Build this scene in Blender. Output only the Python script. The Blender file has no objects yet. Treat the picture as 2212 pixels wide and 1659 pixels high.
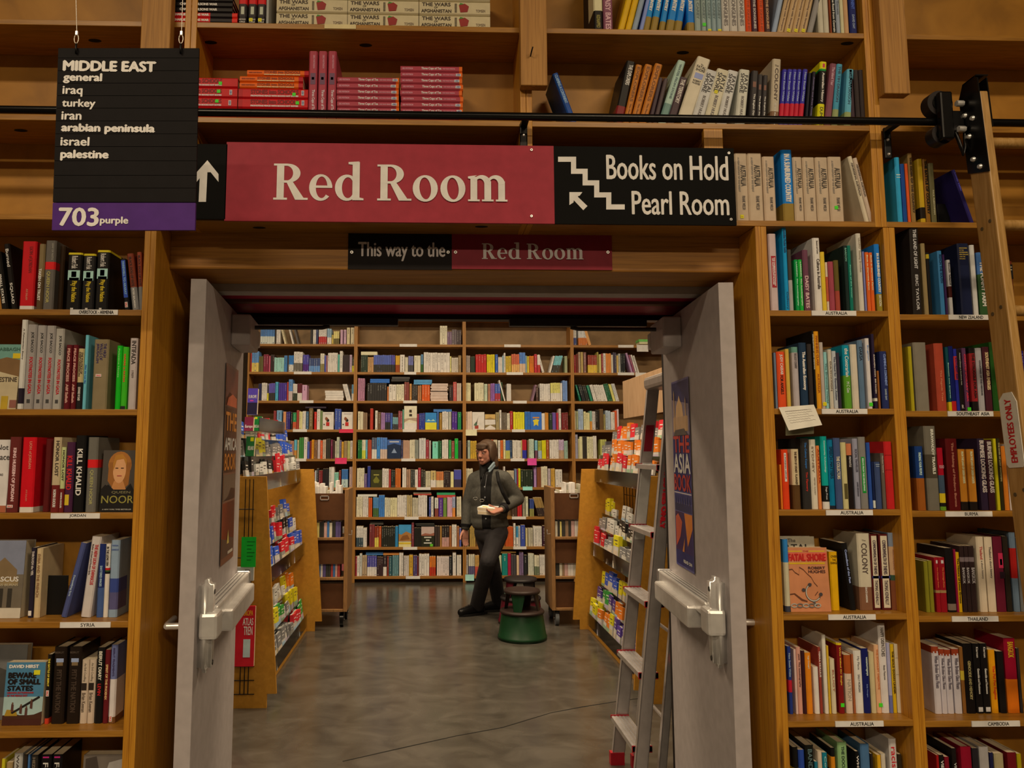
import bpy, bmesh, math, random
from mathutils import Vector, Matrix
R = random.Random(7)
SC = bpy.context.scene
COL = SC.collection
V = Vector
# ------------------------------------------------------------------ camera
IW, IH = 2212, 1659
F, CX, CY = 1650.0, 975.0, 800.0
PITCH, YAW = math.atan(175 / 1650), math.atan(0.0303)
EYE = V((0, 0, 1.58))
DV = V((math.sin(YAW) * math.cos(PITCH), math.cos(YAW) * math.cos(PITCH), math.sin(PITCH)))
RV = V((math.cos(YAW), -math.sin(YAW), 0))
UV = RV.cross(DV)
cd = bpy.data.cameras.new('camera')
cam = bpy.data.objects.new('camera', cd)
COL.objects.link(cam)
cam.matrix_world = Matrix(((RV.x, UV.x, -DV.x, EYE.x), (RV.y, UV.y, -DV.y, EYE.y), (RV.z, UV.z, -DV.z, EYE.z), (0, 0, 0, 1)))
cd.sensor_width = 36
cd.lens = F / IW * 36
cd.shift_x = (IW / 2 - CX) / IW
cd.shift_y = (CY - IH / 2) / IW
cd.clip_start = .05
SC.camera = cam
# ------------------------------------------------------------------ light and exposure
SC.view_settings.view_transform = 'Standard'
SC.view_settings.look = 'None'
SC.view_settings.gamma = 1
SC.view_settings.use_curve_mapping = False
SC.view_settings.exposure = 0.28
wd = bpy.data.worlds.new('world')
SC.world = wd
wd.use_nodes = True
wd.node_tree.nodes['Background'].inputs[0].default_value = (1, .8, .6, 1)
wd.node_tree.nodes['Background'].inputs[1].default_value = .012
WARM = (1, .77, .50)


def area(name, loc, sx, sy, watts, rot=(0, 0, 0), col=WARM):
    l = bpy.data.lights.new(name, 'AREA')
    l.shape = 'RECTANGLE'
    l.size, l.size_y, l.energy, l.color = sx, sy, watts, col
    o = bpy.data.objects.new(name, l)
    COL.objects.link(o)
    o.location, o.rotation_euler = loc, rot


LZ = 4.45
for x, y, w in ((-1.9, -.6, 66), (2.0, -.6, 66), (-1.5, -4.2, 135), (1.6, -4.2, 135)):
    area('ceiling_lamp_front', (x, y, LZ), 1.5, .35, w)
for x, y, w in ((-1.5, 4.2, 62), (1.5, 4.2, 62), (-1.5, 6.2, 92), (1.5, 6.2, 92)):
    area('ceiling_lamp_far', (x, y, LZ), 1.5, .4, w)


# ------------------------------------------------------------------ pixel -> point
def ray(px, py):
    return (DV + RV * ((px - CX) / F) - UV * ((py - CY) / F))


def at(px, py, Y):
    d = ray(px, py)
    return EYE + d * (Y / d.y)


def atZ(px, py, Z):
    d = ray(px, py)
    return EYE + d * ((Z - EYE.z) / d.z)


def atX(px, py, X):
    d = ray(px, py)
    return EYE + d * (X / d.x)


def atP(px, py, p, n):
    d = ray(px, py)
    return EYE + d * ((p - EYE).dot(n) / d.dot(n))


# ------------------------------------------------------------------ materials
def lin(c):
    return c / 12.92 if c <= .04045 else ((c + .055) / 1.055) ** 2.4


GAIN = 1.75
TINT = (1.0, .86, .70)


def hexrgb(h):
    h = h.lstrip('#')
    if len(h) == 3:
        h = ''.join(c * 2 for c in h)
    return [int(h[i:i + 2], 16) / 255 for i in (0, 2, 4)]


def alb(h, gain=None):
    g = GAIN if gain is None else gain
    return tuple(min(.86, max(.004, lin(c) * g / t)) for c, t in zip(hexrgb(h), TINT))


MATS = {}


def mat(h, rough=.5, metal=0, gain=None, coat=0, name=None, spec=.3):
    k = (h, rough, metal, gain, coat, spec)
    if k not in MATS:
        m = bpy.data.materials.new(name or 'plain_' + h.strip('#'))
        m.use_nodes = True
        nt = m.node_tree
        b = nt.nodes['Principled BSDF']
        c = alb(h, gain)
        # faint procedural unevenness so no surface is perfectly flat
        tc = nt.nodes.new('ShaderNodeTexCoord')
        nz = nt.nodes.new('ShaderNodeTexNoise')
        nz.inputs['Scale'].default_value = 22
        nz.inputs['Detail'].default_value = 3
        rp = nt.nodes.new('ShaderNodeValToRGB')
        rp.color_ramp.elements[0].position = .3
        rp.color_ramp.elements[1].position = .7
        rp.color_ramp.elements[0].color = (*[v * .9 for v in c], 1)
        rp.color_ramp.elements[1].color = (*[min(1, v * 1.06) for v in c], 1)
        nt.links.new(tc.outputs['Object'], nz.inputs['Vector'])
        nt.links.new(nz.outputs['Fac'], rp.inputs['Fac'])
        nt.links.new(rp.outputs['Color'], b.inputs['Base Color'])
        b.inputs['Roughness'].default_value = rough
        b.inputs['Metallic'].default_value = metal
        b.inputs['Coat Weight'].default_value = coat
        b.inputs['Specular IOR Level'].default_value = spec
        MATS[k] = m
    return MATS[k]


def noise_mat(name, c0, c1, c2, scale, stretch=(1, 1, 1), rough=.5, detail=6, dist=.6, knots=0, rough2=None):
    m = bpy.data.materials.new(name)
    m.use_nodes = True
    nt = m.node_tree
    b = nt.nodes['Principled BSDF']
    tc = nt.nodes.new('ShaderNodeTexCoord')
    oi = nt.nodes.new('ShaderNodeObjectInfo')
    ad = nt.nodes.new('ShaderNodeVectorMath')
    mp = nt.nodes.new('ShaderNodeMapping')
    mp.inputs['Scale'].default_value = stretch
    sc = nt.nodes.new('ShaderNodeVectorMath')
    sc.operation = 'SCALE'
    sc.inputs[0].default_value = (7.3, 3.1, 5.7)
    nt.links.new(oi.outputs['Random'], sc.inputs['Scale'])
    nt.links.new(tc.outputs['Object'], ad.inputs[0])
    nt.links.new(sc.outputs[0], ad.inputs[1])
    nt.links.new(ad.outputs[0], mp.inputs['Vector'])
    nz = nt.nodes.new('ShaderNodeTexNoise')
    nz.inputs['Scale'].default_value = scale
    nz.inputs['Detail'].default_value = detail
    nz.inputs['Distortion'].default_value = dist
    nt.links.new(mp.outputs[0], nz.inputs['Vector'])
    rp = nt.nodes.new('ShaderNodeValToRGB')
    e = rp.color_ramp.elements
    e[0].position, e[0].color = .28, (*c0, 1)
    e[1].position, e[1].color = .72, (*c2, 1)
    k = e.new(.5)
    k.color = (*c1, 1)
    nt.links.new(nz.outputs['Fac'], rp.inputs['Fac'])
    out = rp.outputs['Color']
    if knots:
        vo = nt.nodes.new('ShaderNodeTexVoronoi')
        vo.inputs['Scale'].default_value = knots
        m2 = nt.nodes.new('ShaderNodeMapping')
        m2.inputs['Scale'].default_value = [max(.35, s * .12) if s > 1 else .5 for s in stretch]
        nt.links.new(ad.outputs[0], m2.inputs['Vector'])
        nt.links.new(m2.outputs[0], vo.inputs['Vector'])
        r2 = nt.nodes.new('ShaderNodeValToRGB')
        r2.color_ramp.elements[0].position, r2.color_ramp.elements[0].color = .03, (.16, .12, .1, 1)
        r2.color_ramp.elements[1].position, r2.color_ramp.elements[1].color = .12, (1, 1, 1, 1)
        nt.links.new(vo.outputs['Distance'], r2.inputs['Fac'])
        mx = nt.nodes.new('ShaderNodeMix')
        mx.data_type = 'RGBA'
        mx.blend_type = 'MULTIPLY'
        mx.inputs[0].default_value = 1
        nt.links.new(out, mx.inputs[6])
        nt.links.new(r2.outputs[0], mx.inputs[7])
        out = mx.outputs[2]
    nt.links.new(out, b.inputs['Base Color'])
    if rough2 is not None:
        mr = nt.nodes.new('ShaderNodeMapRange')
        mr.inputs[3].default_value, mr.inputs[4].default_value = rough, rough2
        nt.links.new(nz.outputs['Fac'], mr.inputs[0])
        nt.links.new(mr.outputs[0], b.inputs['Roughness'])
    else:
        b.inputs['Roughness'].default_value = rough
    bp = nt.nodes.new('ShaderNodeBump')
    bp.inputs['Strength'].default_value = .06
    bp.inputs['Distance'].default_value = .01
    nt.links.new(nz.outputs['Fac'], bp.inputs['Height'])
    nt.links.new(bp.outputs[0], b.inputs['Normal'])
    return m


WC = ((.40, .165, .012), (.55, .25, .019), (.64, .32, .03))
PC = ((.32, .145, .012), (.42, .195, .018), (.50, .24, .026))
WX = noise_mat('wood_along', *WC, 6, (1.2, 26, 26), .42, knots=3)
WZ = noise_mat('wood_upright', *WC, 6, (26, 26, 1.2), .42, knots=3)
WY = noise_mat('wood_depth', *WC, 6, (26, 1.2, 26), .42)
POST = noise_mat('rough_timber', (.30, .14, .028), (.44, .215, .046), (.54, .28, .07), 5, (30, 30, .8), .6, knots=5)
BEAM = noise_mat('beam_timber', (.27, .115, .016), (.40, .18, .026), (.48, .225, .038), 5, (.8, 24, 24), .55, knots=3)
PLY = noise_mat('plywood_back', *PC, 7, (1, 1, 1), .5, detail=8, knots=0)
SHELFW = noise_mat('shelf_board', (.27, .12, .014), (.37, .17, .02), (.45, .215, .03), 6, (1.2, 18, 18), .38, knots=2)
MDF = noise_mat('golden_board', (.44, .205, .016), (.50, .235, .021), (.56, .27, .028), 30, (1, 1, 1), .55)
PALEPLY = noise_mat('pale_plywood', (.42, .27, .15), (.52, .34, .20), (.60, .42, .26), 5, (1, 10, 1), .6)
CARTW = noise_mat('cart_wood', (.20, .10, .035), (.28, .145, .05), (.34, .18, .07), 8, (12, 12, 2), .6)
CONC = noise_mat('polished_concrete', (.050, .045, .038), (.076, .069, .058), (.105, .096, .082), 4.5, (1, 1.2, 1), .15, detail=10, dist=.8, rough2=.28)
GREY = mat('#94857a', .42, gain=1.6, name='grey_door_paint')
STEEL = mat('#b5aca2', .3, .55, 2.0, name='brushed_metal')
ALU = mat('#a89a8c', .38, .75, name='aluminium')
BLACK = mat('#100e0d', .45, gain=1, name='black_metal')
BLACKG = mat('#0a0a0a', .25, gain=1, name='black_gloss')
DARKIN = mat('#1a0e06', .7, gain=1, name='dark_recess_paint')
MAROON = mat('#741424', .5, gain=2.2, name='maroon_paint')
WHITE = mat('#cfc2b6', .5, name='white_card')
REDP = mat('#8a141c', .4, name='red_plastic')
PAGES = mat('#b09a78', .8, name='paper_pages')


def acrylic():
    m = bpy.data.materials.new('clear_acrylic')
    m.use_nodes = True
    nt = m.node_tree
    nt.nodes.clear()
    o = nt.nodes.new('ShaderNodeOutputMaterial')
    a = nt.nodes.new('ShaderNodeBsdfTransparent')
    a.inputs[0].default_value = (.9, .92, .9, 1)
    g = nt.nodes.new('ShaderNodeBsdfGlossy')
    g.inputs['Roughness'].default_value = .12
    fr = nt.nodes.new('ShaderNodeFresnel')
    fr.inputs['IOR'].default_value = 1.35
    nzt = nt.nodes.new('ShaderNodeTexNoise')
    nzt.inputs['Scale'].default_value = 6
    mm = nt.nodes.new('ShaderNodeMath')
    mm.operation = 'MULTIPLY_ADD'
    mm.inputs[1].default_value = .12
    mx = nt.nodes.new('ShaderNodeMixShader')
    nt.links.new(nzt.outputs['Fac'], mm.inputs[0])
    nt.links.new(fr.outputs[0], mm.inputs[2])
    nt.links.new(mm.outputs[0], mx.inputs[0])
    nt.links.new(a.outputs[0], mx.inputs[1])
    nt.links.new(g.outputs[0], mx.inputs[2])
    nt.links.new(mx.outputs[0], o.inputs[0])
    return m


ACR = acrylic()

# ------------------------------------------------------------------ lettering
GLY = {}


def glyphs(s, off=0.0):
    """flat letters of the built-in font, scaled to a 1 x 1 box, with the letters' own aspect"""
    k = (s, off)
    if k not in GLY:
        c = bpy.data.curves.new('t', 'FONT')
        c.body = s
        c.resolution_u = 3
        c.offset = off
        o = bpy.data.objects.new('t', c)
        me = bpy.data.meshes.new_from_object(o)
        vs = [(v.co.x, v.co.y) for v in me.vertices]
        fs = [tuple(p.vertices) for p in me.polygons]
        bpy.data.objects.remove(o)
        bpy.data.curves.remove(c)
        bpy.data.meshes.remove(me)
        if not vs:
            vs, fs = [(0, 0), (1, 0), (1, 1)], []
        x0, x1 = min(v[0] for v in vs), max(v[0] for v in vs)
        y0, y1 = min(v[1] for v in vs), max(v[1] for v in vs)
        w, h = max(1e-6, x1 - x0), max(1e-6, y1 - y0)
        GLY[k] = ([((a - x0) / w, (b - y0) / h) for a, b in vs], fs, w / h)
    return GLY[k]


def ell(cx, cy, rx, ry, a0, a1, n=18, tilt=0):
    out = []
    for i in range(n + 1):
        a = math.radians(a0 + (a1 - a0) * i / n)
        x, y = rx * math.cos(a), ry * math.sin(a)
        t = math.radians(tilt)
        out.append((cx + x * math.cos(t) - y * math.sin(t), cy + x * math.sin(t) + y * math.cos(t)))
    return out


def strip(a, b):
    return [[a[i], a[i + 1], b[i + 1], b[i]] for i in range(len(a) - 1)]


def rect(x0, y0, x1, y1):
    return [[(x0, y0), (x1, y0), (x1, y1), (x0, y1)]]


def serif_letter(ch):
    """heavy book-face capitals and lower case for the big room signs: polygons in units of the cap height, and the advance"""
    S = .205
    if ch == 'R':
        p = rect(.09, 0, .09 + S, 1) + rect(0, 0, .39, .055) + [[(0, .945), (.30, .945), (.30, 1), (0, 1)]]
        p += strip(ell(.40, .735, .36, .265, 90, -90), ell(.36, .735, .19, .205, 90, -90))
        p += rect(.25, .94, .41, 1) + rect(.25, .47, .41, .535)
        p += [[(.36, .50), (.55, .49), (.86, .055), (.62, .0)], [(.62, 0), (.86, .055), (.98, .055), (.98, 0)]]
        return p, .98
    if ch == 'e':
        o, i = ell(.33, .345, .33, .37, 0, 318, 28), ell(.355, .35, .165, .30, 0, 318, 28)
        p = strip(o, i) + rect(.12, .335, .66, .40)
        return p, .70
    if ch == 'o':
        return strip(ell(.36, .345, .36, .37, 0, 360, 30), ell(.36, .345, .165, .305, 0, 360, 30, 6)), .76
    if ch == 'd':
        p = strip(ell(.34, .345, .34, .365, 20, 340, 26), ell(.37, .345, .17, .29, 20, 340, 26))
        p += rect(.50, .03, .50 + S, 1.06) + [[(.38, 1.0), (.50, .985), (.705, 1.08), (.38, 1.06)]]
        p += [[(.50, .0), (.82, .0), (.82, .05), (.50, .12)]]
        return p, .84
    if ch == 'm':
        p = []
        for x in (.07, .47, .87):
            p += rect(x, 0, x + S - .01, .56 if x > .1 else .68) + rect(x - .07, 0, x + S + .06, .05)
        p += [[(0, .635), (.07, .62), (.265, .725), (0, .69)]]
        for x in (.07, .47):
            p += strip(ell(x + .33, .48, .265, .25, 0, 150, 12), ell(x + .27, .46, .135, .17, 0, 150, 12))
        return p, 1.17
    return [], .30


def serif_word(s, gap=.035):
    x, out = 0, []
    for ch in s:
        p, w = serif_letter(ch)
        out += [[(a + x, b) for a, b in q] for q in p]
        x += w + gap
    xs = [a for q in out for a, b in q]
    ys = [b for q in out for a, b in q]
    x0, x1, y0, y1 = min(xs), max(xs), min(ys), max(ys)
    return [[((a - x0) / (x1 - x0), (b - y0) / (y1 - y0)) for a, b in q] for q in out]


# ------------------------------------------------------------------ mesh collecting
class MB:
    def __init__(self):
        self.v, self.f, self.m, self.mats, self.sm = [], [], [], [], []
        self.M = None

    def slot(self, m):
        if m not in self.mats:
            self.mats.append(m)
        return self.mats.index(m)

    def add(self, vs, fs, m, smooth=False):
        b = len(self.v)
        if self.M is not None:
            vs = [self.M @ V(p) for p in vs]
        self.v += [tuple(p) for p in vs]
        k = self.slot(m)
        for f in fs:
            self.f.append(tuple(i + b for i in f))
            self.m.append(k)
            self.sm.append(smooth)
        return self

    def box(self, x0, x1, y0, y1, z0, z1, m):
        vs = [(x, y, z) for z in (z0, z1) for y in (y0, y1) for x in (x0, x1)]
        return self.add(vs, [(0, 2, 3, 1), (4, 5, 7, 6), (0, 1, 5, 4), (2, 6, 7, 3), (0, 4, 6, 2), (1, 3, 7, 5)], m)

    def bbox(self, x0, x1, y0, y1, z0, z1, m, bev=.002):
        bm = bmesh.new()
        bmesh.ops.create_cube(bm, size=1)
        for v in bm.verts:
            v.co = V(((x0 + x1) / 2 + v.co.x * (x1 - x0), (y0 + y1) / 2 + v.co.y * (y1 - y0), (z0 + z1) / 2 + v.co.z * (z1 - z0)))
        bmesh.ops.bevel(bm, geom=list(bm.edges), offset=bev, segments=2, affect='EDGES', profile=.5)
        return self.bm(bm, m)

    def bm(self, bm, m, smooth=False):
        bm.verts.index_update()
        self.add([v.co.copy() for v in bm.verts], [[v.index for v in f.verts] for f in bm.faces], m, smooth)
        bm.free()
        return self

    def quad(self, a, b, c, d, m):
        return self.add([a, b, c, d], [(0, 1, 2, 3)], m)

    def prism(self, pts, d, m):
        """polygon (3D points) pushed along vector d"""
        n = len(pts)
        d = V(d)
        vs = [V(p) for p in pts] + [V(p) + d for p in pts]
        fs = [tuple(range(n))[::-1], tuple(range(n, 2 * n))]
        fs += [(i, (i + 1) % n, n + (i + 1) % n, n + i) for i in range(n)]
        return self.add(vs, fs, m)

    def cyl(self, p, q, r, m, r2=None, n=16, smooth=True):
        p, q = V(p), V(q)
        r2 = r if r2 is None else r2
        d = (q - p).normalized()
        a = d.orthogonal().normalized()
        b = d.cross(a)
        vs = []
        for c, rr in ((p, r), (q, r2)):
            vs += [c + (a * math.cos(2 * math.pi * i / n) + b * math.sin(2 * math.pi * i / n)) * rr for i in range(n)]
        self.add(vs, [(i, (i + 1) % n, n + (i + 1) % n, n + i) for i in range(n)], m, smooth)
        self.add(vs, [tuple(range(n))[::-1], tuple(range(n, 2 * n))], m)
        return self

    def tube(self, pts, r, m, n=8, closed=False):
        pts = [V(p) for p in pts]
        k = len(pts)
        vs = []
        for i, p in enumerate(pts):
            t = (pts[(i + 1) % k] - pts[i - 1]) if closed else (pts[min(k - 1, i + 1)] - pts[max(0, i - 1)])
            t.normalize()
            a = t.cross(V((0.13, .27, .95)))
            a.normalize()
            b = t.cross(a)
            vs += [p + (a * math.cos(2 * math.pi * j / n) + b * math.sin(2 * math.pi * j / n)) * r for j in range(n)]
        fs = []
        for i in range(k if closed else k - 1):
            i2 = (i + 1) % k
            fs += [(i * n + j, i * n + (j + 1) % n, i2 * n + (j + 1) % n, i2 * n + j) for j in range(n)]
        self.add(vs, fs, m, True)
        if not closed:
            self.add(vs, [tuple(range(n)), tuple(range((k - 1) * n, k * n))], m)
        return self

    def lathe(self, c, prof, m, n=40, smooth=True, a0=0, a1=360):
        c = V(c)
        full = abs(a1 - a0) >= 360
        cols = n if full else n + 1
        vs = []
        for j in range(cols):
            a = math.radians(a0 + (a1 - a0) * j / n)
            vs += [c + V((r * math.cos(a), r * math.sin(a), z)) for r, z in prof]
        k = len(prof)
        fs = []
        for j in range(n):
            j2 = (j + 1) % cols
            fs += [(j * k + i, j2 * k + i, j2 * k + i + 1, j * k + i + 1) for i in range(k - 1)]
        return self.add(vs, fs, m, smooth)

    def text(self, s, o, xd, yd, m, off=0.0, bold=0.0):
        """letters filling the parallelogram o, o+xd, o+yd"""
        g, fs, _ = glyphs(s, off)
        o, xd, yd = V(o), V(xd), V(yd)
        n = xd.cross(yd).normalized() * .00008
        kb = bold * xd.length / max(1e-6, yd.length) * .7
        for i, (k, j) in enumerate(((0, 0),) if not bold else ((0, 0), (-bold, 0), (bold, 0), (0, -kb), (0, kb))):
            self.add([o + xd * (x + k) + yd * (y + j) + n * i for x, y in g], fs, m)
        return self

    def serif(self, s, o, xd, yd, m):
        o, xd, yd = V(o), V(xd), V(yd)
        n = xd.cross(yd).normalized() * .00002
        for i, q in enumerate(serif_word(s)):
            self.add([o + xd * x + yd * y + n * i for x, y in q], [tuple(range(len(q)))], m)
        return self

    def build(self, name, parent=None, origin=(0, 0, 0), bevel=0):
        o0 = V(origin)
        me = bpy.data.meshes.new(name)
        me.from_pydata([tuple(V(p) - o0) for p in self.v], [], self.f)
        for m in self.mats:
            me.materials.append(m)
        me.polygons.foreach_set('material_index', self.m)
        me.polygons.foreach_set('use_smooth', self.sm)
        me.update()
        o = bpy.data.objects.new(name, me)
        COL.objects.link(o)
        if parent is not None:
            o.parent = parent
        else:
            o.location = o0
        if bevel:
            b = o.modifiers.new('bevel', 'BEVEL')
            b.width, b.segments, b.limit_method = bevel, 2, 'ANGLE'
        return o


def tag(o, label, cat, group=None, kind=None):
    if label:
        o['label'] = label
    if cat:
        o['category'] = cat
    if group:
        o['group'] = group
    if kind:
        o['kind'] = kind
    return o


def thing(name, loc, label, cat, group=None):
    o = bpy.data.objects.new(name, None)
    COL.objects.link(o)
    o.location = loc
    o.empty_display_size = .05
    return tag(o, label, cat, group)


def struct(mb, name, parent=None, origin=(0, 0, 0), bevel=0):
    o = mb.build(name, parent, origin, bevel)
    if parent is None:
        o['kind'] = 'structure'
    return o


def obj(name, mb_fill, parent=None, origin=(0, 0, 0), bevel=0, label=None):
    mb = MB()
    mb_fill(mb)
    o = mb.build(name, parent, origin, bevel)
    if label:
        o['label'] = label
    return o


def bx(name, b, m, parent=None, origin=(0, 0, 0), bevel=.0015):
    return obj(name, lambda q: q.box(*b, m), parent, origin, bevel)


ORD = 'zeroth first second third fourth fifth sixth seventh eighth ninth tenth eleventh twelfth thirteenth fourteenth fifteenth sixteenth seventeenth eighteenth nineteenth twentieth'.split()


def nth(i):
    if i < len(ORD):
        return ORD[i]
    t = {2: 'twenty', 3: 'thirty', 4: 'forty'}[i // 10]
    return t + '-' + ORD[i % 10] if i % 10 else {20: 'twentieth', 30: 'thirtieth', 40: 'fortieth'}[i]


PAL = dict(black='141210', white='d8d0c8', cream='d0bc94', tan='a88458', brown='5a3c22', red='b01c1c', maroon='561c20', orange='d0601c', yellow='d8b818', gold='a88020',
           green='1c8c24', teal='10807c', blue='2068b8', navy='202850', purple='482c88', mauve='75485a', pink='a85060', grey='6e665e', lavender='8888b0')
PAL['dark grey'] = '342e2a'
PAL['olive'] = '686030'
PAL['light blue'] = '68a8c0'
PAL['dark green'] = '1c4828'
PAL['pale green'] = 'a8bc98'
PAL['slate blue'] = '40506c'
PAL['light grey'] = 'a09890'


def cname(h):
    r = hexrgb(h)
    return min(PAL, key=lambda k: sum((a - b) ** 2 * w for a, b, w in zip(r, hexrgb(PAL[k]), (1, 1.2, .9))))
# ------------------------------------------------------------------ the setting
YF, YB = 2.42, 2.62          # front edges and back boards of the near bookcases
YW = 9.459                   # front of the far bookcases
struct(MB().box(-3.4, 3.6, -8, 10.2, -.1, 0, CONC), 'floor')
struct(MB().box(-3.4, 3.6, -8, 10.2, 4.6, 4.7, mat('#5a4a3a', .8, gain=1)), 'ceiling')
WALLM = mat('#4a3826', .8, gain=1)
struct(MB().box(-3.5, -3.4, -8, 10.2, 0, 4.6, WALLM), 'wall_left')
struct(MB().box(3.6, 3.7, -8, 10.2, 0, 4.6, WALLM), 'wall_right')
struct(MB().box(-3.4, 3.6, 10.1, 10.2, 0, 4.6, WALLM), 'wall_far')
struct(MB().box(-3.4, 3.6, -8.1, -8, 0, 4.6, WALLM), 'wall_behind')
DW = MB()
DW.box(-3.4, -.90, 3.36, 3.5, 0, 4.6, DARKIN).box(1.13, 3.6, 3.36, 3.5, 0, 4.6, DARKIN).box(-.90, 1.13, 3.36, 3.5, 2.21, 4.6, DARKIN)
struct(DW, 'wall_doorway')
# crack and saw joint in the concrete
ck = MB()
pts = [atZ(740, 1645, 0), atZ(860, 1618, 0), atZ(985, 1590, 0), atZ(1085, 1572, 0), atZ(1190, 1540, 0), atZ(1260, 1527, 0), atZ(1335, 1515, 0), atZ(1450, 1500, 0)]
top = [p + V((0, .004 + .003 * (i % 2), .0012)) for i, p in enumerate(pts)]
bot = [p + V((0, -.003, .0012)) for p in pts]
for i in range(len(pts) - 1):
    ck.quad(bot[i], bot[i + 1], top[i + 1], top[i], mat('#1a1713', .9, gain=1))
struct(ck, 'floor_crack')['kind'] = 'structure'
# timber lintel across the doorway, frame header behind it
ZB = 2.192
struct(MB().box(-.876, 1.078, 2.55, 2.784, ZB, 2.325, BEAM), 'lintel_beam', bevel=.006)
HD = MB()
HD.box(-.876, 1.078, 2.784, 2.86, 2.165, 2.33, mat('#7c7064', .6, gain=2))
HD.box(-.876, 1.078, 2.86, 3.36, 2.178, 2.33, MAROON)
HD.box(-.876, 1.078, 2.99, 3.03, 2.166, 2.178, mat('#5a3a24', .6, gain=1.2))
struct(HD, 'trim_1')
JB = MB()
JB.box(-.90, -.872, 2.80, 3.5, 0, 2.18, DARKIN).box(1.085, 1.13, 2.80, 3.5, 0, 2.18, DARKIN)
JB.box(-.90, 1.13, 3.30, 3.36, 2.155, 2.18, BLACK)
struct(JB, 'trim_2')


# ------------------------------------------------------------------ near bookcases
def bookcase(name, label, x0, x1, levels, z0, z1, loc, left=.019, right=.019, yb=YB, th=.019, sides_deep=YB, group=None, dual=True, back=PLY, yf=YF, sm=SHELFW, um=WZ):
    t = thing(name, loc, label, 'bookcase', group)
    o = loc
    if left:
        bx('side_panel', (x0, x0 + left, yf, sides_deep, z0, z1), um, t, o)
    if right:
        bx('side_panel', (x1 - right, x1, yf, sides_deep, z0, z1), um, t, o)
    for z in levels:
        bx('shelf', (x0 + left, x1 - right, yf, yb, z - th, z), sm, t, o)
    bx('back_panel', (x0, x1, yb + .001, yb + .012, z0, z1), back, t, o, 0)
    return t


LV = [2.027, 1.711, 1.392, 1.066, .748, .428, .10]
ZC = 2.337                       # the long shelf over the doorway
ZTOPL = ZC - .02
XLo, XLi = -.873, -.911          # right edge of the left bookcase
t = bookcase('bookcase', 'golden wood bookcase left of the doorway with Middle East history books', -1.86, XLo - .019, LV, 0, ZTOPL, (-1.4, YF, 0))
bx('end_board', (XLo - .018, XLo, YF - .002, 2.80, 0, ZTOPL), WZ, t, (-1.4, YF, 0))
LV2 = [2.037, 1.717, 1.396, 1.074, .754, .432, .10]
t = bookcase('bookcase', 'golden wood bookcase right of the doorway holding the Australia books', 1.092, 1.522, LV2, 0, ZTOPL, (1.3, YF, 0))
bx('end_board', (1.073, 1.091, YF - .002, 2.80, 0, ZTOPL), WZ, t, (1.3, YF, 0))
LV3 = [2.026, 1.710, 1.391, 1.066, .750, .428, .10]
bookcase('bookcase', 'golden wood bookcase behind the rolling ladder with New Zealand and Asia books', 1.5225, 2.46, LV3, 0, ZTOPL, (2.0, YF, 0))
# upper cases: one long bottom shelf is shared by four carcasses
ZB_, Z1 = 2.668, 2.995
for x0, x1, lab in ((-1.9, -.79, 'upper wooden bookcase over the left bookcase, behind the hanging Middle East sign'),
                    (-.789, .3215, 'upper wooden bookcase over the doorway with stacks of red and pink books'),
                    (.3225, 1.497, 'upper wooden bookcase right of centre with Fatal Shore books'),
                    (1.498, 2.46, 'upper wooden bookcase at far right behind the ladder top')):
    t = bookcase('upper_bookcase', lab, x0, x1, [Z1, ZB_, ZC], ZC - .019, 3.5, ((x0 + x1) / 2, YF, ZC))
    if x0 == .3225:
        bx('divider', (.914, .978, YF, YF + .02, ZC, ZB_ - .019), WZ, t, ((x0 + x1) / 2, YF, ZC))
        bx('divider', (.93, .949, YF + .021, YB, ZC, ZB_ - .019), WZ, t, ((x0 + x1) / 2, YF, ZC))
# rough timber posts standing proud of the upper cases
for i, (xa, xb, zb, lab) in enumerate(((-.937, -.842, 2.74, 'rough timber post behind the hanging black sign'),
                                       (.30, .388, 2.772, 'rough timber post with a bent nail over the middle of the doorway'),
                                       (1.512, 1.600, 2.762, 'rough timber post above the right end of the Fatal Shore books'))):
    o = bx('timber_post', (xa, xb, YF - .04, YF - .001, zb, 3.5), POST, None, ((xa + xb) / 2, YF - .02, zb), .003)
    tag(o, lab, 'post')
    if i == 1:
        n = MB()
        n.tube([at(1146, 121, YF - .041), at(1148, 112, YF - .06), at(1151, 101, YF - .065)], .0022, BLACK)
        n.build('bent_nail', o, ((xa + xb) / 2, YF - .02, zb))
# taped strip on the shelf edge
p, q = at(701, 50, YF - .002), at(769, 60, YF - .002)
tag(bx('tape_strip', (p.x, q.x, YF - .0022, YF - .0012, 2.979, 2.994), mat('#b5a070', .6), None, (p.x, YF, 2.985), 0), 'strip of pale masking tape on the highest shelf edge', 'tape')

# ladder rail with its brackets
YR = 2.345
zr = at(1000, 250, YR).z
ral = thing('ladder_rail', (0, YR, zr), 'long black ladder rail running across the upper shelves', 'rail')
r = MB().cyl((-2.2, YR, zr), (2.6, YR, zr), .0125, BLACKG, n=20)
r.build('rail_pipe', ral, (0, YR, zr))
for px in (1131, 1916, 180):
    c = at(px, 290, YF - .004)
    b = MB()
    b.bbox(c.x - .0125, c.x + .0125, YF - .007, YF - .001, zr - .098, zr + .01, BLACK, .004)
    b.box(c.x - .011, c.x + .011, YR, YF - .004, zr - .006, zr + .006, BLACK)
    bo = b.build('bracket', ral, (0, YR, zr))
    s = MB()
    for dz in (-.033, -.083):
        s.cyl((c.x, YF - .007, zr + dz), (c.x, YF - .011, zr + dz), .005, STEEL, .003, 10)
    s.build('bolt', bo, (0, YR, zr))

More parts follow.
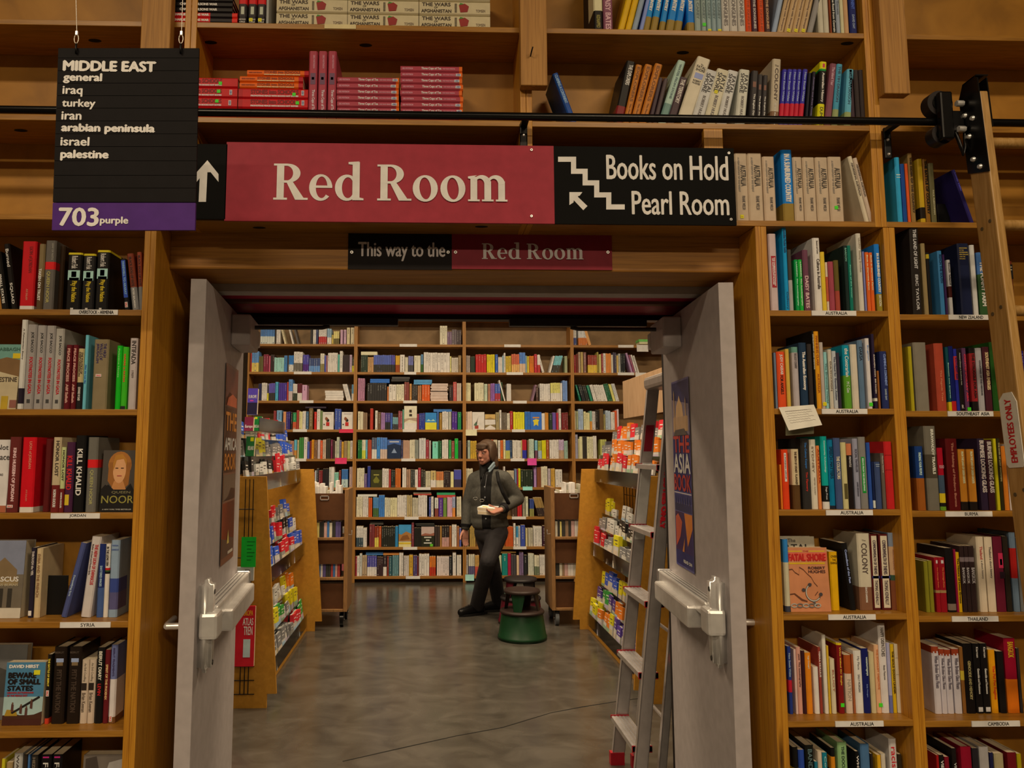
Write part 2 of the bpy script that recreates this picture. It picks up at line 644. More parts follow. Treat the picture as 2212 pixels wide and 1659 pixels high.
# ------------------------------------------------------------------ shelf labels on the near shelves
LBL = [('OVERSTOCK - ARMENIA', 152, 255, LV[0], 668), ('JORDAN', 110, 216, LV[2], 1109), ('SYRIA', 130, 239, LV[3], 1346), ('AUSTRALIA', 1753, 1849, LV2[0], 670), ('AUSTRALIA', 1775, 1873, LV2[1], 882),
       ('AUSTRALIA', 1784, 1885, LV2[2], 1102), ('AUSTRALIA', 1789, 1891, LV2[3], 1325), ('AUSTRALIA', 1804, 1908, LV2[4], 1556), ('NEW ZEALAND', 2049, 2136, LV3[0], 680),
       ('SOUTHEAST ASIA', 2047, 2145, LV3[1], 889), ('BURMA', 2042, 2143, LV3[2], 1106), ('THAILAND', 2056, 2156, LV3[3], 1331), ('CAMBODIA', 2099, 2203, LV3[4], 1562)]
na = 0
for s, a, b, z, py in LBL:
    xa, xb = at(a, py, YF - .003).x, at(b, py, YF - .003).x
    q = MB().box(xa, xb, YF - .004, YF - .0008, z - .0175, z - .001, mat('#c9bcb4', .4))
    w = (xb - xa) * min(.72, .052 * len(s) + .02)
    xm = xa + (xb - xa) * .55
    q.text(s, (xm - w / 2, YF - .0043, z - .0145), (w, 0, 0), (0, 0, .0105), mat('#1c1816', .6, gain=1), 0, .004)
    o = q.build('shelf_label', None, ((xa + xb) / 2, YF, z))
    if s == 'AUSTRALIA':
        na += 1
        lab = f'white shelf label reading AUSTRALIA, {nth(na)} one down in the right bookcase'
    else:
        lab = f'white shelf label reading {s} on the wooden shelf edge'
    tag(o, lab, 'label')

# ------------------------------------------------------------------ far bookcases
FZ = [2.908, 2.559, 2.202, 1.847, 1.489, 1.14, .783, .423, .077]
FW = noise_mat('far_wood', (.30, .14, .03), (.42, .20, .047), (.50, .25, .065), 6, (26, 26, 1.2), .5)
FS = noise_mat('far_shelf', (.28, .13, .03), (.38, .18, .042), (.46, .23, .06), 6, (1.2, 20, 20), .5)
FB = noise_mat('far_back', (.20, .125, .055), (.26, .165, .075), (.31, .20, .095), 6, (1, 1, 1), .6)
FX = [-2.235, -.903, .4485, 1.803, 3.15]
for i in range(4):
    bookcase('far_bookcase', ('far wall bookcase, leftmost, behind the left map rack and cart', 'far wall bookcase left of the walking person, middle left', 'far wall bookcase behind the walking person, middle right',
                              'far wall bookcase, rightmost, behind the right map rack')[i], FX[i], FX[i + 1] - .001, [3.26] + FZ, .0, 3.62, ((FX[i] + FX[i + 1]) / 2, YW, 0), yf=YW, yb=YW + .27, sides_deep=YW + .27, th=.03,
             left=.02, right=.02, back=FB, sm=FS, um=FW)
bxk = struct(MB().box(-2.2, 3.1, YW + .05, YW + .06, 0, .047, mat('#3a2412', .7, gain=1.2)), 'baseboard_far')
# pale labels on the far shelf edges
FL = [(1, 882, 0, 38), (1, 886, 1, 26), (1, 886, 2, 30), (1, 884, 3, 28), (1, 882, 4, 30), (1, 915, 5, 30), (1, 889, 6, 30), (1, 886, 7, 30), (1, 892, 8, 30), (2, 1107, 0, 36), (2, 1112, 1, 36), (2, 1123, 2, 30),
      (2, 1120, 3, 28), (2, 1118, 4, 30), (2, 1121, 6, 30), (2, 1123, 7, 28), (2, 1127, 8, 30), (0, 654, 1, 38), (0, 662, 2, 30), (0, 648, 3, 30), (0, 646, 4, 30), (3, 1352, 0, 34), (3, 1352, 1, 36)]
BAYN = ('leftmost', 'middle left', 'middle right', 'rightmost')
for b, px, r_, w in FL:
    c = at(px, (744, 804, 866, 928, 991, 1053, 1117, 1182, 1245)[r_], YW - .003)
    hw = w / 2 * YW / F
    o = MB().box(c.x - hw, c.x + hw, YW - .005, YW - .0006, FZ[r_] - .03, FZ[r_] + .004, mat('#d8c8ac', .5)).build('shelf_label', None, (c.x, YW, FZ[r_]))
    tag(o, f'blank-looking pale label on the {nth(r_ + 1)} shelf from the top, {BAYN[b]} far bookcase', 'label')


# ------------------------------------------------------------------ notes stuck on shelves
def note(px0, py0, px1, py1, Y, col, label, curl=.012):
    a, b = at(px0, py0, Y), at(px1, py1, Y)
    q = MB()
    n = 6
    vs = []
    for i in range(n + 1):
        f = i / n
        z = a.z + (b.z - a.z) * f
        vs += [(a.x, Y - .004 - curl * f * f, z), (b.x, Y - .004 - curl * f * f * .7, z)]
    m = mat(col, .6)
    q.add(vs, [(2 * i, 2 * i + 1, 2 * i + 3, 2 * i + 2) for i in range(n)], m)
    o = q.build('sticky_note', None, ((a.x + b.x) / 2, Y, a.z))
    s = o.modifiers.new('thick', 'SOLIDIFY')
    s.thickness = .0006
    tag(o, label, 'note')
    return o


note(724, 989, 749, 1002, YW, '#c02850', 'pink note under the fifth shelf of the leftmost far bookcase')
note(733, 927, 763, 935, YW, '#b01c38', 'red note under the two matching white picture books, far left bookcase')
note(1139, 990, 1159, 1005, YW, '#d83878', 'hot pink note above and right of the walking person')
note(1129, 1051, 1150, 1059, YW, '#78b0b8', 'pale blue note behind the shoulder of the walking person')
note(1005, 1241, 1024, 1254, YW, '#88b8b0', 'pale green note on the lowest far shelf left of the legs')
note(1005, 1053, 1012, 1062, YW, '#c01c3c', 'small red note at the left arm of the walking person')
note(1006, 928, 1030, 941, YW, '#d8b888', 'cream card hanging just above the head of the walking person')
note(1375, 745, 1400, 760, YW, '#e0d4b8', 'white card on the top far shelf beside the right door closer')
note(1372, 805, 1396, 815, YW, '#e0d4b8', 'white card on the second far shelf above the pale board')

# dark knots in the boards, seen on the undersides of the upper shelves
for px, py, z, ow in ((205, 88, Z1, 0), (45, 282, ZB_, 0), (455, 92, Z1, 1), (790, 98, Z1, 1), (1475, 114, Z1, 2), (1830, 94, Z1, 2), (1040, 490, ZC, 1), (560, 492, ZC, 1)):
    zz = z - .0195
    c = atZ(px, py, zz)
    q = MB()
    q.add([(c.x + .022 * math.cos(2 * math.pi * k / 14), min(YB - .004, c.y + .012 * math.sin(2 * math.pi * k / 14)), zz) for k in range(14)], [tuple(range(14))], mat('#120a05', .7, gain=1))
    par = bpy.data.objects[('upper_bookcase', 'upper_bookcase.001', 'upper_bookcase.002')[ow]]
    q.build('knot', par, par.location)
# ------------------------------------------------------------------ doors
ZD = 2.146


def door(name, latch, hinge, side, label):
    """latch / hinge: plan points of the face towards the passage; side: +1 when the passage lies at +x"""
    L, Hh = V((*latch, 0)), V((*hinge, 0))
    u = (Hh - L).normalized()
    w = (Hh - L).length
    n = V((-u.y, u.x, 0))
    if n.x * side < 0:
        n = -n
    up = V((0, 0, 1))
    M = Matrix(((u.x, n.x, 0, L.x), (u.y, n.y, 0, L.y), (0, 0, 1, 0), (0, 0, 0, 1)))
    root = bpy.data.objects.new(name, None)
    COL.objects.link(root)
    root.location = L
    root['kind'] = 'structure'
    root['label'] = label

    def part(nm, fill, parent=root, bevel=0):
        q = MB()
        q.M = M
        fill(q)
        return q.build(nm, parent, L, bevel)
    part('door_leaf', lambda q: q.box(0, w, -.05, 0, .012, ZD, GREY), bevel=.0015)
    # panic bar: end case at the latch, rail along the door, push pad, far end cap
    zc = 1.02

    def case(q):
        pr = [(-.052, .125), (-.03, .135), (.03, .135), (.052, .125), (.052, .0), (.055, -.03), (.045, -.13), (.02, -.145), (-.03, -.145), (-.052, -.13)]
        bm = bmesh.new()
        bmesh.ops.create_cube(bm, size=1)
        for v in bm.verts:
            v.co = V((.075 + v.co.x * (.085 if v.co.z > 0 else .075), .022 + v.co.y * .044, zc + v.co.z * .29))
        bmesh.ops.bevel(bm, geom=list(bm.edges), offset=.016, segments=3, affect='EDGES')
        q.bm(bm, STEEL, True)
        q.bbox(.03, .12, .004, .066, zc - .04, zc + .045, STEEL, .012)
    cs = part('latch_case', case)
    sc_ = part('screw', lambda q: [q.cyl((.075, .0435, zc + d), (.075, .0465, zc + d), .008, mat('#3a342e', .4, .6), n=12) for d in (.105, -.118)], cs)
    part('push_rail', lambda q: (q.bbox(.10, w - .03, 0, .055, zc + .005, zc + .055, STEEL, .006), [q.box(.12, w - .06, .012 + k * .014, .015 + k * .014, zc + .0552, zc + .0565, mat('#6a625a', .4, .7)) for k in range(3)]))
    part('push_pad', lambda q: q.bbox(.22, w - .09, .03, .085, zc - .055, zc + .02, STEEL, .008))
    part('rail_end', lambda q: q.bbox(w - .045, w - .02, 0, .06, zc - .005, zc + .06, mat('#9a9086', .35, .8), .008))
    # closer housing near the hinge, with its arm and slide track under the header
    part('closer', lambda q: (q.bbox(w - .34, w - .10, .0, .075, ZD - .15, ZD - .025, GREY, .006),
                              q.prism([(w - .10, .001, ZD - .146), (w - .10, .001, ZD - .03), (w - .10, .075, ZD - .055), (w - .10, .075, ZD - .12)], (.06, 0, 0), GREY)), bevel=.003)
    # lever handle on the outer face
    part('lever_handle', lambda q: (q.cyl((.065, -.05, 1.02), (.065, -.058, 1.02), .026, STEEL), q.cyl((.065, -.05, 1.02), (.065, -.10, 1.02), .011, STEEL), q.tube([(.065, -.10, 1.02), (.09, -.105, 1.02), (.19, -.105, 1.02)], .010, STEEL),
                                    q.bbox(.04, .10, -.056, -.05, .93, 1.14, STEEL, .002)))
    part('hinge', lambda q: [q.cyl((w + .004, -.012, z), (w + .004, -.012, z + .1), .008, STEEL) for z in (.22, 1.05, 1.9)])
    return root, L, u, n, w


pl, ph = at(450, 603, 2.51), at(533, 690, 3.30)
DL, LL, UL, NL, WL = door('door_1', (-.733, 2.50), (-.808, 3.34), 1, 'grey steel door leaf at left, swung open with a panic bar')
DR, LR, UR, NR, WR = door('door_2', (.975, 2.50), (1.043, 3.34), -1, 'grey steel door leaf at right, swung open with a panic bar')
# slide tracks and arms of the closers, hung from the header
for px0, px1, apx, nm in ((545, 860, 512, 'left'), (1100, 1395, 1470, 'right')):
    Yt = 3.27
    a, b = at(px0, 698, Yt), at(px1, 698, Yt)
    ztk = 2.153
    t = thing('closer_track', ((a.x + b.x) / 2, Yt, ztk), f'dark closer slide track on the header over the {nm} door', 'closer')
    q = MB().bbox(a.x, b.x, Yt - .02, Yt + .02, ztk - .034, ztk, mat('#1e1a17', .4, gain=1.4), .003)
    q.build('track', t, ((a.x + b.x) / 2, Yt, ztk))
    e = a if nm == 'left' else b
    sgn = 1 if nm == 'left' else -1
    h = V((-.74 if nm == 'left' else .985, 3.12, 2.085))
    q = MB().tube([h, V((e.x + sgn * .30, Yt - .01, ztk - .045)), V((e.x + sgn * .33, Yt, ztk - .036))], .009, mat('#2a2420', .4, gain=1.3))
    q.build('arm', t, ((a.x + b.x) / 2, Yt, ztk))


# ------------------------------------------------------------------ posters taped on the doors
def poster(L, u, n, px, corners, label, fill):
    pts = [atP(a, b, L, n) + n * .004 for a, b in corners]      # tl, tr, br, bl as seen
    ctr = sum(pts, V()) / 4
    xs = [(p - L).dot(u) for p in pts]
    zs = [p.z for p in pts]
    u0, u1 = sorted(((xs[0] + xs[3]) / 2, (xs[1] + xs[2]) / 2))
    z0, z1 = (zs[2] + zs[3]) / 2, (zs[0] + zs[1]) / 2
    flip = u if px > 0 else -u
    org = L + n * .003 + (u * u0 if px > 0 else u * u1) + V((0, 0, z0))
    W_, H_ = u1 - u0, z1 - z0
    q = MB()

    def P(x, y, k=0):
        return org + flip * (W_ * x) + V((0, 0, H_ * y)) + n * (.0006 * k + .001)
    q.prism([P(0, 0), P(1, 0), P(1, 1), P(0, 1)], -n * .001, mat('#4a3a30', .35))

    def R_(x0, y0, x1, y1, m, k=1):
        q.quad(P(x0, y0, k), P(x1, y0, k), P(x1, y1, k), P(x0, y1, k), m)

    def T_(s, x0, y0, x1, y1, m, k=3, bold=0.012):
        q.text(s, P(x0, y0, k), flip * (W_ * (x1 - x0)), V((0, 0, H_ * (y1 - y0))), m, 0, bold)

    def G_(pts, m, k=2):
        q.add([P(x, y, k) for x, y in pts], [tuple(range(len(pts)))], m)
    fill(R_, T_, G_)
    o = q.build('poster', None, org)
    return tag(o, label, 'poster')


def africa(Rr, Tt, G):
    Rr(0, .0, 1, 1, mat('#6a3c22', .35))
    Rr(.03, .79, .97, .985, mat('#8a3a1c', .35))
    G([(.03, .82), (.3, .86), (.7, .84), (.97, .9), (.97, .985), (.03, .985)], mat('#6a2c18', .35))
    G([(.1, .79), (.9, .79), (.9, .84), (.55, .855), (.2, .83)], mat('#b04a1c', .35), 3)
    Rr(.03, .45, .97, .785, mat('#50351f', .35))
    Tt('THE', .06, .665, .92, .755, mat('#c07018', .4))
    Tt('AFRICA', .04, .565, .97, .625, mat('#d8c8b0', .4))
    Tt('BOOK', .06, .465, .92, .545, mat('#b06818', .4))
    Rr(.03, .31, .97, .44, mat('#4a3222', .35))
    G([(.03, .31), (.4, .33), (.6, .37), (.97, .36), (.97, .44), (.03, .44)], mat('#5c4430', .35))
    Rr(.03, .03, .97, .30, mat('#b04a1e', .35))
    G([(.03, .03), (.97, .03), (.97, .10), (.6, .12), (.5, .16), (.4, .11), (.03, .13)], mat('#4a3020', .35))
    G([(.42, .09), (.58, .09), (.50, .16)], mat('#d0a048', .35), 3)
    Rr(.5, .035, .9, .05, mat('#a89880', .4), 3)


def asia(Rr, Tt, G):
    Rr(0, 0, 1, 1, mat('#3c3a6a', .3))
    Rr(.02, .70, .98, .99, mat('#54506e', .3))
    G([(.02, .70), (.98, .70), (.98, .86), (.02, .90)], mat('#6a5c66', .3))
    G([(.08, .72), (.92, .72), (.92, .80), (.08, .80)], mat('#a07a52', .3), 3)
    G([(.22, .80), (.28, .86), (.38, .885), (.45, .915), (.52, .885), (.62, .86), (.68, .80)], mat('#b08858', .3), 3)
    G([(.13, .72), (.19, .72), (.18, .93), (.16, .95), (.14, .93)], mat('#a88052', .3), 4)
    G([(.78, .72), (.84, .72), (.83, .88), (.81, .90), (.79, .88)], mat('#a88052', .3), 4)
    G([(.1, .70), (.9, .70), (.7, .735), (.2, .73)], mat('#3a302c', .3), 5)
    Rr(.02, .40, .98, .70, mat('#4a4a8c', .3))
    Tt('THE', .06, .61, .95, .695, mat('#a83024', .4))
    Tt('ASIA', .05, .50, .97, .60, mat('#d8ccc0', .4))
    Tt('BOOK', .04, .405, .97, .49, mat('#9a2c28', .4))
    Rr(.02, .39, .98, .395, mat('#b8a8b0', .4), 2)
    Rr(.02, .34, .98, .385, mat('#5a5c98', .3))
    for i in range(7):
        G([(.05 + i * .13, .335), (.11 + i * .13, .335), (.08 + i * .13, .375)], mat('#303050', .3), 3)
    Rr(.02, .295, .98, .335, mat('#4a4a2c', .3))
    Rr(.02, .085, .98, .29, mat('#7a2c24', .3))
    G([(.55, .29), (.98, .29), (.98, .22), (.70, .12)], mat('#c8661c', .3))
    G([(.05, .10), (.30, .16), (.42, .24), (.2, .28), (.05, .26)], mat('#a8442c', .3))
    G([(.4, .085), (.55, .16), (.5, .085)], mat('#d07030', .3), 3)
    Rr(.02, .01, .98, .085, mat('#4c4a86', .3))
    Tt('READ ON', .45, .03, .9, .045, mat('#b8b0c0', .4))


poster(LL, UL, NL, 1, ((482, 785), (509, 793), (505, 1203), (478, 1215)), 'tall orange and brown Africa Book poster taped on the left door', africa)
poster(LR, UR, NR, -1, ((1459, 819), (1495, 816), (1497, 1235), (1457, 1215)), 'tall blue and red Asia Book poster taped on the right door', asia)

# ------------------------------------------------------------------ signs
SW = mat('#cfc4bc', .5)
SBLK = mat('#0d0b0b', .6, gain=.8, spec=.08)
SRED = mat('#8a2830', .5, gain=1.55, spec=.15)


def spx(q, Y, x0, y0, x1, y1, m, dy=0, th=0):
    """a plate on the plane Y between two pixel corners"""
    a, b = at(x0, y0, Y), at(x1, y1, Y)
    c, d = at(x0, y1, Y), at(x1, y0, Y)
    xa, xb, za, zb = (a.x + c.x) / 2, (b.x + d.x) / 2, (b.z + c.z) / 2, (a.z + d.z) / 2
    if th:
        q.box(xa, xb, Y, Y + th, za, zb, m)
    return xa, xb, za, zb


def stext(q, s, Y, x0, y0, x1, y1, m, off=0, bold=0, serif=False):
    a, b, c = at(x0, y1, Y), at(x1, y1, Y), at(x0, y0, Y)
    ux = V((b.x - a.x, 0, 0))
    uz = V((0, 0, c.z - a.z))
    (q.serif(s, a, ux, uz, m) if serif else q.text(s, a, ux, uz, m, off, bold))


YS = 2.395
o0 = at(840, 480, YS)
big = thing('direction_sign', o0, 'wide red and black Red Room sign fixed over the doorway', 'sign')
for nm, x0, x1, y0, y1, m in (('arrow_panel', 390, 489, 311, 473, SBLK), ('red_panel', 487, 1197, 311, 480, SRED), ('stairs_panel', 1197, 1588, 318, 485, SBLK)):
    q = MB()
    spx(q, YS, x0, y0, x1, y1, m, th=.008)
    q.build(nm, big, o0)
q = MB()
stext(q, 'Red Room', YS - .001, 590, 347, 1096, 433, SW, serif=True)
q.build('lettering', big, o0)
q = MB()
stext(q, 'Books on Hold', YS - .001, 1311, 335, 1573, 387, SW, bold=.0035)
q.build('lettering', big, o0)
q = MB()
stext(q, 'Pearl Room', YS - .001, 1366, 413, 1575, 463, SW, bold=.0042)


def spoly(q, Y, pts, m):
    q.add([at(a, b, Y) for a, b in pts], [tuple(range(len(pts)))], m)


q.build('lettering', big, o0)
q = MB()
A = [(1211, 344), (1239, 344), (1239, 370), (1264, 370), (1264, 395), (1289, 395), (1289, 421), (1315, 421), (1315, 447), (1344, 447)]
for i, ((xa, ya), (xb, yb)) in enumerate(zip(A[:-1], A[1:])):
    spoly(q, YS - .001 - .00005 * i, [(xa - 5.5, ya - 5.5), (xb + 5.5, ya - 5.5), (xb + 5.5, yb + 5.5), (xa - 5.5, yb + 5.5)], SW)
spoly(q, YS - .0012, [(1231, 417), (1256, 417), (1248, 425), (1269, 445), (1260, 454), (1240, 433), (1231, 441)], SW)
spoly(q, YS - .0014, [(1230, 415), (1258, 415), (1252, 423), (1239, 423), (1239, 437), (1230, 443)], SW)
q.build('stairs_symbol', big, o0)
q = MB()
spoly(q, YS - .001, [(448, 346), (472, 376), (472, 393), (455, 372), (441, 372), (425, 393), (425, 372)], SW)
spoly(q, YS - .0012, [(428, 372), (448, 352), (448, 372), (445, 436), (429, 436), (432, 372)], SW)
q.build('arrow_symbol', big, o0)
for px, py in ((1148, 324), (1148, 467), (1574, 331), (1579, 474)):
    q = MB()
    c = at(px, py, YS - .001)
    q.cyl(c, c - V((0, .003, 0)), .0052, STEEL, .004, 12)
    q.cyl(c - V((0, .0031, 0)), c - V((0, .0034, 0)), .002, BLACK, n=8)
    q.build('screw', big, o0)

YS2 = 2.544
o0 = at(1037, 582, YS2)
sm_ = thing('direction_sign', o0, 'small This way to the Red Room sign on the lintel beam', 'sign')
for nm, x0, x1, m in (('black_panel', 752, 976, mat('#1c1614', .6, gain=1, spec=.12)), ('red_panel', 976, 1322, mat('#6e1c24', .5, gain=1.7, spec=.15))):
    q = MB()
    spx(q, YS2, x0, 504, x1, 582, m, th=.005)
    q.build(nm, sm_, o0)
SW2 = mat('#a89a90', .5)
q = MB()
stext(q, 'This way to the', YS2 - .001, 774, 523, 961, 563, SW2, bold=.004)
q.build('lettering', sm_, o0)
q = MB()
stext(q, 'Red Room', YS2 - .001, 1041, 523, 1260, 560, SW2, serif=True)
q.build('lettering', sm_, o0)
for px in (760, 968, 984, 1313):
    q = MB()
    c = at(px, 545, YS2 - .001)
    q.cyl(c, c - V((0, .003, 0)), .006, mat('#c8b8a0', .3, .3), .005, 12)
    q.cyl(c - V((0, .0031, 0)), c - V((0, .0034, 0)), .0025, BLACK, n=8)
    q.build('screw', sm_, o0)

# hanging aisle sign
YH = 1.93
cs = [at(126, 104, YH), at(430, 104, YH), at(421, 497, YH), at(112, 497, YH)]
ctr = (cs[0] + cs[1]) / 2
hang = thing('aisle_sign', ctr, 'black and purple MIDDLE EAST sign hanging on two wires at left', 'sign')
HB = mat('#191514', .65, gain=1, spec=.12)
HP = mat('#44205e', .5, gain=1.4, spec=.15)


def hp(px, py, k=0):
    return at(px, py, YH - .0006 * k)


def plate(q, c4, m, th=.006):
    q.prism([at(a, b, YH) for a, b in c4], (0, th, 0), m)


def lerp(a, b, f):
    return (a[0] + (b[0] - a[0]) * f, a[1] + (b[1] - a[1]) * f)


tl, tr, br, bl = (126, 104), (430, 104), (421, 497), (112, 497)
ys = [0, .055, .125, .193, .262, .331, .401, .472, .542, .62, .70, .77, .848]
for a, b in zip(ys[:-1], ys[1:]):
    q = MB()
    plate(q, [lerp(tl, bl, a), lerp(tr, br, a), lerp(tr, br, b - .0025), lerp(tl, bl, b - .0025)], HB)
    q.build('slat', hang, ctr)
q = MB()
plate(q, [lerp(tl, bl, .85), lerp(tr, br, .85), br, bl], HP, .008)
q.build('purple_panel', hang, ctr)
q = MB()
plate(q, [(130, 108), (426, 108), (418, 492), (117, 492)], BLACK, .004)
for v in range(len(q.v)):
    q.v[v] = (q.v[v][0], q.v[v][1] + .007, q.v[v][2])
q.build('backing', hang, ctr)
for s, x0, y0, x1, y1, bo in (('MIDDLE EAST', 137, 131, 335, 152, .010), ('general', 137, 158, 219, 179, .016), ('iraq', 135, 186, 177, 208, .02), ('turkey', 134, 214, 205, 235, .012), ('iran', 133, 241, 175, 258, .022),
                              ('arabian peninsula', 133, 267, 333, 288, .008), ('israel', 131, 296, 192, 314, .015), ('palestine', 131, 324, 233, 346, .014), ('703', 127, 449, 211, 487, .022), ('purple', 216, 468, 276, 487, .014)):
    q = MB()
    a, b, c = hp(x0, y1, 2), hp(x1, y1, 2), hp(x0, y0, 2)
    q.text(s, a, V((b.x - a.x, 0, 0)), V((0, 0, c.z - a.z)), SW, 0, bo)
    q.build('lettering', hang, ctr)
for px, pt in ((165, 163), (391, 397)):
    a, b = at(px, 112, YH), at(px + 1, 72, YH)
    w = MB().tube([b, at(pt, -60, YH), V((at(pt, -60, YH).x, YH, 4.6))], .0011, mat('#a0907c', .4, .6))
    wire = w.build('wire', hang, ctr)
    lp = MB()
    c = at(px, 84, YH)
    lp.tube([c + V((.0055 * math.sin(t), 0, .013 * math.cos(t))) for t in [k * 2 * math.pi / 12 for k in range(12)]], .0012, mat('#b8a890', .4, .6), 6, True)
    lp.build('loop', wire, ctr)
    fe = MB().bbox(b.x - .0035, b.x + .0035, YH - .003, YH + .003, b.z - .006, b.z + .006, STEEL, .001)
    fe.build('ferrule', wire, ctr)
    hk = MB().tube([at(px, 95, YH), at(px - 1, 104, YH - .008), at(px - 1, 112, YH - .006), at(px - 1, 116, YH + .004)], .0028, BLACK)
    hk.build('hook', hang, ctr)
# ------------------------------------------------------------------ books
CW = {'k': '#120f0d', 'w': '#cfc6ba', 'r': '#b8242a', 'y': '#d2b41c', 'b': '#2c4a8c', 'g': '#5a544c', 'o': '#b89048', 'n': '#3a2c22', 'l': '#8fa8b8', 'p': '#4a3a70', 'd': '#6a4a34', 'e': '#b8a888'}


def ink(c):
    return mat(CW.get(c, c), .5)


GRN, YEL = '#3cae1e', '#d8bc14'


def book_mesh(w, h, d, col, bands=(), texts=(), hard=False, rough=.38, marks=(), page=PAGES):
    """local: spine at y=0 facing -y, x 0..w, z 0..h, body behind"""
    q = MB()
    c = mat(col, max(rough, .42), spec=.16)
    t = .0022 if hard else .0008
    pg = .003 if hard else .0005
    ch = min(.004, w * .22)
    prof = [(0, d), (0, ch), (ch, 0), (w - ch, 0), (w, ch), (w, d), (w - t, d), (w - t, ch + t), (t, ch + t), (t, d)]
    n = len(prof)
    vs = [(x, y, z) for z in (0, h) for x, y in prof]
    fs = [(i, (i + 1) % n, n + (i + 1) % n, n + i) for i in range(n)]
    fs += [(0, 1, 8, 9), (1, 2, 7, 8), (2, 3, 7), (3, 4, 7), (4, 5, 6, 7)]
    fs += [tuple(n + i for i in f) for f in fs[n:n + 5]]
    q.add(vs, fs, c)
    q.box(t + .0001, w - t - .0001, ch + t, d - pg - .001, pg, h - pg, page)
    for a, b, bc in bands:
        z0, z1 = h * (1 - b), h * (1 - a)
        m = mat(bc, max(rough, .42), spec=.16)
        e = .0003
        q.add([(-e, d * .5, z0), (-e, ch, z0), (ch, -e, z0), (w - ch, -e, z0), (w + e, ch, z0), (w + e, d * .5, z0),
               (-e, d * .5, z1), (-e, ch, z1), (ch, -e, z1), (w - ch, -e, z1), (w + e, ch, z1), (w + e, d * .5, z1)], [(i, i + 1, i + 7, i + 6) for i in range(5)], m)
    for s, c_, a, b, sz, off in texts:
        # reads downwards: letters' baseline on the left, tops towards +x
        th = w * sz
        x0 = w * (.5 + off) - th / 2
        q.text(s, (x0, -.0007, h * (1 - a)), (0, 0, -h * (b - a)), (th, 0, 0), ink(c_), 0, .006)
    for s, c_, x0, x1, a, b in marks:      # level lettering or plain patches, fractions of the spine
        X0, X1, Z0, Z1 = w * x0, w * x1, h * (1 - b), h * (1 - a)
        if s:
            q.text(s, (X0, -.0009, Z0), (X1 - X0, 0, 0), (0, 0, Z1 - Z0), ink(c_), 0, .008)
        else:
            q.quad((X0, -.0005, Z0), (X1, -.0005, Z0), (X1, -.0005, Z1), (X0, -.0005, Z1), ink(c_))
    return q


def sticker(parent, kind, x, z, w, vert=True):
    """a price square or a USED / SALE label on the spine, a part of the book"""
    q = MB()
    if kind in 'gy':
        s = .0115
        q.box(x - s / 2, x + s / 2, -.0016, -.0009, z - s / 2, z + s / 2, mat(GRN if kind == 'g' else YEL, .5))
        if kind == 'y':
            q.text('Wow', (x - .004, -.0018, z - .002), (.008, 0, 0), (0, 0, .0035), ink('#a04010'))
        nm = 'price_sticker'
    else:
        a, b = (.0085, .0175) if vert else (.0175, .0085)
        q.box(x - a / 2, x + a / 2, -.0018, -.0009, z - b / 2, z + b / 2, mat('#d0c8c4', .5))
        tx, tc = ('USED', '#2a3a78') if kind == 'u' else ('SALE', '#b82020')
        if vert:
            q.text(tx, (x - .0028, -.002, z + .007 if kind == 's' else z - .007), (0, 0, -.014 if kind == 's' else .014), (.0056 if kind == 's' else -.0056, 0, 0), ink(tc), 0, .02)
        else:
            q.text(tx, (x - .007, -.002, z - .0026), (.014, 0, 0), (0, 0, .0052), ink(tc), 0, .02)
        nm = 'used_label' if kind == 'u' else 'sale_label'
    return q.build(nm, parent)


NB = [0]


def stand(row, i, n, e, prefix):
    """one book standing on a shelf, from its outline in the photograph"""
    x0, x1, yt, col = e[:4]
    o = e[4] if len(e) > 4 else {}
    ox, oy, s, base, z, Y = row
    Y = Y + o.get('dy', 0)
    N = lambda x, y: at(ox + x * s, oy + y * s, Y)
    A, B = N(x0, o.get('base', base)), N(x1, o.get('base', base))
    w = max(.006, B.x - A.x - .0006)
    xt = o.get('xt')
    T = N(xt if xt is not None else (x0 + x1) / 2, yt)
    ang = 0
    h = T.z - z
    if xt is not None:
        dx = T.x - A.x
        ang = math.atan2(dx, T.z - z)
        h = math.hypot(dx, T.z - z)
        if ang > 0:
            h -= 0
            w = max(.006, w * math.cos(ang))
        else:
            w = max(.006, w * math.cos(ang))
    h = max(.08, min(.33, h))
    hard = o.get('h', 0)
    d = min(o.get('d', min(.165, .72 * h if h > .12 else .11)), YB - .004 - Y)
    t = [(q[0], q[1], q[2], q[3], q[4] if len(q) > 4 else .5, q[5] if len(q) > 5 else 0) for q in o.get('t', ())]
    q = book_mesh(w, h, d, col, o.get('b', ()), t, hard, o.get('rough', .36), o.get('m', ()))
    nm = 'hardback' if hard else 'paperback'
    ob = q.build(nm)
    if ang > 0:      # leans to the right, stands on its right lower edge
        ob.matrix_world = Matrix.Translation((A.x + w * (1 / math.cos(ang)), Y, z + .0006)) @ Matrix.Rotation(ang, 4, 'Y') @ Matrix.Translation((-w, 0, 0))
    else:
        ob.matrix_world = Matrix.Translation((A.x, Y, z + .0006)) @ Matrix.Rotation(ang, 4, 'Y')
    for k in o.get('s', ()):
        sticker(ob, k[0], w * k[1], h * (1 - k[2]), w, k[3] if len(k) > 3 else True)
    NB[0] += 1
    lab = label_for(e, col, hard, ang, i, n, prefix)
    tag(ob, lab, 'book', o.get('g'))
    return ob


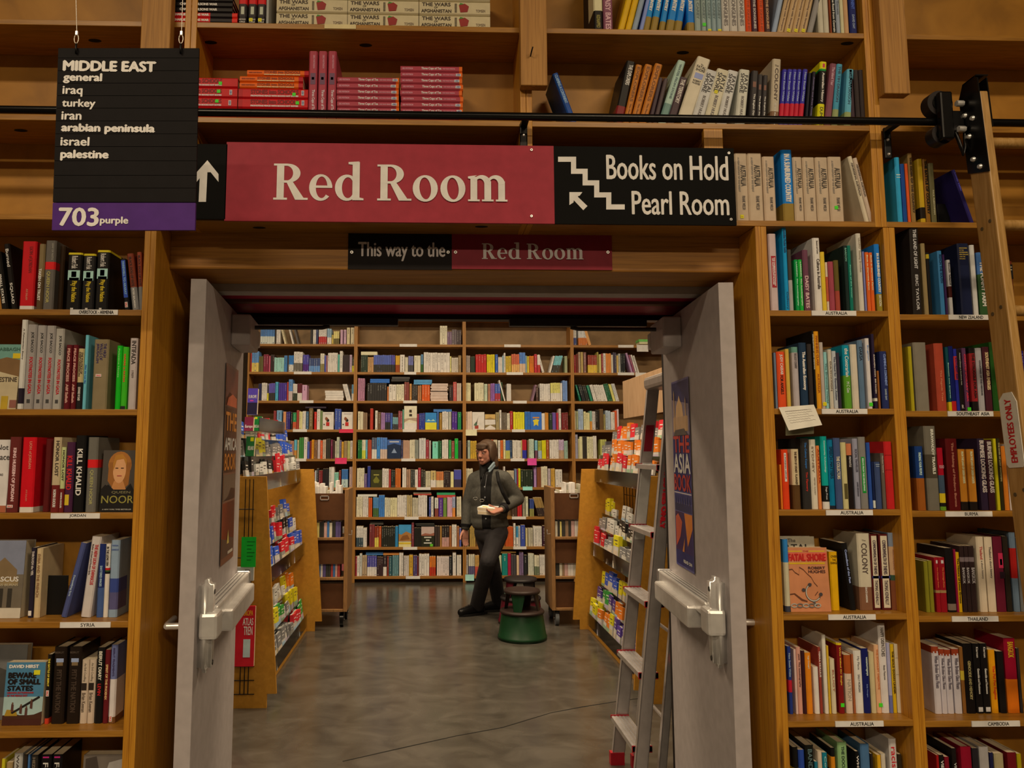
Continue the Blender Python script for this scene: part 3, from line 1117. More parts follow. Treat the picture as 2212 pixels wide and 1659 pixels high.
def label_for(e, col, hard, ang, i, n, prefix, what=None):
    o = e[4] if len(e) > 4 else {}
    c = cname(col)
    kind = what or ('hardback' if hard else 'paperback')
    lean = 'leaning ' if abs(ang) > .07 else ''
    name = o.get('n')
    where = f'{nth(i + 1)} from the left on {prefix}' if i * 2 < n + 3 or n < 8 else f'{nth(n - i)} from the right on {prefix}'
    if name:
        lab = f'{lean}{c} {kind} titled {name}, {where}'
    else:
        b = o.get('b', ())
        two = f' with {cname(b[0][2])} band' if b and cname(b[0][2]) != c else ''
        lab = f'{lean}{c} {kind}{two}, {where}'
    wds = lab.split()
    if len(wds) > 16:
        lab = lab.replace(' from the', ' from').replace(' titled', '').replace(' the ', ' ')
    return lab


def rowbooks(spec, prefix, entries, group):
    for i, e in enumerate(entries):
        if len(e) == 4:
            e = (*e, {})
        e[4].setdefault('g', group)
        stand(spec, i, len(entries), e, prefix)


def T(s, c='w', a=.1, b=.8, sz=.5, off=0):
    return (s, c, a, b, sz, off)


S1 = 400 / 2212
PZ = Y0 = YF + .012


def rw(ox, oy, s, base, z, dy=.012):
    return (ox, oy, s, base, z, YF + dy)


PN = dict(b=[(0, .035, '#b8a01c')], t=[T('Robert Fisk', 'w', .06, .28, .42), T('Pity the Nation', '#b89a18', .50, .86, .45)], n='Pity the Nation',
          m=[('', '#8fb4b0', .06, .9, .31, .48), ('', '#7a4a30', .3, .65, .33, .43), ('', '#241c18', .15, .85, .44, .48), ('', '#d0c8c0', .35, .55, .965, .99)], h=0)
rowbooks(rw(0, 500, S1, 925, LV[0]), 'the OVERSTOCK ARMENIA shelf', [
    (15, 98, 250, '#171310', dict(xt=-72, t=[T('SMALL STATES', 'w', .4, .9, .35)], n='Small States')),
    (132, 205, 155, '#17120f', dict(xt=42, t=[T('Burned', 'w', .08, .35, .5), T('SQUAD', 'w', .6, .92, .5)], n='Squad')),
    (225, 398, 120, '#a8161a', dict(h=1, rough=.34, b=[(.945, 1, '#c8bcae')], t=[T('LION of JORDAN', '#7a1014', .08, .46, .3, .1), T('AVI SHLAIM', '#c87058', .7, .86, .14, 0)], n='Lion of Jordan')),
    (425, 500, 150, '#6e5a3a', dict(b=[(.5, 1, '#4c3a24')], t=[T('TAKEN ON TRUST', 'w', .38, .86, .42, -.1)], n='Taken on Trust')),
    (505, 632, 110, '#554d44', dict(h=1, b=[(.31, .42, '#b81c1c')], t=[T('QUEEN NOOR', '#94864c', .45, .9, .34, -.1), T('LEAP OF FAITH', '#8a8070', .04, .28, .16, .2)])),
    (645, 740, 175, '#2c1c0e', dict(dy=.03)),
    (780, 952, 255, '#14110f', dict(PN)), (966, 1112, 268, '#1c1918', dict(PN)), (1130, 1282, 225, '#14110f', dict(PN, d=.2)),
    (1488, 1548, 330, '#0f0e10', dict(xt=1440, m=[('', '#1d3a86', .08, .92, .03, .76)], t=[T('FAREWELL TO ARARAT', '#6a88c8', .06, .7, .4)], s=[('s', .5, .90)])),
    (1582, 1660, 270, '#6a2c1a', dict(xt=1512, b=[(.6, 1, '#6c6660')], t=[T('BLACK DOG OF FATE', '#3a1a12', .06, .58, .4), T('PETER BALAKIAN', 'w', .62, .96, .25)], n='Black Dog of Fate')),
    (1664, 1720, 250, '#7a3420', dict(xt=1632, b=[(.6, 1, '#6c6660')], t=[T('BLACK DOG OF FATE', '#3a1a12', .06, .58, .4)], n='Black Dog of Fate')),
], 'books on the OVERSTOCK ARMENIA shelf')

FG = dict(t=[T('JOE SACCO', '#33302e', .09, .33, .34, .08), T('FOOTNOTES IN GAZA', '#a02428', .39, .82, .34, .08)], m=[('', '#3a3632', .35, .7, .885, .93)], n='Footnotes in Gaza', h=1)
rowbooks(rw(0, 690, S1, 1062, LV[1], .008), 'second shelf of the left bookcase', [
    (198, 268, 5, '#b8aea0', dict(b=[(.77, .94, '#241c24')], t=[T('A Palestinian Story', '#5a5048', .1, .45, .25)], dy=-.004)),
    (272, 388, 62, '#877c72', dict(FG)), (392, 498, 72, '#8b8076', dict(FG)), (502, 612, 76, '#8b8076', dict(FG)), (616, 722, 112, '#948a7c', dict(FG)),
    (752, 826, 305, '#541418', dict(t=[T('PEACE PROCESS  Afif Safieh', '#a87868', .06, .9, .4)], n='Peace Process')), (832, 896, 305, '#541418', dict(t=[T('PEACE PROCESS  Afif Safieh', '#a87868', .06, .9, .4)], n='Peace Process')),
    (900, 972, 350, '#a48e60', dict(b=[(.56, 1, '#1c1a18')], t=[T('THE POLITICS OF', '#4a3a2c', .06, .42, .3, .2), T('DISPOSSESSION', '#4a3a2c', .06, .46, .3, -.15), T('EDWARD W SAID', 'w', .64, .86, .4)], n='The Politics of Dispossession')),
    (978, 1020, 188, '#5c98a0', dict(d=.19, t=[T('After the Last Sky', '#2c4a88', .4, .66, .5)], n='After the Last Sky')),
    (1088, 1268, 240, '#716044', dict(h=1, rough=.3, t=[T('THE HIGH', '#2e2448', .06, .26, .2, .25), T('WALLS OF', '#2e2448', .06, .3, .2, 0), T('JERUSALEM', '#2e2448', .06, .34, .2, -.25)], s=[('s', .4, .52, False)], n='The High Walls of Jerusalem')),
    (1365, 1428, 315, '#149018', dict(t=[T('Palestine Notes', '#6ac858', .05, .5, .25)])), (1432, 1502, 330, '#34901a', dict(t=[T('HAMAS vs FATAH', '#c83a20', .12, .56, .3)], m=[('', '#1a1a18', .1, .9, .95, 1)], n='Hamas vs Fatah')),
    (1520, 1612, 225, '#98887e', dict(t=[T('INTIFADA', '#2c2420', .04, .37, .55, .05), T('1989', '#5a4a44', .46, .56, .3)], n='Intifada')),
], 'books on the second shelf of the left bookcase')

HL = lambda c1: dict(b=[(.64, 1, '#5e1c18')], t=[T('HONOR LOST', '#3a3028', .05, .52, .4, .1), T('NORMA KHOURI', 'w', .70, .93, .36)], n='Honor Lost')
rowbooks(rw(0, 930, S1, 975, LV[2], .01), 'the JORDAN shelf', [
    (65, 200, 78, '#56201c', dict(h=1, rough=.28, t=[T('KING HUSSEIN OF JORDAN', '#b89088', .15, .85, .36)], s=[('s', .38, .92, False)])),
    (222, 388, 82, '#ac1018', dict(h=1, rough=.34, b=[(.93, 1, '#b8aa98')], t=[T('LION of JORDAN', '#c86850', .06, .42, .24, .1), T('AVI SHLAIM', '#c06050', .7, .85, .12)], n='Lion of Jordan')),
    (500, 585, 100, '#4a1412', dict(dy=.02)),
    (592, 690, 82, '#a08a68', HL(0)), (694, 750, 200, '#a0a068', HL(0)),
    (755, 855, 140, '#3c1c30', dict(t=[T('KILL KHALID', '#b02020', .2, .68, .6)], m=[('', '#b09020', .1, .6, .75, .9)], n='Kill Khalid')), (862, 985, 60, '#14110f', dict(h=1, rough=.34, t=[T('KILL KHALID', '#d8ccc0', .18, .78, .5)], n='Kill Khalid')),
    (1012, 1135, 82, '#5a5348', dict(h=1, b=[(.30, .41, '#b41c1c')], t=[T('QUEEN NOOR', '#8a8050', .44, .9, .36)])),
], 'books on the JORDAN shelf')

rowbooks(rw(0, 1140, S1, 1072, LV[3], .055), 'the SYRIA shelf', [
    (328, 384, 240, '#221c26', dict(t=[T('THROUGH the VEIL', '#a8988a', .05, .4, .5)], m=[('', '#c8beb4', .1, .8, .9, .97)], n='Through the Veil')),
    (392, 468, 250, '#aa9068', dict(t=[T('SYRIA AND THE FRENCH', '#7a5a3c', .08, .7, .4)])),
    (722, 792, 190, '#3e4264', dict(xt=962, t=[T('Demystifying Syria', '#9098b8', .44, .72, .4)], n='Demystifying Syria')),
    (960, 1078, 112, '#aa9c90', dict(xt=1098, t=[T('THE NEW LION OF DAMASCUS', '#9a3a38', .1, .6, .34, .15), T('Bashar al-Asad and Modern Syria', '#5a4a44', .1, .48, .2, -.25)], n='The New Lion of Damascus')),
    (1145, 1222, 195, '#1c2550', dict(b=[(.6, 1, '#38486c')], t=[T('SHATTERED IMAGES', '#8898b8', .3, .58, .35)], n='Shattered Images')),
    (1226, 1282, 195, '#b8aa98', dict(b=[(.33, .36, '#a01c1c'), (.36, .38, '#304a24'), (.38, .41, '#14120f')], t=[T('IN THE LIONS DEN', '#2a2420', .04, .3, .5)], n='In the Lions Den')),
    (1288, 1395, 150, '#74808a', dict(b=[(.5, .68, '#303a6a'), (.68, .9, '#4a4460')], m=[('MARIA', '#3a4a78', .15, .85, .06, .08), ('DAMASCUS', '#3a4a78', .1, .9, .115, .135)])),
], 'books on the SYRIA shelf')

AEC = dict(t=[T('An Evil Cradling', '#7a6a58', .05, .34, .4), T('Brian Keenan', '#5a4a3c', .52, .82, .5)], m=[('', '#241a14', .1, .85, .365, .48)], n='An Evil Cradling')
PTL = dict(h=1, m=[('', '#8088a8', .2, .8, .15, .2), ('', '#6a5438', .25, .75, .2, .245), ('BEIRUT', '#4a3c30', .1, .8, .06, .085)], t=[T('PITY THE NATION', '#3a2c22', .3, .85, .4)])
rowbooks(rw(0, 1380, S1, 1050, LV[4], .06), 'the shelf below SYRIA', [
    (525, 572, 190, '#1a140e', dict(t=[T('THE BATTLE OF BEIRUT', '#b8a030', .06, .46, .5)], s=[('s', .5, .56)], b=[(.92, 1, '#a8301c')], n='The Battle of Beirut')),
    (602, 752, 100, '#1c130d', dict(PTL)), (782, 934, 98, '#1c130d', dict(PTL)),
    (942, 1026, 255, '#a8927a', dict(AEC)), (1030, 1112, 250, '#a8927a', dict(AEC)),
    (1120, 1210, 108, '#12100e', dict(t=[T('BEIRUT DIARY', '#c8b898', .05, .43, .42), T('LEVIN', '#b82020', .48, .63, .42)], n='Beirut Diary')),
    (1216, 1280, 135, '#541618', dict(t=[T('SPIRIT OF THE PHOENIX', '#b08858', .2, .68, .4)], n='Spirit of the Phoenix')),
    (1286, 1366, 75, '#5c6080', dict(b=[(.44, .92, '#b8aaa0'), (.92, 1, '#6a4424')], t=[T('BEIRUT FRAGMENTS', '#3a3450', .04, .4, .3)], s=[('s', .4, .94)])),
], 'books on the shelf below SYRIA')
rowbooks(rw(0, 1380, S1, 2470, LV[5], .06), 'lowest shelf at left', [
    (-40, 0, 1440, '#a8981c'), (14, 90, 1485, '#8a7048'), (104, 208, 1372, '#989084', dict(t=[T('WAR', '#3a3028', .02, .25, .3)])), (225, 268, 1385, '#2a2018'), (275, 302, 1385, '#3a5a80'), (312, 392, 1395, '#2a241e', dict(t=[T('HEZBOLLAH', '#6a5a48', .03, .4, .4)])),
    (432, 558, 1390, '#141010', dict(t=[T('For', 'w', .1, .3, .5), ], m=[('', '#98205a', .2, .8, .02, .04)])), (572, 690, 1388, '#141010', dict(t=[T('For', 'w', .1, .3, .5)], m=[('', '#98205a', .2, .8, .02, .04)])),
], 'books on the lowest shelf at left')

S2 = 320 / 2212
rowbooks(rw(1640, 480, S2, 1308, LV2[0], .015), 'the first AUSTRALIA shelf', [
    (180, 302, 175, '#a89088', dict(h=1, m=[('', '#8c1c24', .25, .85, .29, .7)], t=[T('THE CAMBRIDGE DICTIONARY', '#d0a8a0', .31, .68, .14, .15), T('OF AUSTRALIAN PLACES', '#d0a8a0', .32, .66, .14, -.05)])),
    (400, 460, 35, '#1478a8', dict(d=.2, t=[T('Australian Pocket Guide', '#0c3c5c', .05, .33, .6), T('OzStory', '#0c3c5c', .78, .98, .5)])),
    (465, 522, 410, '#38342c', dict(b=[(.5, 1, '#8c857c')])),
    (560, 615, 560, '#0e7a38', dict(t=[T('LARRIKIN  The Autobiography', '#8cc890', .05, .9, .35)])), (620, 676, 560, '#1c9030', dict(t=[T('LARRIKIN  The Autobiography', '#a0d890', .05, .9, .35)])),
    (690, 775, 415, '#5c3440', dict(t=[T('DAISY BATES', '#b8948c', .43, .95, .6)], h=1)),
    (850, 958, 238, '#c4bab0', dict(d=.19, t=[T('Bennett and Carter', '#4a4038', .04, .22, .2, .1), T('Culture in Australia', '#4a4038', .29, .7, .42, .12)], n='Culture in Australia')),
    (962, 1022, 445, '#c09a28'), (1024, 1056, 600, '#b8a088', dict(b=[(.3, .8, '#a04830')])),
    (1068, 1150, 590, '#863840'), (1156, 1226, 570, '#8a3a2c', dict(b=[(0, .6, '#54461c')])),
    (1312, 1364, 350, '#182420', dict(t=[T('BARDON', '#6a9880', .04, .24, .5)])), (1368, 1420, 350, '#0e5c4a', dict(t=[T('People of the Water', '#68a890', .3, .8, .3)], d=.14)),
    (1510, 1584, 170, '#b0a490', dict(d=.2, t=[T('ULURU  Stanley Breeden', '#8a7c68', .06, .5, .45)], n='Uluru', dy=-.008)), (1588, 1612, 440, '#6a6a90'),
    (1630, 1686, 450, '#c8501c', dict(t=[T('Back in Darwins Farm', '#e0a880', .05, .64, .3)])), (1690, 1742, 455, '#c8501c', dict(t=[T('Back in Darwins Farm', '#e0a880', .05, .64, .3)])),
    (1776, 1856, 330, '#1860a8', dict(b=[(.74, 1, '#7c6a20')], t=[T('IN A SUNBURNED COUNTRY', '#b8c8d8', .14, .72, .45), T('BRYSON', '#c8c0a8', .76, .92, .45)], n='In a Sunburned Country')),
], 'books on the first AUSTRALIA shelf')
rowbooks(rw(1640, 700, S2, 1240, LV2[1], .015), 'the second AUSTRALIA shelf', [
    (250, 286, 430, '#5a6470'), (296, 420, 415, '#c8401c', dict(t=[T('JUDY CASSAB', '#e0c8b0', .05, .4, .4), T('FOR ANGELS', '#2c1410', .42, .75, .35)])), (430, 486, 375, '#b08c38', dict(rough=.34)),
    (530, 622, 345, '#988a84', dict(b=[(0, .09, '#567a68')], t=[T('THE LUCKY COUNTRY', '#5a4e4a', .1, .35, .4)])),
    (640, 752, 280, '#1c2c3c', dict(h=1, t=[T('The Australian Economy', '#c8c4b8', .14, .72, .5)], n='The Australian Economy')),
    (762, 832, 300, '#2c2420'), (840, 862, 100, '#14120f', dict(d=.2, t=[T('DEVELOPMENT AND DEFENCE', '#a09888', .05, .5, .4)])), (870, 946, 112, '#c87a14', dict(t=[T('MANNING CLARK', '#8a4410', .06, .45, .4), T('AUSTRALIA', '#8a4410', .55, .8, .4)], h=1)),
    (950, 1002, 275, '#9a8a7c', dict(s=[('y', .6, .93)])), (1006, 1052, 420, '#78a098', dict(t=[T('The Drowned World', '#4a6a64', .2, .9, .4)])), (1070, 1126, 380, '#a89a84', dict(t=[T('CULTIVATION', '#5a4c40', .2, .7, .3)])),
    (1132, 1192, 405, '#9a9894', dict(t=[T('The Need for Genetic Action', '#4a4a54', .1, .85, .4)])), (1196, 1242, 430, '#2e2630'),
    (1292, 1398, 318, '#0c7080', dict(h=1, b=[(.48, 1, '#4c7a20')], t=[T('the Contrarian', '#b0c8b0', .05, .5, .5), T('M C Gee', '#b0c8a0', .58, .75, .4)])),
    (1410, 1512, 305, '#b0a088', dict(h=1)), (1522, 1602, 245, '#4c5e6e', dict(t=[T('DAKSA', '#1c2228', .1, .3, .5)])), (1640, 1702, 215, '#b4a8a0', dict(t=[T('English', '#6880a8', .1, .32, .4)], s=[('g', .5, .94)])),
    (1736, 1778, 150, '#241a2c', dict(t=[T('KAKADU MAN  Bill Neidjie', '#a89888', .28, .8, .5)], b=[(.86, .9, '#b8b098')], n='Kakadu Man')), (1792, 1816, 700, '#7c481c'),
    (1852, 1956, 410, '#20264a', dict(t=[T('CLAIMING A CONTINENT', '#6a78a8', .05, .6, .32, .12), T('DAVID DAY', '#98a0b8', .66, .85, .25)], h=1, n='Claiming a Continent')),
], 'books on the second AUSTRALIA shelf')
S3 = 330 / 2212
rowbooks(rw(1650, 910, S3, 1270, LV2[2], .015), 'the third AUSTRALIA shelf', [
    (256, 286, 630, '#b8641c'), (296, 392, 410, '#bc3414', dict(m=[('', '#b8aca0', .3, .65, .06, .54)], t=[T('A FOREIGN AFFAIR', '#6a5a50', .08, .5, .18, -.02)])), (440, 548, 405, '#b09a74', dict(b=[(.6, 1, '#4c3218')], t=[T('THE BIRTH OF SYDNEY', '#4a3424', .04, .4, .3), T('FLANNERY', '#3a2818', .42, .62, .3)], n='The Birth of Sydney')),
    (582, 702, 250, '#282420', dict(h=1, t=[T('The Colony Keeper', '#2c5a88', .06, .43, .3), T('Tim Flannery', '#a82c20', .48, .75, .3)])), (710, 802, 265, '#b4a68e', dict(t=[T('SYDNEY', '#6a5a48', .1, .48, .3, -.1), T('PIETER CAREY', '#8a7a66', .55, .8, .2)], h=1)),
    (806, 850, 355, '#b86a34', dict(t=[T('AUSTRALIA', '#8a2c14', .05, .6, .5)])), (872, 968, 220, '#0c8478', dict(b=[(.68, .9, '#14120f'), (.9, 1, '#b8b0a8')], t=[T('Community Archaeology', '#88c0b8', .06, .5, .25), T('Sage Press', '#a8a098', .7, .87, .3)])),
    (972, 1052, 270, '#0a5c78', dict(t=[T('SPEECH MATTERS', '#08283c', .1, .56, .5)], b=[(.95, 1, '#1c2028')], n='Speech Matters')), (1062, 1162, 245, '#38425e', dict(h=1, t=[T('THE COLLECTORS', '#b8a888', .26, .58, .45)], n='Collectors')),
    (1166, 1246, 308, '#a89a68', dict(m=[('', '#4a4020', .2, .8, .62, .85)])), (1250, 1322, 325, '#1a1210', dict(b=[(0, .18, '#a8603c')], t=[T('FREMANTLE', '#a89c90', .2, .36, .4)])), (1340, 1418, 253, '#7c7880', dict(t=[T('SOCIAL TRAVELLER', '#48444c', .15, .48, .4), T('LAURIE HERGENHAN', '#48444c', .62, .82, .3)])),
    (1425, 1532, 228, '#6c655c', dict(m=[('', '#0e7424', .2, .7, .28, .78)], t=[T('ESSAYS FROM THE DEVELOPING', '#a0c898', .3, .75, .2, -.05)], h=1)), (1540, 1592, 310, '#24407c'), (1596, 1628, 590, '#141c38', dict(b=[(.82, .98, '#b0b0ac')])),
    (1642, 1728, 590, '#323c58', dict(m=[('', '#98a0b0', .15, .85, .05, .06), ('', '#98a0b0', .2, .8, .09, .1)])), (1736, 1788, 465, '#54483c', dict(t=[T('Merchant Ventures', '#98887a', .05, .35, .4)])), (1796, 1912, 295, '#a01c1c', dict(h=1, m=[('', '#6a1010', 0, 1, .2, .206), ('', '#6a1010', 0, 1, .42, .426)])),
], 'books on the third AUSTRALIA shelf')
S4 = 340 / 2212
CTH = dict(h=1, m=[('', '#b0a084', .12, .85, .02, .97), ('', '#2c3060', 0, 1, .55, .585)], t=[T('COMMONWEALTH OF THIEVES', '#4a3c3c', .08, .53, .38), T('THOMAS KENEALLY', '#4a3c3c', .61, .93, .38)], n='The Commonwealth of Thieves')
rowbooks(rw(1660, 1130, S4, 1222, LV2[3], .05), 'the fourth AUSTRALIA shelf', [
    (246, 322, 230, '#2a6898', dict(b=[(.32, .92, '#a89c7c'), (.92, 1, '#34343c')], dy=-.02, base=1240)),
    (897, 1012, 405, '#b8880c', dict(m=[('OVER', '#4a3408', .15, .9, .06, .1), ('THE', '#4a3408', .3, .75, .12, .155), ('RANGE', '#4a3408', .1, .95, .17, .21)], n='Over the Range')),
    (1165, 1245, 285, '#12100f', dict(xt=1030, t=[T('Custodians of the Past', '#7880a0', .1, .6, .35)])),
    (1300, 1482, 148, '#a89a80', dict(h=1, b=[(.7, 1, '#6a4630')], t=[T('COLONY', '#4a3c34', .13, .53, .42), T('GRACE KARSKENS', 'w', .7, .9, .14)], m=[('The', '#6a5a4c', .35, .65, .08, .1)], d=.17, n='The Colony')),
    (1486, 1592, 160, '#4a1614', dict(CTH)), (1612, 1742, 160, '#4a1614', dict(CTH)),
    (1750, 1932, 138, '#6c727c', dict(b=[(.18, .55, '#a88460'), (.55, .62, '#2e4230'), (.62, 1, '#6a3a22')], t=[T('THOMAS KENEALLY', '#5a4034', .2, .5, .32, .15), T('AUSTRALIANS', '#8a5a40', .22, .48, .14, -.2)], n='Australians', h=1)),
], 'books on the fourth AUSTRALIA shelf')
rowbooks(rw(1670, 1340, S4, 1352, LV2[4], .06), 'the fifth AUSTRALIA shelf', [
    (242, 292, 370, '#22306c', dict(b=[(.5, .68, '#a81c2c')], t=[T('New South Wales', '#8898c0', .1, .45, .5)])), (330, 364, 410, '#b89a8c'), (370, 432, 380, '#b07c68', dict(t=[T('yami  The autobiography', '#5a3830', .1, .6, .4)])), (440, 488, 430, '#30161a'),
    (490, 576, 460, '#c06a14', dict(t=[T('Inga Cowgirl', '#e0b890', .05, .26, .3)])), (602, 672, 660, '#c0b6ac'), (676, 712, 378, '#7c3024', dict(t=[T('TERRA NULLIUS', '#d0a898', .06, .45, .6)], n='Terra Nullius')), (742, 796, 208, '#b8ac98', dict(d=.2)), (800, 822, 360, '#b08a20'),
    (842, 908, 545, '#b0a080', dict(t=[T('ELLIOT', '#8a4a38', .2, .6, .3)])), (946, 1022, 320, '#6a1414', dict(b=[(0, .03, '#c0a018')], t=[T('Who Killed Dr Bogle', '#b08828', .06, .6, .3)], s=[('g', .5, .88)])),
    (1046, 1142, 490, '#b09880', dict(b=[(0, .32, '#8c4018')], t=[T('NATION', '#8a7a68', .42, .78, .5)], n='Nation')), (1146, 1172, 480, '#8a4c2c'), (1180, 1292, 430, '#b8b0a8', dict(t=[T('My Place', '#6a6460', .09, .3, .3), T('SALLY MORGAN', '#6a6460', .38, .66, .25)], n='My Place')),
    (1296, 1392, 400, '#141848', dict(t=[T('wanamurraganya', '#a8b0c8', .13, .42, .3, .1), T('Sally Morgan', '#6878a8', .55, .75, .2)])), (1400, 1472, 450, '#a8966c'), (1476, 1542, 350, '#c08c64', dict(t=[T('THE SOCIALIST OBJECTIVE', '#a86038', .06, .65, .4)], s=[('g', .7, .88)])),
    (1546, 1652, 45, '#b4a89c', dict(d=.2, t=[T('HAPPY DISPATCHES', '#5a5048', .05, .37, .45), T('Banjo Paterson', '#5a5048', .47, .63, .3)], n='Happy Dispatches')), (1656, 1702, 320, '#8a8494', dict(b=[(.75, 1, '#585a80')])),
    (1706, 1756, 340, '#b08c14', dict(t=[T('THE GOLD DOWN UNDER', '#4a3608', .1, .72, .45)])), (1766, 1836, 335, '#b4a488', dict(m=[('', '#8a7a64', 0, 1, .2, .206), ('', '#8a7a64', 0, 1, .44, .446)])), (1846, 1922, 335, '#6c2c18', dict(b=[(.7, 1, '#b09c80')], t=[T('pool', '#d0b8a0', .54, .66, .45), T('DESMOND', '#4a3428', .73, .95, .4)])),
], 'books on the fifth AUSTRALIA shelf')
S5 = 522 / 2212
rowbooks(rw(1690, 1570, S5, 910, LV2[5], .06), 'the shelf below the last AUSTRALIA label', [
    (128, 176, 190, '#14120f', dict(b=[(.28, .5, '#b09a18')])), (180, 236, 215, '#243a7c'), (246, 322, 172, '#12130f', dict(t=[T('BANDIT', '#4a5a58', .05, .4, .5)])), (326, 354, 322, '#1c5c68'), (358, 398, 226, '#b09a80'), (402, 446, 240, '#14606c', dict(t=[T('Cold', '#88b0b0', .05, .3, .4)])), (480, 518, 195, '#12100e', dict(b=[(.12, .3, '#b06a14')])),
    (545, 632, 145, '#74905c', dict(h=1, t=[T('THE DOCUMENT', '#30402c', .05, .5, .3)])), (706, 738, 228, '#12100e', dict(t=[T('WHISPERS', '#d0c8c0', .06, .5, .6)], n='Whispers')), (756, 840, 160, '#3c5872', dict(h=1)), (844, 866, 250, '#241c18'), (906, 940, 262, '#b88818'), (944, 984, 250, '#a89a84'),
    (1022, 1092, 112, '#a89c90', dict(t=[T('racism', '#a81c24', .1, .46, .6)], n='racism')), (1096, 1134, 255, '#2a2014'), (1200, 1252, 178, '#508878', dict(t=[T('Dominance', '#284a40', .06, .45, .4)])),
], 'books on the shelf below the last AUSTRALIA label')
S6 = 292 / 1275
rowbooks(rw(1920, 320, S6, 678, ZC, .02), 'the shelf above NEW ZEALAND', [
    (92, 140, 88, '#2880b8', dict(h=1, m=[('', '#a8c8d8', .1, .9, .26, .275), ('', '#a8c8d8', .1, .9, .30, .31)])), (144, 182, 150, '#143a70'), (186, 214, 148, '#cc481c'), (220, 263, 50, '#7a5c30', dict(h=1, rough=.34, t=[T('THE RIDER OF THE COUNTRY', '#3a2a18', .06, .85, .4)])),
    (308, 356, 103, '#a88418', dict(b=[(.75, .92, '#1a140e')], d=.16)), (360, 402, 105, '#7a5018', dict(t=[T('THE BATTLE OF COUNTRY', '#1c140c', .03, .85, .5)])), (412, 462, 142, '#5c5434', dict(t=[T('PAUL FLEISCHMAN', '#a89c78', .45, .85, .25)], h=1)),
    (772, 812, 210, '#241c4c', dict(xt=592, d=.17, t=[T('Lonely Valley', '#5048a0', .06, .4, .4)])),
], 'books on the shelf above NEW ZEALAND')
rowbooks(rw(1920, 320, S6, 1568, LV3[0], .015), 'the NEW ZEALAND shelf', [
    (238, 322, 745, '#1e1814', dict(h=1, xt=196, rough=.3, d=.2, t=[T('THIS LAND OF LIGHT', '#989088', .03, .48, .36), T('ERIC TAYLOR', '#989088', .55, .95, .3)], n='This Land of Light', dy=-.01)), (346, 388, 900, '#786440'), (392, 420, 985, '#141210', dict(b=[(.03, .1, '#988018')])),
    (500, 542, 970, '#34688c', dict(t=[T('REACH THE SOUTH', '#14304c', .06, .5, .5)], d=.17)), (546, 564, 1005, '#341c40'), (584, 616, 1055, '#a8a098', dict(b=[(.48, .68, '#3a1410')], t=[T('South Island', '#4a4440', .05, .45, .5)])),
    (694, 802, 900, '#14182c', dict(h=1, m=[('ANNOTATIONS', '#a88c3c', .1, .8, .06, .075), ('OF THE', '#a88c3c', .1, .5, .09, .105), ('GOVERNORS', '#a88c3c', .1, .85, .12, .135), ('NEW ZEALAND', '#a88c3c', .1, .9, .15, .165), ('AND THE', '#a88c3c', .1, .6, .18, .195), ('PACIFIC', '#a88c3c', .1, .6, .21, .225)])),
    (812, 857, 915, '#b0a89c'), (872, 950, 985, '#3a5c88', dict(b=[(.35, 1, '#2c4824')], t=[T('THE FUNNY FARM', '#c8c0b0', .15, .85, .5)], n='The Funny Farm')), (1110, 1142, 1030, '#541a14'), (1146, 1206, 1068, '#6a2c1c', dict(h=1, m=[('', '#16120f', .05, .95, .06, .33), ('THE MAORI', '#b8a888', .2, .8, .1, .12), ('TRIBES', '#b8a888', .2, .8, .15, .17)])),
], 'books on the NEW ZEALAND shelf')
S7 = 272 / 2149
rowbooks(rw(1940, 690, S7, 1555, LV3[1], .015), 'the SOUTHEAST ASIA shelf', [
    (240, 300, 465, '#8c7c14'), (330, 555, 395, '#685e4e', dict(h=1, rough=.34)), (690, 852, 410, '#903824', dict(h=1, d=.17, t=[T('The Pagoda Tree', '#b06848', .4, .85, .2)])), (882, 934, 475, '#103c40', dict(b=[(.86, 1, '#b89c14')], t=[T('Between two Empires', '#88a898', .25, .8, .35)])),
    (940, 1016, 460, '#101850', dict(b=[(.85, 1, '#a01c1c')])), (1020, 1074, 505, '#24287c', dict(b=[(.12, .5, '#b02c2c')], t=[T('SOUTHEAST ASIA', '#182060', .14, .49, .6)], n='Southeast Asia')), (1078, 1152, 515, '#1a1412', dict(t=[T('Political Change in Southeast Asia', '#989080', .06, .58, .3)], m=[('R', '#c0b8b0', .2, .7, .9, .96)])),
    (1168, 1236, 490, '#54304a', dict(rough=.34, t=[T('CONTEMPORARY ASIA', '#b83040', .1, .85, .4)], s=[('g', .7, .97)])), (1292, 1392, 485, '#16110f', dict(rough=.34, b=[(.09, .85, '#7c1a1c')], t=[T('THE STRUGGLE FOR ASIA', '#28100e', .1, .8, .4)])), (1402, 1508, 490, '#8c8480', dict(t=[T('COUNTRIES OF THE MEKONG', '#4a4444', .2, .75, .25)])),
    (1522, 1638, 470, '#401a20', dict(t=[T('SOUTHEAST ASIA EMERGES', '#b89c70', .09, .67, .45)], n='Southeast Asia Emerges', h=1)), (1648, 1800, 390, '#1e4414', dict(h=1, t=[T('BALI', '#a8b088', .2, .45, .12)])), (2150, 2235, 540, '#28184c', dict(t=[T('Laos', '#6860a0', .05, .2, .3)])),
], 'books on the SOUTHEAST ASIA shelf')
S8 = 252 / 1900
BLG = lambda: dict(t=[T('BURMESE LOOKING GLASS', '#9c8c80', .03, .75, .6)], n='Burmese Looking Glass')
FLB = lambda: dict(b=[(.86, 1, '#1c1410')], t=[T('FROM THE LAND OF GREEN GHOSTS', '#c8b080', .04, .56, .3)], d=.13)
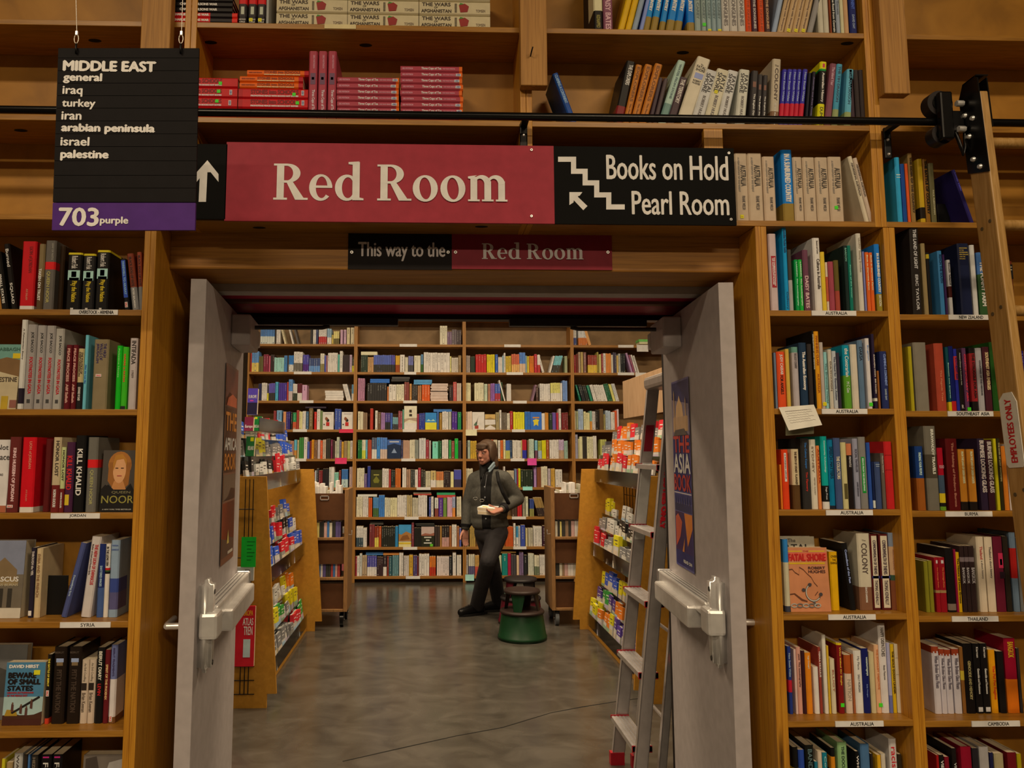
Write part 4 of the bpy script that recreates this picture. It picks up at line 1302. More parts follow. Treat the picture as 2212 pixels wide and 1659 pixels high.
rowbooks(rw(1960, 900, S8, 1520, LV3[2], .015), 'the BURMA shelf', [
    (192, 322, 485, '#142c58', dict(b=[(.5, 1, '#7c4214')], t=[T('FINDING YOUR PEOPLE', '#98a8c8', .1, .45, .3)])), (355, 548, 155, '#5a5244', dict(h=1, rough=.34, b=[(.34, .62, '#3a3226')], t=[T('IRRAWADDY TRAVELS', '#b0a894', .04, .57, .22, .15)], d=.17)),
    (558, 652, 510, '#8c0c1c', dict(b=[(.44, .73, '#34404c'), (.73, .88, '#b09418'), (.88, .94, '#181410'), (.94, 1, '#54781c')], m=[('ROAD', '#c88888', .1, .9, .28, .33)])), (702, 892, 360, '#4c0e0e', dict(h=1, t=[T('The Making of Modern Burma', '#8a5440', .06, .95, .22)])),
    (900, 1014, 532, '#a4661c', FLB()), (1044, 1166, 532, '#a4661c', FLB()), (1228, 1344, 358, '#241826', BLG()), (1352, 1464, 380, '#2c1218', BLG()), (1484, 1534, 360, '#a89a14'), (1540, 1594, 356, '#2a2410', dict(t=[T('THE RIVER OF LOST FOOTSTEPS', '#8a7c50', .06, .6, .4)])),
    (1608, 1684, 482, '#b4641c'), (1694, 1824, 450, '#b0a294', dict(h=1, t=[T('GOLDEN EARTH', '#6a5e54', .22, .65, .3)], m=[('', '#6a5e54', .3, .6, .78, .82)])),
], 'books on the BURMA shelf')
S9 = 242 / 1867
BKK = lambda: dict(b=[(.17, .24, '#6a5a58')], t=[T('BANGKOK', '#a89c94', .33, .57, .6)], n='Bangkok')
rowbooks(rw(1970, 1130, S9, 1466, LV3[3], .05), 'the THAILAND shelf', [
    (252, 322, 640, '#6c6418'), (326, 392, 630, '#6c6418'), (430, 502, 575, '#7c1018', dict(m=[('', '#a89c94', .3, .7, .05, .11)], b=[(.6, .65, '#8a6a40')], t=[T('The Damage Done', '#b05a30', .18, .55, .3)])), (505, 612, 575, '#7c1018', dict(m=[('', '#a89c94', .3, .7, .05, .11)], b=[(.6, .65, '#8a6a40')], t=[T('The Damage Done', '#b05a30', .18, .55, .3)])),
    (625, 760, 420, '#14100f', dict(b=[(.87, .97, '#6a5a4c')])), (764, 784, 440, '#7c1230'), (790, 856, 490, '#b48a0c', dict(t=[T('The Nature of Lotus Greens', '#4a3a0c', .1, .85, .4)])), (870, 942, 385, '#2a1c1a', BKK()), (946, 1014, 385, '#2a1c1a', BKK()), (1020, 1112, 385, '#2a1c1a', BKK()),
    (1158, 1284, 230, '#b09c80', dict(t=[T('Thailand', '#a03030', .13, .3, .35), T('a short history', '#6a5e50', .32, .56, .3)], n='Thailand a short history')), (1300, 1432, 236, '#b09c80', dict(t=[T('Thailand a short history', '#6a5e50', .13, .55, .32)], n='Thailand a short history')),
    (1442, 1596, 228, '#541422', dict(h=1, m=[('', '#a82440', .4, .9, .22, .42), ('', '#541422', .55, .8, .3, .38), ('', '#201018', .45, 1, .47, .56)])), (1606, 1696, 222, '#241c14'), (1722, 1826, 158, '#54606a', dict(b=[(.2, .58, '#8c1814')], h=1)), (1832, 1900, 250, '#5c5852'),
], 'books on the THAILAND shelf')
S10 = 222 / 1535
WBG = lambda: dict(b=[(0, .1, '#7c3018')], m=[('', '#a89c98', .1, .3, .075, .1), ('', '#a89c98', .6, .8, .07, .1)], t=[T('When Broken Glass Floats', '#5a5054', .14, .62, .5)], n='When Broken Glass Floats')
rowbooks(rw(1990, 1340, S10, 1442, LV3[4], .06), 'the CAMBODIA shelf', [
    (226, 332, 392, '#a89c98', WBG()), (336, 414, 432, '#a89c98', WBG()), (418, 512, 440, '#a89c98', WBG()), (530, 636, 430, '#a89c98', WBG()), (642, 694, 400, '#744a20', dict(b=[(.36, .5, '#a8902c')])), (702, 838, 350, '#120e0d', dict(t=[T('GENOCIDE AND MEMORY', '#8a7c50', .25, .8, .3)])),
    (850, 954, 350, '#120f0e', dict(t=[T('Kiernan', '#c0b8b0', .05, .2, .3), T('Genocide and Resistance', '#b8b0a8', .36, .72, .3)], m=[('', '#b0a8a4', .15, .8, .91, .975)])), (960, 1066, 350, '#120f0e', dict(t=[T('Kiernan', '#c0b8b0', .05, .2, .3), T('Genocide and Resistance', '#b8b0a8', .36, .72, .3)], m=[('', '#b0a8a4', .15, .8, .91, .975)])),
    (1080, 1178, 445, '#b8780c', dict(t=[T('The Pol Pot Regime', '#b03c14', .25, .78, .5)])), (1204, 1304, 470, '#14110f'), (1322, 1494, 270, '#7c0c20', dict(b=[(.55, 1, '#b85c10')], t=[T('BANGKOK', '#b89018', .05, .26, .5)], d=.17, n='Bangkok')), (1500, 1540, 420, '#2a2420'),
], 'books on the CAMBODIA shelf')
rowbooks(rw(1690, 1570, S5, 910, LV3[5], .06), 'the shelf below CAMBODIA', [
    (1452, 1476, 262, '#8c1414'), (1480, 1522, 262, '#14110f', dict(t=[T('VIETNAM', '#c0b8b0', .08, .45, .6)])), (1530, 1572, 280, '#6c101c'), (1600, 1642, 200, '#181310', dict(t=[T('VIETNAM', '#b0a89c', .2, .5, .5)])), (1685, 1782, 186, '#7c0e20', dict(h=1)), (1792, 1848, 200, '#241e20'), (1856, 1942, 186, '#948a80', dict(h=1)), (1948, 1980, 240, '#1a1a34'),
    (1990, 2076, 250, '#8c7c58'), (2114, 2196, 240, '#5c1014'), (2200, 2240, 250, '#94800c'),
], 'books on the shelf below CAMBODIA')

# ---- upper shelves
S11, S12 = 340 / 2089, 360 / 2133
SUN = lambda k: dict(b=[(k, 1, '#7c6228')], t=[T('IN A SUNBURNED COUNTRY', '#c0d0e0', .06, .72, .5)], rough=.34, n='In a Sunburned Country')
CAR = lambda **k: dict(t=[T('PETER CAREY', '#5a6460', .3, .78, .4)], **k)
SNG = lambda: dict(t=[T('THE SONGLINES', '#6a6058', .3, .88, .5)], n='The Songlines', rough=.34)
NT = lambda **k: dict(t=[T('Dancing with Strangers', '#6a503c', .5, .95, .26)], m=[('', '#4a2c1c', .3, .7, .36, .44)], n='Dancing with Strangers', **k)
TOPR = [((1260, 0, S11), e) for e in [
    (145, 262, -560, '#16120f', dict(b=[(.3, .72, '#b8aa80')], t=[T('KIDNAPPED', '#8a7c3c', .78, .95, .4)], h=1)), (272, 396, -560, '#70404c', dict(h=1, rough=.34, t=[T('DAISY BATES', '#b88c8c', .5, .97, .55)])),
    (455, 540, -520, '#b88c10', dict(xt=700)), (548, 630, -520, '#b88c10', dict(xt=790)), (636, 708, -520, '#788088', dict(xt=880)), (738, 790, -520, '#7078a0', dict(xt=960)),
    (792, 874, -560, '#1c70b8', dict(SUN(.8), xt=980)), (886, 976, -560, '#1c70b8', dict(SUN(.8), xt=1070)), (1000, 1078, -560, '#1c6cb0', dict(SUN(.86), xt=1170)), (1090, 1196, -560, '#1468b0', dict(SUN(.84), xt=1270)), (1202, 1298, -560, '#1464b0', dict(SUN(.85), xt=1370)), (1382, 1482, -560, '#1060a8', dict(SUN(.86), d=.15)),
    (1488, 1570, -430, '#7c8478', CAR()), (1576, 1640, -430, '#7c8478', CAR(s=[('g', .5, .87)])), (1646, 1708, -430, '#7c8880', CAR(s=[('y', .5, .96)])), (1712, 1775, -430, '#788480', CAR()), (1779, 1842, -430, '#788480', CAR(s=[('y', .5, .96)])),
    (1850, 1950, -430, '#a89c8c', SNG()), (1955, 2056, -430, '#a89c8c', SNG())]]
TOPR += [((1580, 0, S12), e) for e in [
    (95, 188, -430, '#a89c8c', SNG()), (192, 266, -430, '#c43c10', dict(t=[T('THE SONGLINES', '#98380c', .5, .95, .4)], n='The Songlines')), (270, 342, -430, '#3c242c', dict(t=[T('THE SONGLINES', '#a8988c', .5, .92, .4)], n='The Songlines')), (356, 430, -430, '#c43c10', dict(t=[T('THE SONGLINES', '#98380c', .5, .95, .4)], n='The Songlines')), (434, 506, -430, '#3c2420', dict(t=[T('THE SONGLINES', '#a8805c', .5, .92, .4)], n='The Songlines')),
    (510, 572, -420, '#808894', dict(xt=690, rough=.34)), (580, 662, -430, '#a4845c', dict(NT(), xt=780)), (668, 764, -430, '#a4845c', dict(NT(s=[('y', .5, .95)]), xt=870)), (768, 854, -430, '#a4845c', dict(NT(s=[('y', .5, .95)]), xt=960)), (858, 952, -430, '#a4845c', dict(NT(s=[('y', .5, .95)]), xt=1050)), (962, 1034, -430, '#7c746c', dict(xt=1180)),
    (1122, 1192, -430, '#a89c84'), (1196, 1260, -430, '#a89c84'), (1268, 1290, -430, '#743418'), (1294, 1346, -430, '#14120f', dict(t=[T('The Road from Coorain', '#a8a090', .45, .95, .5)], n='The Road from Coorain')), (1352, 1402, -430, '#84888c', dict(t=[T('Genesis', '#4a4c54', .5, .7, .4)])), (1408, 1452, -430, '#b0a47c'), (1456, 1512, -430, '#a88058'), (1524, 1616, -430, '#141c4c', dict(t=[T('A CONTINENT', '#4058a8', .3, .62, .4), T('DAVID DAY', '#8890a8', .7, .9, .3)], n='Continent', h=1))]]
for i, ((ox, oy, s), e) in enumerate(TOPR):
    e[4].setdefault('g', 'books on the highest shelf at right') if len(e) > 4 else None
    if len(e) == 4:
        e = (*e, {'g': 'books on the highest shelf at right'})
    sl = (ox * 0 + (365 + (i * .9)))
    stand((ox, oy, s, sl, Z1, YF + .018), i, len(TOPR), e, 'the highest shelf at right')
FSH = lambda **k: dict(t=[T('FATAL', '#2c2826', .1, .42, .34, .18), T('SHORE', '#2c2826', .07, .42, .34, -.2), T('ROBERT HUGHES', '#6a6058', .48, .92, .26)], rough=.34, n='The Fatal Shore', **k)
EXP = lambda **k: dict(t=[T('EXPLORERS', '#6a3c14', .04, .62, .4), T('Tim Flannery', '#6a3c14', .66, .92, .24)], n='Explorers', **k)
NSW = lambda **k: dict(b=[(.6, .82, '#a81c2c')], t=[T('New South Wales', '#8088c8', .06, .56, .4)], rough=.34, n='New South Wales', **k)
MIDR = [((1100, 0, 860 / 2212, 634), (345, 380, 412, '#1c3c74', dict(xt=240, t=[T('CLAIMING A CONTINENT', '#7088c0', .04, .6, .5)], d=.15, n='Claiming a Continent', h=1)))]
MIDR += [((1260, 0, S11, 1540), e) for e in [
    (395, 515, 825, '#16120f', dict(xt=575, t=[T('THE EXPLORERS', '#c8b8a0', .06, .38, .45, .1)], b=[(.72, .98, '#6a1a1a')], rough=.34, n='The Explorers', h=1)), (520, 606, 870, '#a05e1c', EXP(xt=702)), (615, 716, 870, '#a05e1c', EXP(xt=822)), (726, 832, 862, '#a05e1c', EXP(xt=952)),
    (850, 908, 1040, '#38282c', dict(xt=1004, rough=.34)), (915, 975, 1050, '#40302f', dict(xt=1072, rough=.34)), (985, 1090, 820, '#90a08c', dict(xt=1256, h=1, b=[(.68, .95, '#5c7468')], t=[T('WATER FROM STONE', '#5c6c64', .06, .6, .3)])), (1095, 1204, 1042, '#3c2a2c', dict(xt=1282, rough=.34, t=[T('THE TERRITORY', '#b8a898', .05, .55, .5)], n='The Territory')),
    (1215, 1402, 795, '#b4a488', dict(xt=1508, h=1, rough=.34, m=[('The', '#4a4038', .4, .6, .10, .12), ('FATAL', '#3a342c', .15, .85, .13, .165), ('SHORE', '#3a342c', .15, .85, .175, .21), ('', '#7c80a8', .2, .85, .24, .32), ('ROBERT', '#4a4038', .2, .8, .345, .37), ('HUGHES', '#4a4038', .2, .8, .38, .405)], n='The Fatal Shore')),
    (1410, 1570, 955, '#a8a094', FSH(xt=1626)), (1580, 1748, 945, '#b0a284', FSH(xt=1776, s=[('y', .35, .42)])), (1762, 1900, 955, '#aca498', FSH(xt=1926))]]
MIDR += [((1580, 0, S12, 1508), e) for e in [
    (40, 170, 900, '#aca490', FSH(xt=112)), (222, 306, 910, '#2c2624', dict(xt=268, t=[T('The English Dane', '#b8b0a8', .42, .85, .3)], m=[('', '#6a4434', .2, .7, .2, .3)])), (312, 372, 955, '#2c2624', dict(xt=348, t=[T('The English Dane', '#b8b0a8', .42, .85, .3)], m=[('', '#6a4434', .2, .7, .2, .3)])), (378, 438, 965, '#2c2624', dict(xt=412, t=[T('The English Dane', '#b8b0a8', .42, .85, .3)], m=[('', '#6a4434', .2, .7, .2, .3)])),
    (490, 600, 760, '#a08e74', dict(xt=532, b=[(.78, 1, '#6c4c34')], t=[T('COLONY', '#4a3c34', .14, .62, .38), T('Grace Karskens', '#c0b0a0', .66, .98, .14)], m=[('The', '#5a4c40', .25, .7, .09, .115)], d=.17, n='The Colony', h=1)),
    (604, 658, 890, '#30287c', NSW(xt=662)), (662, 724, 890, '#30287c', NSW(xt=726)), (730, 786, 890, '#30287c', NSW(xt=790)), (790, 842, 890, '#30287c', NSW(xt=852)), (846, 906, 890, '#30287c', NSW(xt=924)), (932, 972, 935, '#12121c', dict(xt=988, rough=.34)), (980, 1024, 920, '#16121c', dict(xt=1042, rough=.34, t=[T('Australia and Free Trade', '#584c68', .1, .8, .3)])),
    (1092, 1178, 795, '#12110f', dict(xt=1140, rough=.34, b=[(0, .11, '#d0b80c'), (.11, .14, '#0c7a2c'), (.65, 1, '#c8b40c')], t=[T('Australian History', '#d0c8b8', .17, .62, .42), T('DUMMIES', '#3a340c', .7, .98, .45)], m=[('', '#a82c3c', .35, .7, .03, .09)], n='Australian History for Dummies')),
    (1186, 1268, 820, '#6c3c44', dict(xt=1272, t=[T('The Island Year', '#b0888c', .06, .35, .4)])), (1280, 1356, 825, '#3c7c8c', dict(xt=1354, b=[(.72, 1, '#7c8050')], t=[T('THE TIN DRAGON', '#2c4c5c', .04, .6, .4)])), (1440, 1526, 890, '#54909c', dict(xt=1486, b=[(.74, 1, '#7c8450')], t=[T('THE TIN DRAGON', '#345c68', .04, .6, .4)], d=.16)), (1532, 1592, 895, '#342428'), (1602, 1662, 895, '#2c2220'), (1667, 1726, 895, '#2c2220'), (1736, 1792, 900, '#2a201e')]]
for i, ((ox, oy, s, b), e) in enumerate(MIDR):
    if len(e) == 4:
        e = (*e, {})
    e[4].setdefault('g', 'books behind the rail at right')
    stand((ox, oy, s, b, ZB_, YF + .02), i, len(MIDR), e, 'the shelf behind the rail at right')
AUS = lambda **k: dict(h=0, t=[T('AUSTRALIA', '#3c342c', .17, .48, .42, .14), T('A NEW HISTORY OF THE GREAT', '#7a6c5c', .06, .56, .12, -.2), T('FRANK WELSH', '#5a4e44', .62, .82, .24, .1)], n='Australia', **k)
rowbooks((1570, 300, 380 / 2212, 992, ZC, YF + .022), 'the shelf right of the Pearl Room sign', [
    (128, 288, 185, '#a48c70', AUS(s=[('y', .4, .92)])), (290, 472, 185, '#a48c70', AUS()), (482, 632, 225, '#a88e72', AUS()), (720, 858, 140, '#1464ac', dict(SUN(.74), d=.17)), (864, 982, 232, '#a48c70', AUS()), (988, 1142, 235, '#a48c70', AUS()), (1148, 1306, 235, '#a48c70', AUS()), (1312, 1482, 228, '#a48c70', AUS(s=[('g', .42, .77)])),
    (1742, 1800, 225, '#b0a084', dict(xt=1522, d=.17, t=[T('ABORIGINAL AUSTRALIA', '#5a4c40', .1, .6, .4)], n='Aboriginal Australia')), (1803, 1856, 245, '#a8927c', dict(xt=1590, d=.16, t=[T('ABORIGINAL AUSTRALIA', '#5a4c40', .1, .6, .4)], n='Aboriginal Australia')),
], 'books right of the Pearl Room sign')


# ---- stacks lying flat: spine towards the viewer
def flat(ox, oy, s, x0, x1, yt, yb, z, Y, col, texts=(), bands=(), stick=(), label='', group=None, hard=True, d=.155, turn=0):
    """texts/bands as fractions along the length from the left"""
    A, B = at(ox + x0 * s, oy + yb * s, Y), at(ox + x1 * s, oy + yb * s, Y)
    Tt = at(ox + x0 * s, oy + yt * s, Y)
    L = B.x - A.x
    th = max(.012, Tt.z - A.z - .0004) if z is None else yt
    z0 = A.z if z is None else z
    q = book_mesh(th, L, d, col, bands, [(a, b, c, d_, e_, f_) for a, b, c, d_, e_, f_ in texts], hard)
    ob = q.build('hardback' if hard else 'paperback')
    # spine top (z=L) goes to the left end; x (thickness) points up
    ob.matrix_world = Matrix.Translation((A.x + L, Y, z0)) @ Matrix(((0, 0, -1, 0), (0, 1, 0, 0), (1, 0, 0, 0), (0, 0, 0, 1))) @ Matrix.Rotation(turn, 4, 'X')
    for k in stick:
        k0, fx, fz = k[:3]
        p = MB()
        X, Z_ = th * fz, L * (1 - fx)
        if k0 in 'gy':
            r_ = .0055
            p.box(X - r_, X + r_, -.0018, -.0009, Z_ - r_, Z_ + r_, mat(GRN if k0 == 'g' else YEL, .5))
            nm = 'price_sticker'
        else:
            vert = k0 == 'u'
            a, b = (.0085, .0042) if vert else (.0042, .0085)
            p.box(X - a, X + a, -.0018, -.0009, Z_ - b, Z_ + b, mat('#d0c8c4', .5))
            if vert:
                p.text('USED', (X - .007, -.002, Z_ - .0026), (.014, 0, 0), (0, 0, .0052), ink('#2a3a78'), 0, .02)
            else:
                p.text('USED', (X - .0024, -.002, Z_ + .007), (0, 0, -.014), (.0048, 0, 0), ink('#2a3a78'), 0, .02)
            nm = 'used_label'
        p.build(nm, ob)
    NB[0] += 1
    return tag(ob, label, 'book', group)


S13 = 350 / 2212
YS1 = YF + .004
RD = '#a41216'
# left red stack and middle red stack with orange ones on top
zt = ZB_ + .0006
A0 = lambda y: at(370 + 600 * S13, y * S13, YS1).z
g1 = 'red books lying in stacks behind the rail'
zz = zt
hh = [.0335, .033, .033, .0335]
for i, (st) in enumerate(((('g', .72, .55), ('U', .87, .6)), (('g', .72, .62), ('u', .9, .45)), (('g', .74, .6), ('u', .91, .5)), (('g', .76, .4),))):
    flat(370, 0, S13, -90, 895, hh[i] * 1.0, 1500, zz, YS1, RD, [T('STONES into SCHOOLS', '#6a0c0e', .15, .78, .42, .15), T('PROMOTING PEACE WITH BOOKS NOT BOMBS', '#d0a098', .15, .78, .14, -.28)], (), st,
         f'{nth(4 - i)} one down of the red books stacked beside the hanging sign', g1)
    zz += hh[i] + .0012
zz = zt
for i, st in enumerate(((('g', .92, .4),), (('g', .85, .55), ('u', .93, .55)), (('g', .8, .4), ('u', .925, .55)))):
    flat(370, 0, S13, 910, 1862, .0330, 1500, zz, YS1, RD, [T('STONES into SCHOOLS', '#6a0c0e', .18, .86, .42, .15), T('PROMOTING PEACE WITH BOOKS NOT BOMBS', '#d0a098', .18, .86, .14, -.28)], [(.0, .06, '#941016')], st,
         f'{nth(3 - i)} red book down in the stack under the orange books', g1)
    zz += .0342
for i, (x0, x1) in enumerate(((922, 1790), (922, 1790), (1020, 1866))):
    flat(370, 0, S13, x0, x1, .0205, 1500, zz, YS1, '#dc4c04', [T('GREG MORTENSON', '#7c2c0a', .03, .24, .2), T('STONES into SCHOOLS', '#7c2c0a', .28, .86, .38, .12), T('PROMOTING PEACE WITH BOOKS', '#e0b080', .28, .86, .12, -.3)], [(.93, 1, '#98141c')], (),
         f'{("lowest", "middle", "top")[i]} of three orange books on the red stack', 'orange books on the red stack', False)
    zz += .0215
TC = '#8c343c'
for i, x in enumerate((1868, 1998, 2130)):
    stand((370, 0, S13, 1525, ZB_, YS1 - .004), i, 3, (x, x + 116, 700, TC, dict(t=[T('Three Cups of Tea', '#d0a0a0', .58, .9, .42, .05), T('GREG MORTENSON', '#b87880', .06, .26, .2, .1)], m=[('', '#5a3848', .2, .8, .33, .5), ('', '#a02838', .35, .65, .39, .43)], n='Three Cups of Tea', g='pink books standing between stacks', h=0)),
          'the row of three upright pink books')
S14 = 750 / 2212
for nm, x0, x1, n_, tops, jit in (('middle', 967, 1362, 7, .0178, 3), ('right', 1372, 1768, 9, .0178, 4)):
    zz = zt
    for i in range(n_):
        j = R.uniform(-jit, jit)
        st = [('U', .92 + R.uniform(-.01, .02), .5)] if not (nm == 'right' and i in (3, 4, 8)) else []
        flat(400, 0, S14, x0 + j, x1 + j, .0200, 712, zz, YS1, TC, [T('GREG MORTENSON', '#b87880', .03, .2, .3), T('Three Cups of Tea', '#d8a8a8', .34, .66, .5), T('ONE MANS MISSION', '#b87880', .68, .88, .2)], [(.95, 1, '#c0541c')], st,
             f'{nth(i + 1)} pink book up in the {nm} stack of flat pink books', 'pink books lying in two stacks', False)
        zz += .0210
# war books on the top shelf at left
gw = 'red and black books lying at top left'
zz = Z1 + .0006
for i in range(5):
    black = i >= 2
    x1 = 830 if black else 900
    flat(370, 0, S13, -130, x1, .0182, 290, zz, YS1, '#16110f' if black else '#ac1c1c', [T('CHARLIE WILSONS WAR', '#d0c4b8', .15, .62, .42)] if not black else [T('CHARLIE WILSONS WAR', '#c8bcb0', .25, .78, .42)],
         [] if black else [(.64, .93, '#1a1414'), (.93, 1, '#c02418')], (), f'{nth(i + 1)} book up in the Wilson war stack at top left', gw)
    zz += .0186
for i, x in enumerate((915, 1048, 1172)):
    stand((370, 0, S13, 290, Z1, YS1), i, 3, (x, x + 112, -620, '#1c1616', dict(b=[(.0, .72, '#b01c1c'), (.72, .9, '#2a2422')], m=[('GEORGE', '#c8c0b8', .1, .9, .935, .955), ('CRILE', '#c8c0b8', .15, .85, .97, .99), ('', '#9a9880', .3, .7, .76, .87)], s=[('y', .35, .95)] if i else [], g='upright red and black books at top left', h=0)), 'the upright Wilson war trio')
stand((370, 0, S13, 290, Z1, YS1), 3, 5, (1292, 1330, -500, '#8a8478', dict(g='upright red and black books at top left')), 'the trio end of the top left shelf')
for c_, x0 in enumerate((580, 1035, 1491)):
    zz = Z1 + .0006
    for i in range(4):
        flat(400, 0, S14, x0, x0 + 452, .0475, 150, zz, YS1 + .012 - .003 * i, '#aa9874', [T('THE WARS', '#3c3024', .04, .44, .26, .25), T('OF', '#3c3024', .21, .26, .14, .02), T('AFGHANISTAN', '#3c3024', .03, .45, .24, -.24), T('MESSIANIC TERRORISM', '#6a5c48', .5, .53, .7), T('TOMSEN', '#6a5844', .8, .93, .2, -.2)], (), (),
             f'{nth(i + 1)} cream Afghanistan book up in the {("left", "middle", "right")[c_]} stack, top shelf', 'cream Afghanistan books on the top shelf')
        ob = COL.objects[-1]
        q = MB()
        L_ = ob.dimensions.z
        q.add([(.008, -.0011, L_ * .42), (.034, -.0011, L_ * .44), (.04, -.0011, L_ * .36), (.03, -.0011, L_ * .30), (.01, -.0011, L_ * .32)], [(0, 1, 2, 3, 4)], mat('#7c2420', .5))
        q.add([(.034, -.0013, L_ * .44), (.042, -.0013, L_ * .42), (.038, -.0013, L_ * .36)], [(0, 1, 2)], mat('#3c6a28', .5))
        q.build('pomegranate_emblem', ob)
        zz += .0482


# ---- books standing face out
def face(px0, px1, pyt, pyb, z, Y, th, col, fill, label, group=None, tilt=.06):
    a, b = at(px0, pyb, Y), at(px1, pyb, Y)
    t_ = at((px0 + px1) / 2, pyt, Y)
    W_, H_ = b.x - a.x, t_.z - z
    q = MB()
    cm = mat(col, .35)
    q.box(0, W_, 0, .0015, 0, H_, cm).box(0, W_, th - .0015, th, 0, H_, cm).box(0, .0015, .0015, th - .0015, 0, H_, cm).box(.0016, W_ - .002, .0016, th - .0016, .001, H_ - .001, PAGES)

    cnt = [0]

    def Rr(x0, y0, x1, y1, c, k=1):
        cnt[0] += 1
        e = -.0004 * k - .00002 * cnt[0]
        q.quad((W_ * x0, e, H_ * y0), (W_ * x1, e, H_ * y0), (W_ * x1, e, H_ * y1), (W_ * x0, e, H_ * y1), ink(c))

    def Tt(s, x0, y0, x1, y1, c, k=4, bold=.006):
        q.text(s, (W_ * x0, -.0004 * k, H_ * y0), (W_ * (x1 - x0), 0, 0), (0, 0, H_ * (y1 - y0)), ink(c), 0, bold)

    def G(pts, c, k=2):
        cnt[0] += 1
        q.add([(W_ * x, -.0004 * k - .00002 * cnt[0], H_ * y) for x, y in pts], [tuple(range(len(pts)))], ink(c))
    fill(Rr, Tt, G)
    ob = q.build('hardback')
    # leans back a little; its lower front edge stays on the shelf
    ob.matrix_world = Matrix.Translation((a.x, Y, z + .0008)) @ Matrix.Rotation(-tilt, 4, 'X')
    NB[0] += 1
    return tag(ob, label, 'book', group)


def el(cx, cy, rx, ry, a0=0, a1=360, n=20):
    return ell(cx, cy, rx, ry, a0, a1, n)[:-1]


def f_noor(Rr, Tt, G):
    Rr(0, 0, 1, 1, '#3c342c')
    G(el(.50, .76, .34, .22) , '#8a5420', 2)
    G([(.18, .80), (.82, .80), (.78, .44), (.62, .36), (.3, .40), (.17, .5)], '#7c4a1c', 2)
    G([(.36, .5), (.62, .5), (.72, .36), (.55, .28), (.28, .36)], '#a06838', 3)
    G(el(.50, .68, .19, .22), '#b07c50', 4)
    G([(.30, .78), (.36, .92), (.56, .94), (.70, .84), (.70, .74), (.60, .86), (.40, .84), (.32, .66)], '#94601f', 5)
    G([(.0, .0), (1, 0), (1, .30), (.84, .46), (.56, .26), (.20, .44), (0, .36)], '#0f0c0c', 3)
    for x in (.42, .58):
        Rr(x - .04, .70, x + .04, .715, '#3a2418', 6)
    Rr(.44, .575, .57, .59, '#8a3c30', 6)
    Rr(.0, .0, 1, .36, '#120e0c', 7)
    G([(.0, .36), (.12, .44), (.3, .36)], '#120e0c', 7)
    Tt('QUEEN', .32, .29, .86, .335, '#6a6040', 9, .003)
    Tt('NOOR', .04, .14, .96, .26, '#7c7030', 9, .003)
    Tt('A NEW YORK TIMES BESTSELLER', .08, .03, .92, .05, '#8a8274', 9, .002)


face(215, 290, 973, 1106, LV[2], YF + .02, .03, '#2a221c', f_noor, 'face-out dark book with a fair-haired portrait, right end of the JORDAN shelf')


def f_beware(Rr, Tt, G):
    Rr(0, .45, 1, 1, '#3c6478')
    Rr(0, .16, 1, .45, '#8a9a90')
    Rr(0, 0, 1, .16, '#3a1c14')
    G([(0, .14), (.2, .2), (.5, .15), (.8, .17), (1, .22), (1, .1), (0, .1)], '#3a2014', 2)
    G([(.05, .15), (.38, .15), (.34, .24), (.1, .25)], '#8a6a1c', 3)
    G([(.2, .20), (.25, .18), (.93, .435), (.9, .465)], '#1c1814', 3)
    for x, y in ((.24, .3), (.46, .27), (.6, .24), (.72, .35)):
        G(el(x, y + .05, .02, .016), '#5a3a28', 4)
        G([(x - .035, y - .08), (x + .03, y - .09), (x + .03, y + .03), (x - .03, y + .04)], '#4a2c24', 4)
    Tt('DAVID HIRST', .08, .91, .83, .96, '#c8beb4', 4, .012)
    Tt('BEWARE', .08, .75, .78, .835, '#16110f', 4, .02)
    Tt('OF SMALL', .08, .65, .9, .73, '#16110f', 4, .02)
    Tt('STATES', .08, .55, .72, .625, '#16110f', 4, .02)
    Tt('LEBANON, BATTLEGROUND', .08, .50, .75, .53, '#8a2424', 4)
    Tt('OF THE MIDDLE EAST', .08, .455, .6, .485, '#8a2424', 4)
    Rr(.72, .80, .88, .875, '#d2b41c', 5)


face(3, 88, 1433, 1572, LV[4], YF + .05, .035, '#9c8c74', f_beware, 'face-out blue book Beware of Small States below the SYRIA shelf')
face(-40, 46, 1395, 1571, LV[4], YF + .10, .03, '#6a6258', lambda Rr, Tt, G: (Rr(0, 0, 1, 1, '#5a5650'), G([(.2, .3), (.7, .3), (.8, .6), (.3, .7)], '#3c3832', 2)), 'grey book behind the blue Beware of Small States cover')


def f_damascus(Rr, Tt, G):
    Rr(0, .55, 1, 1, '#6a6a74')
    Rr(0, .12, 1, .56, '#5c5040')
    Rr(0, 0, 1, .13, '#a89a84')
    G([(.25, .62), (.55, .78), (.85, .62), (.85, .5), (.25, .5)], '#6a5438', 2)
    G(el(.15, .78, .10, .11), '#5a4c3c', 2)
    for x in (.28, .48, .68):
        Rr(x, .14, x + .1, .38, '#2e2820', 3)
    Rr(.2, .42, .9, .5, '#7c6644', 3)
    Tt('DAMASCUS', -.3 + .32, .47, .9, .53, '#c8bca8', 5)
    Tt('ROSS BURNS', .35, .41, .9, .44, '#98886c', 5)


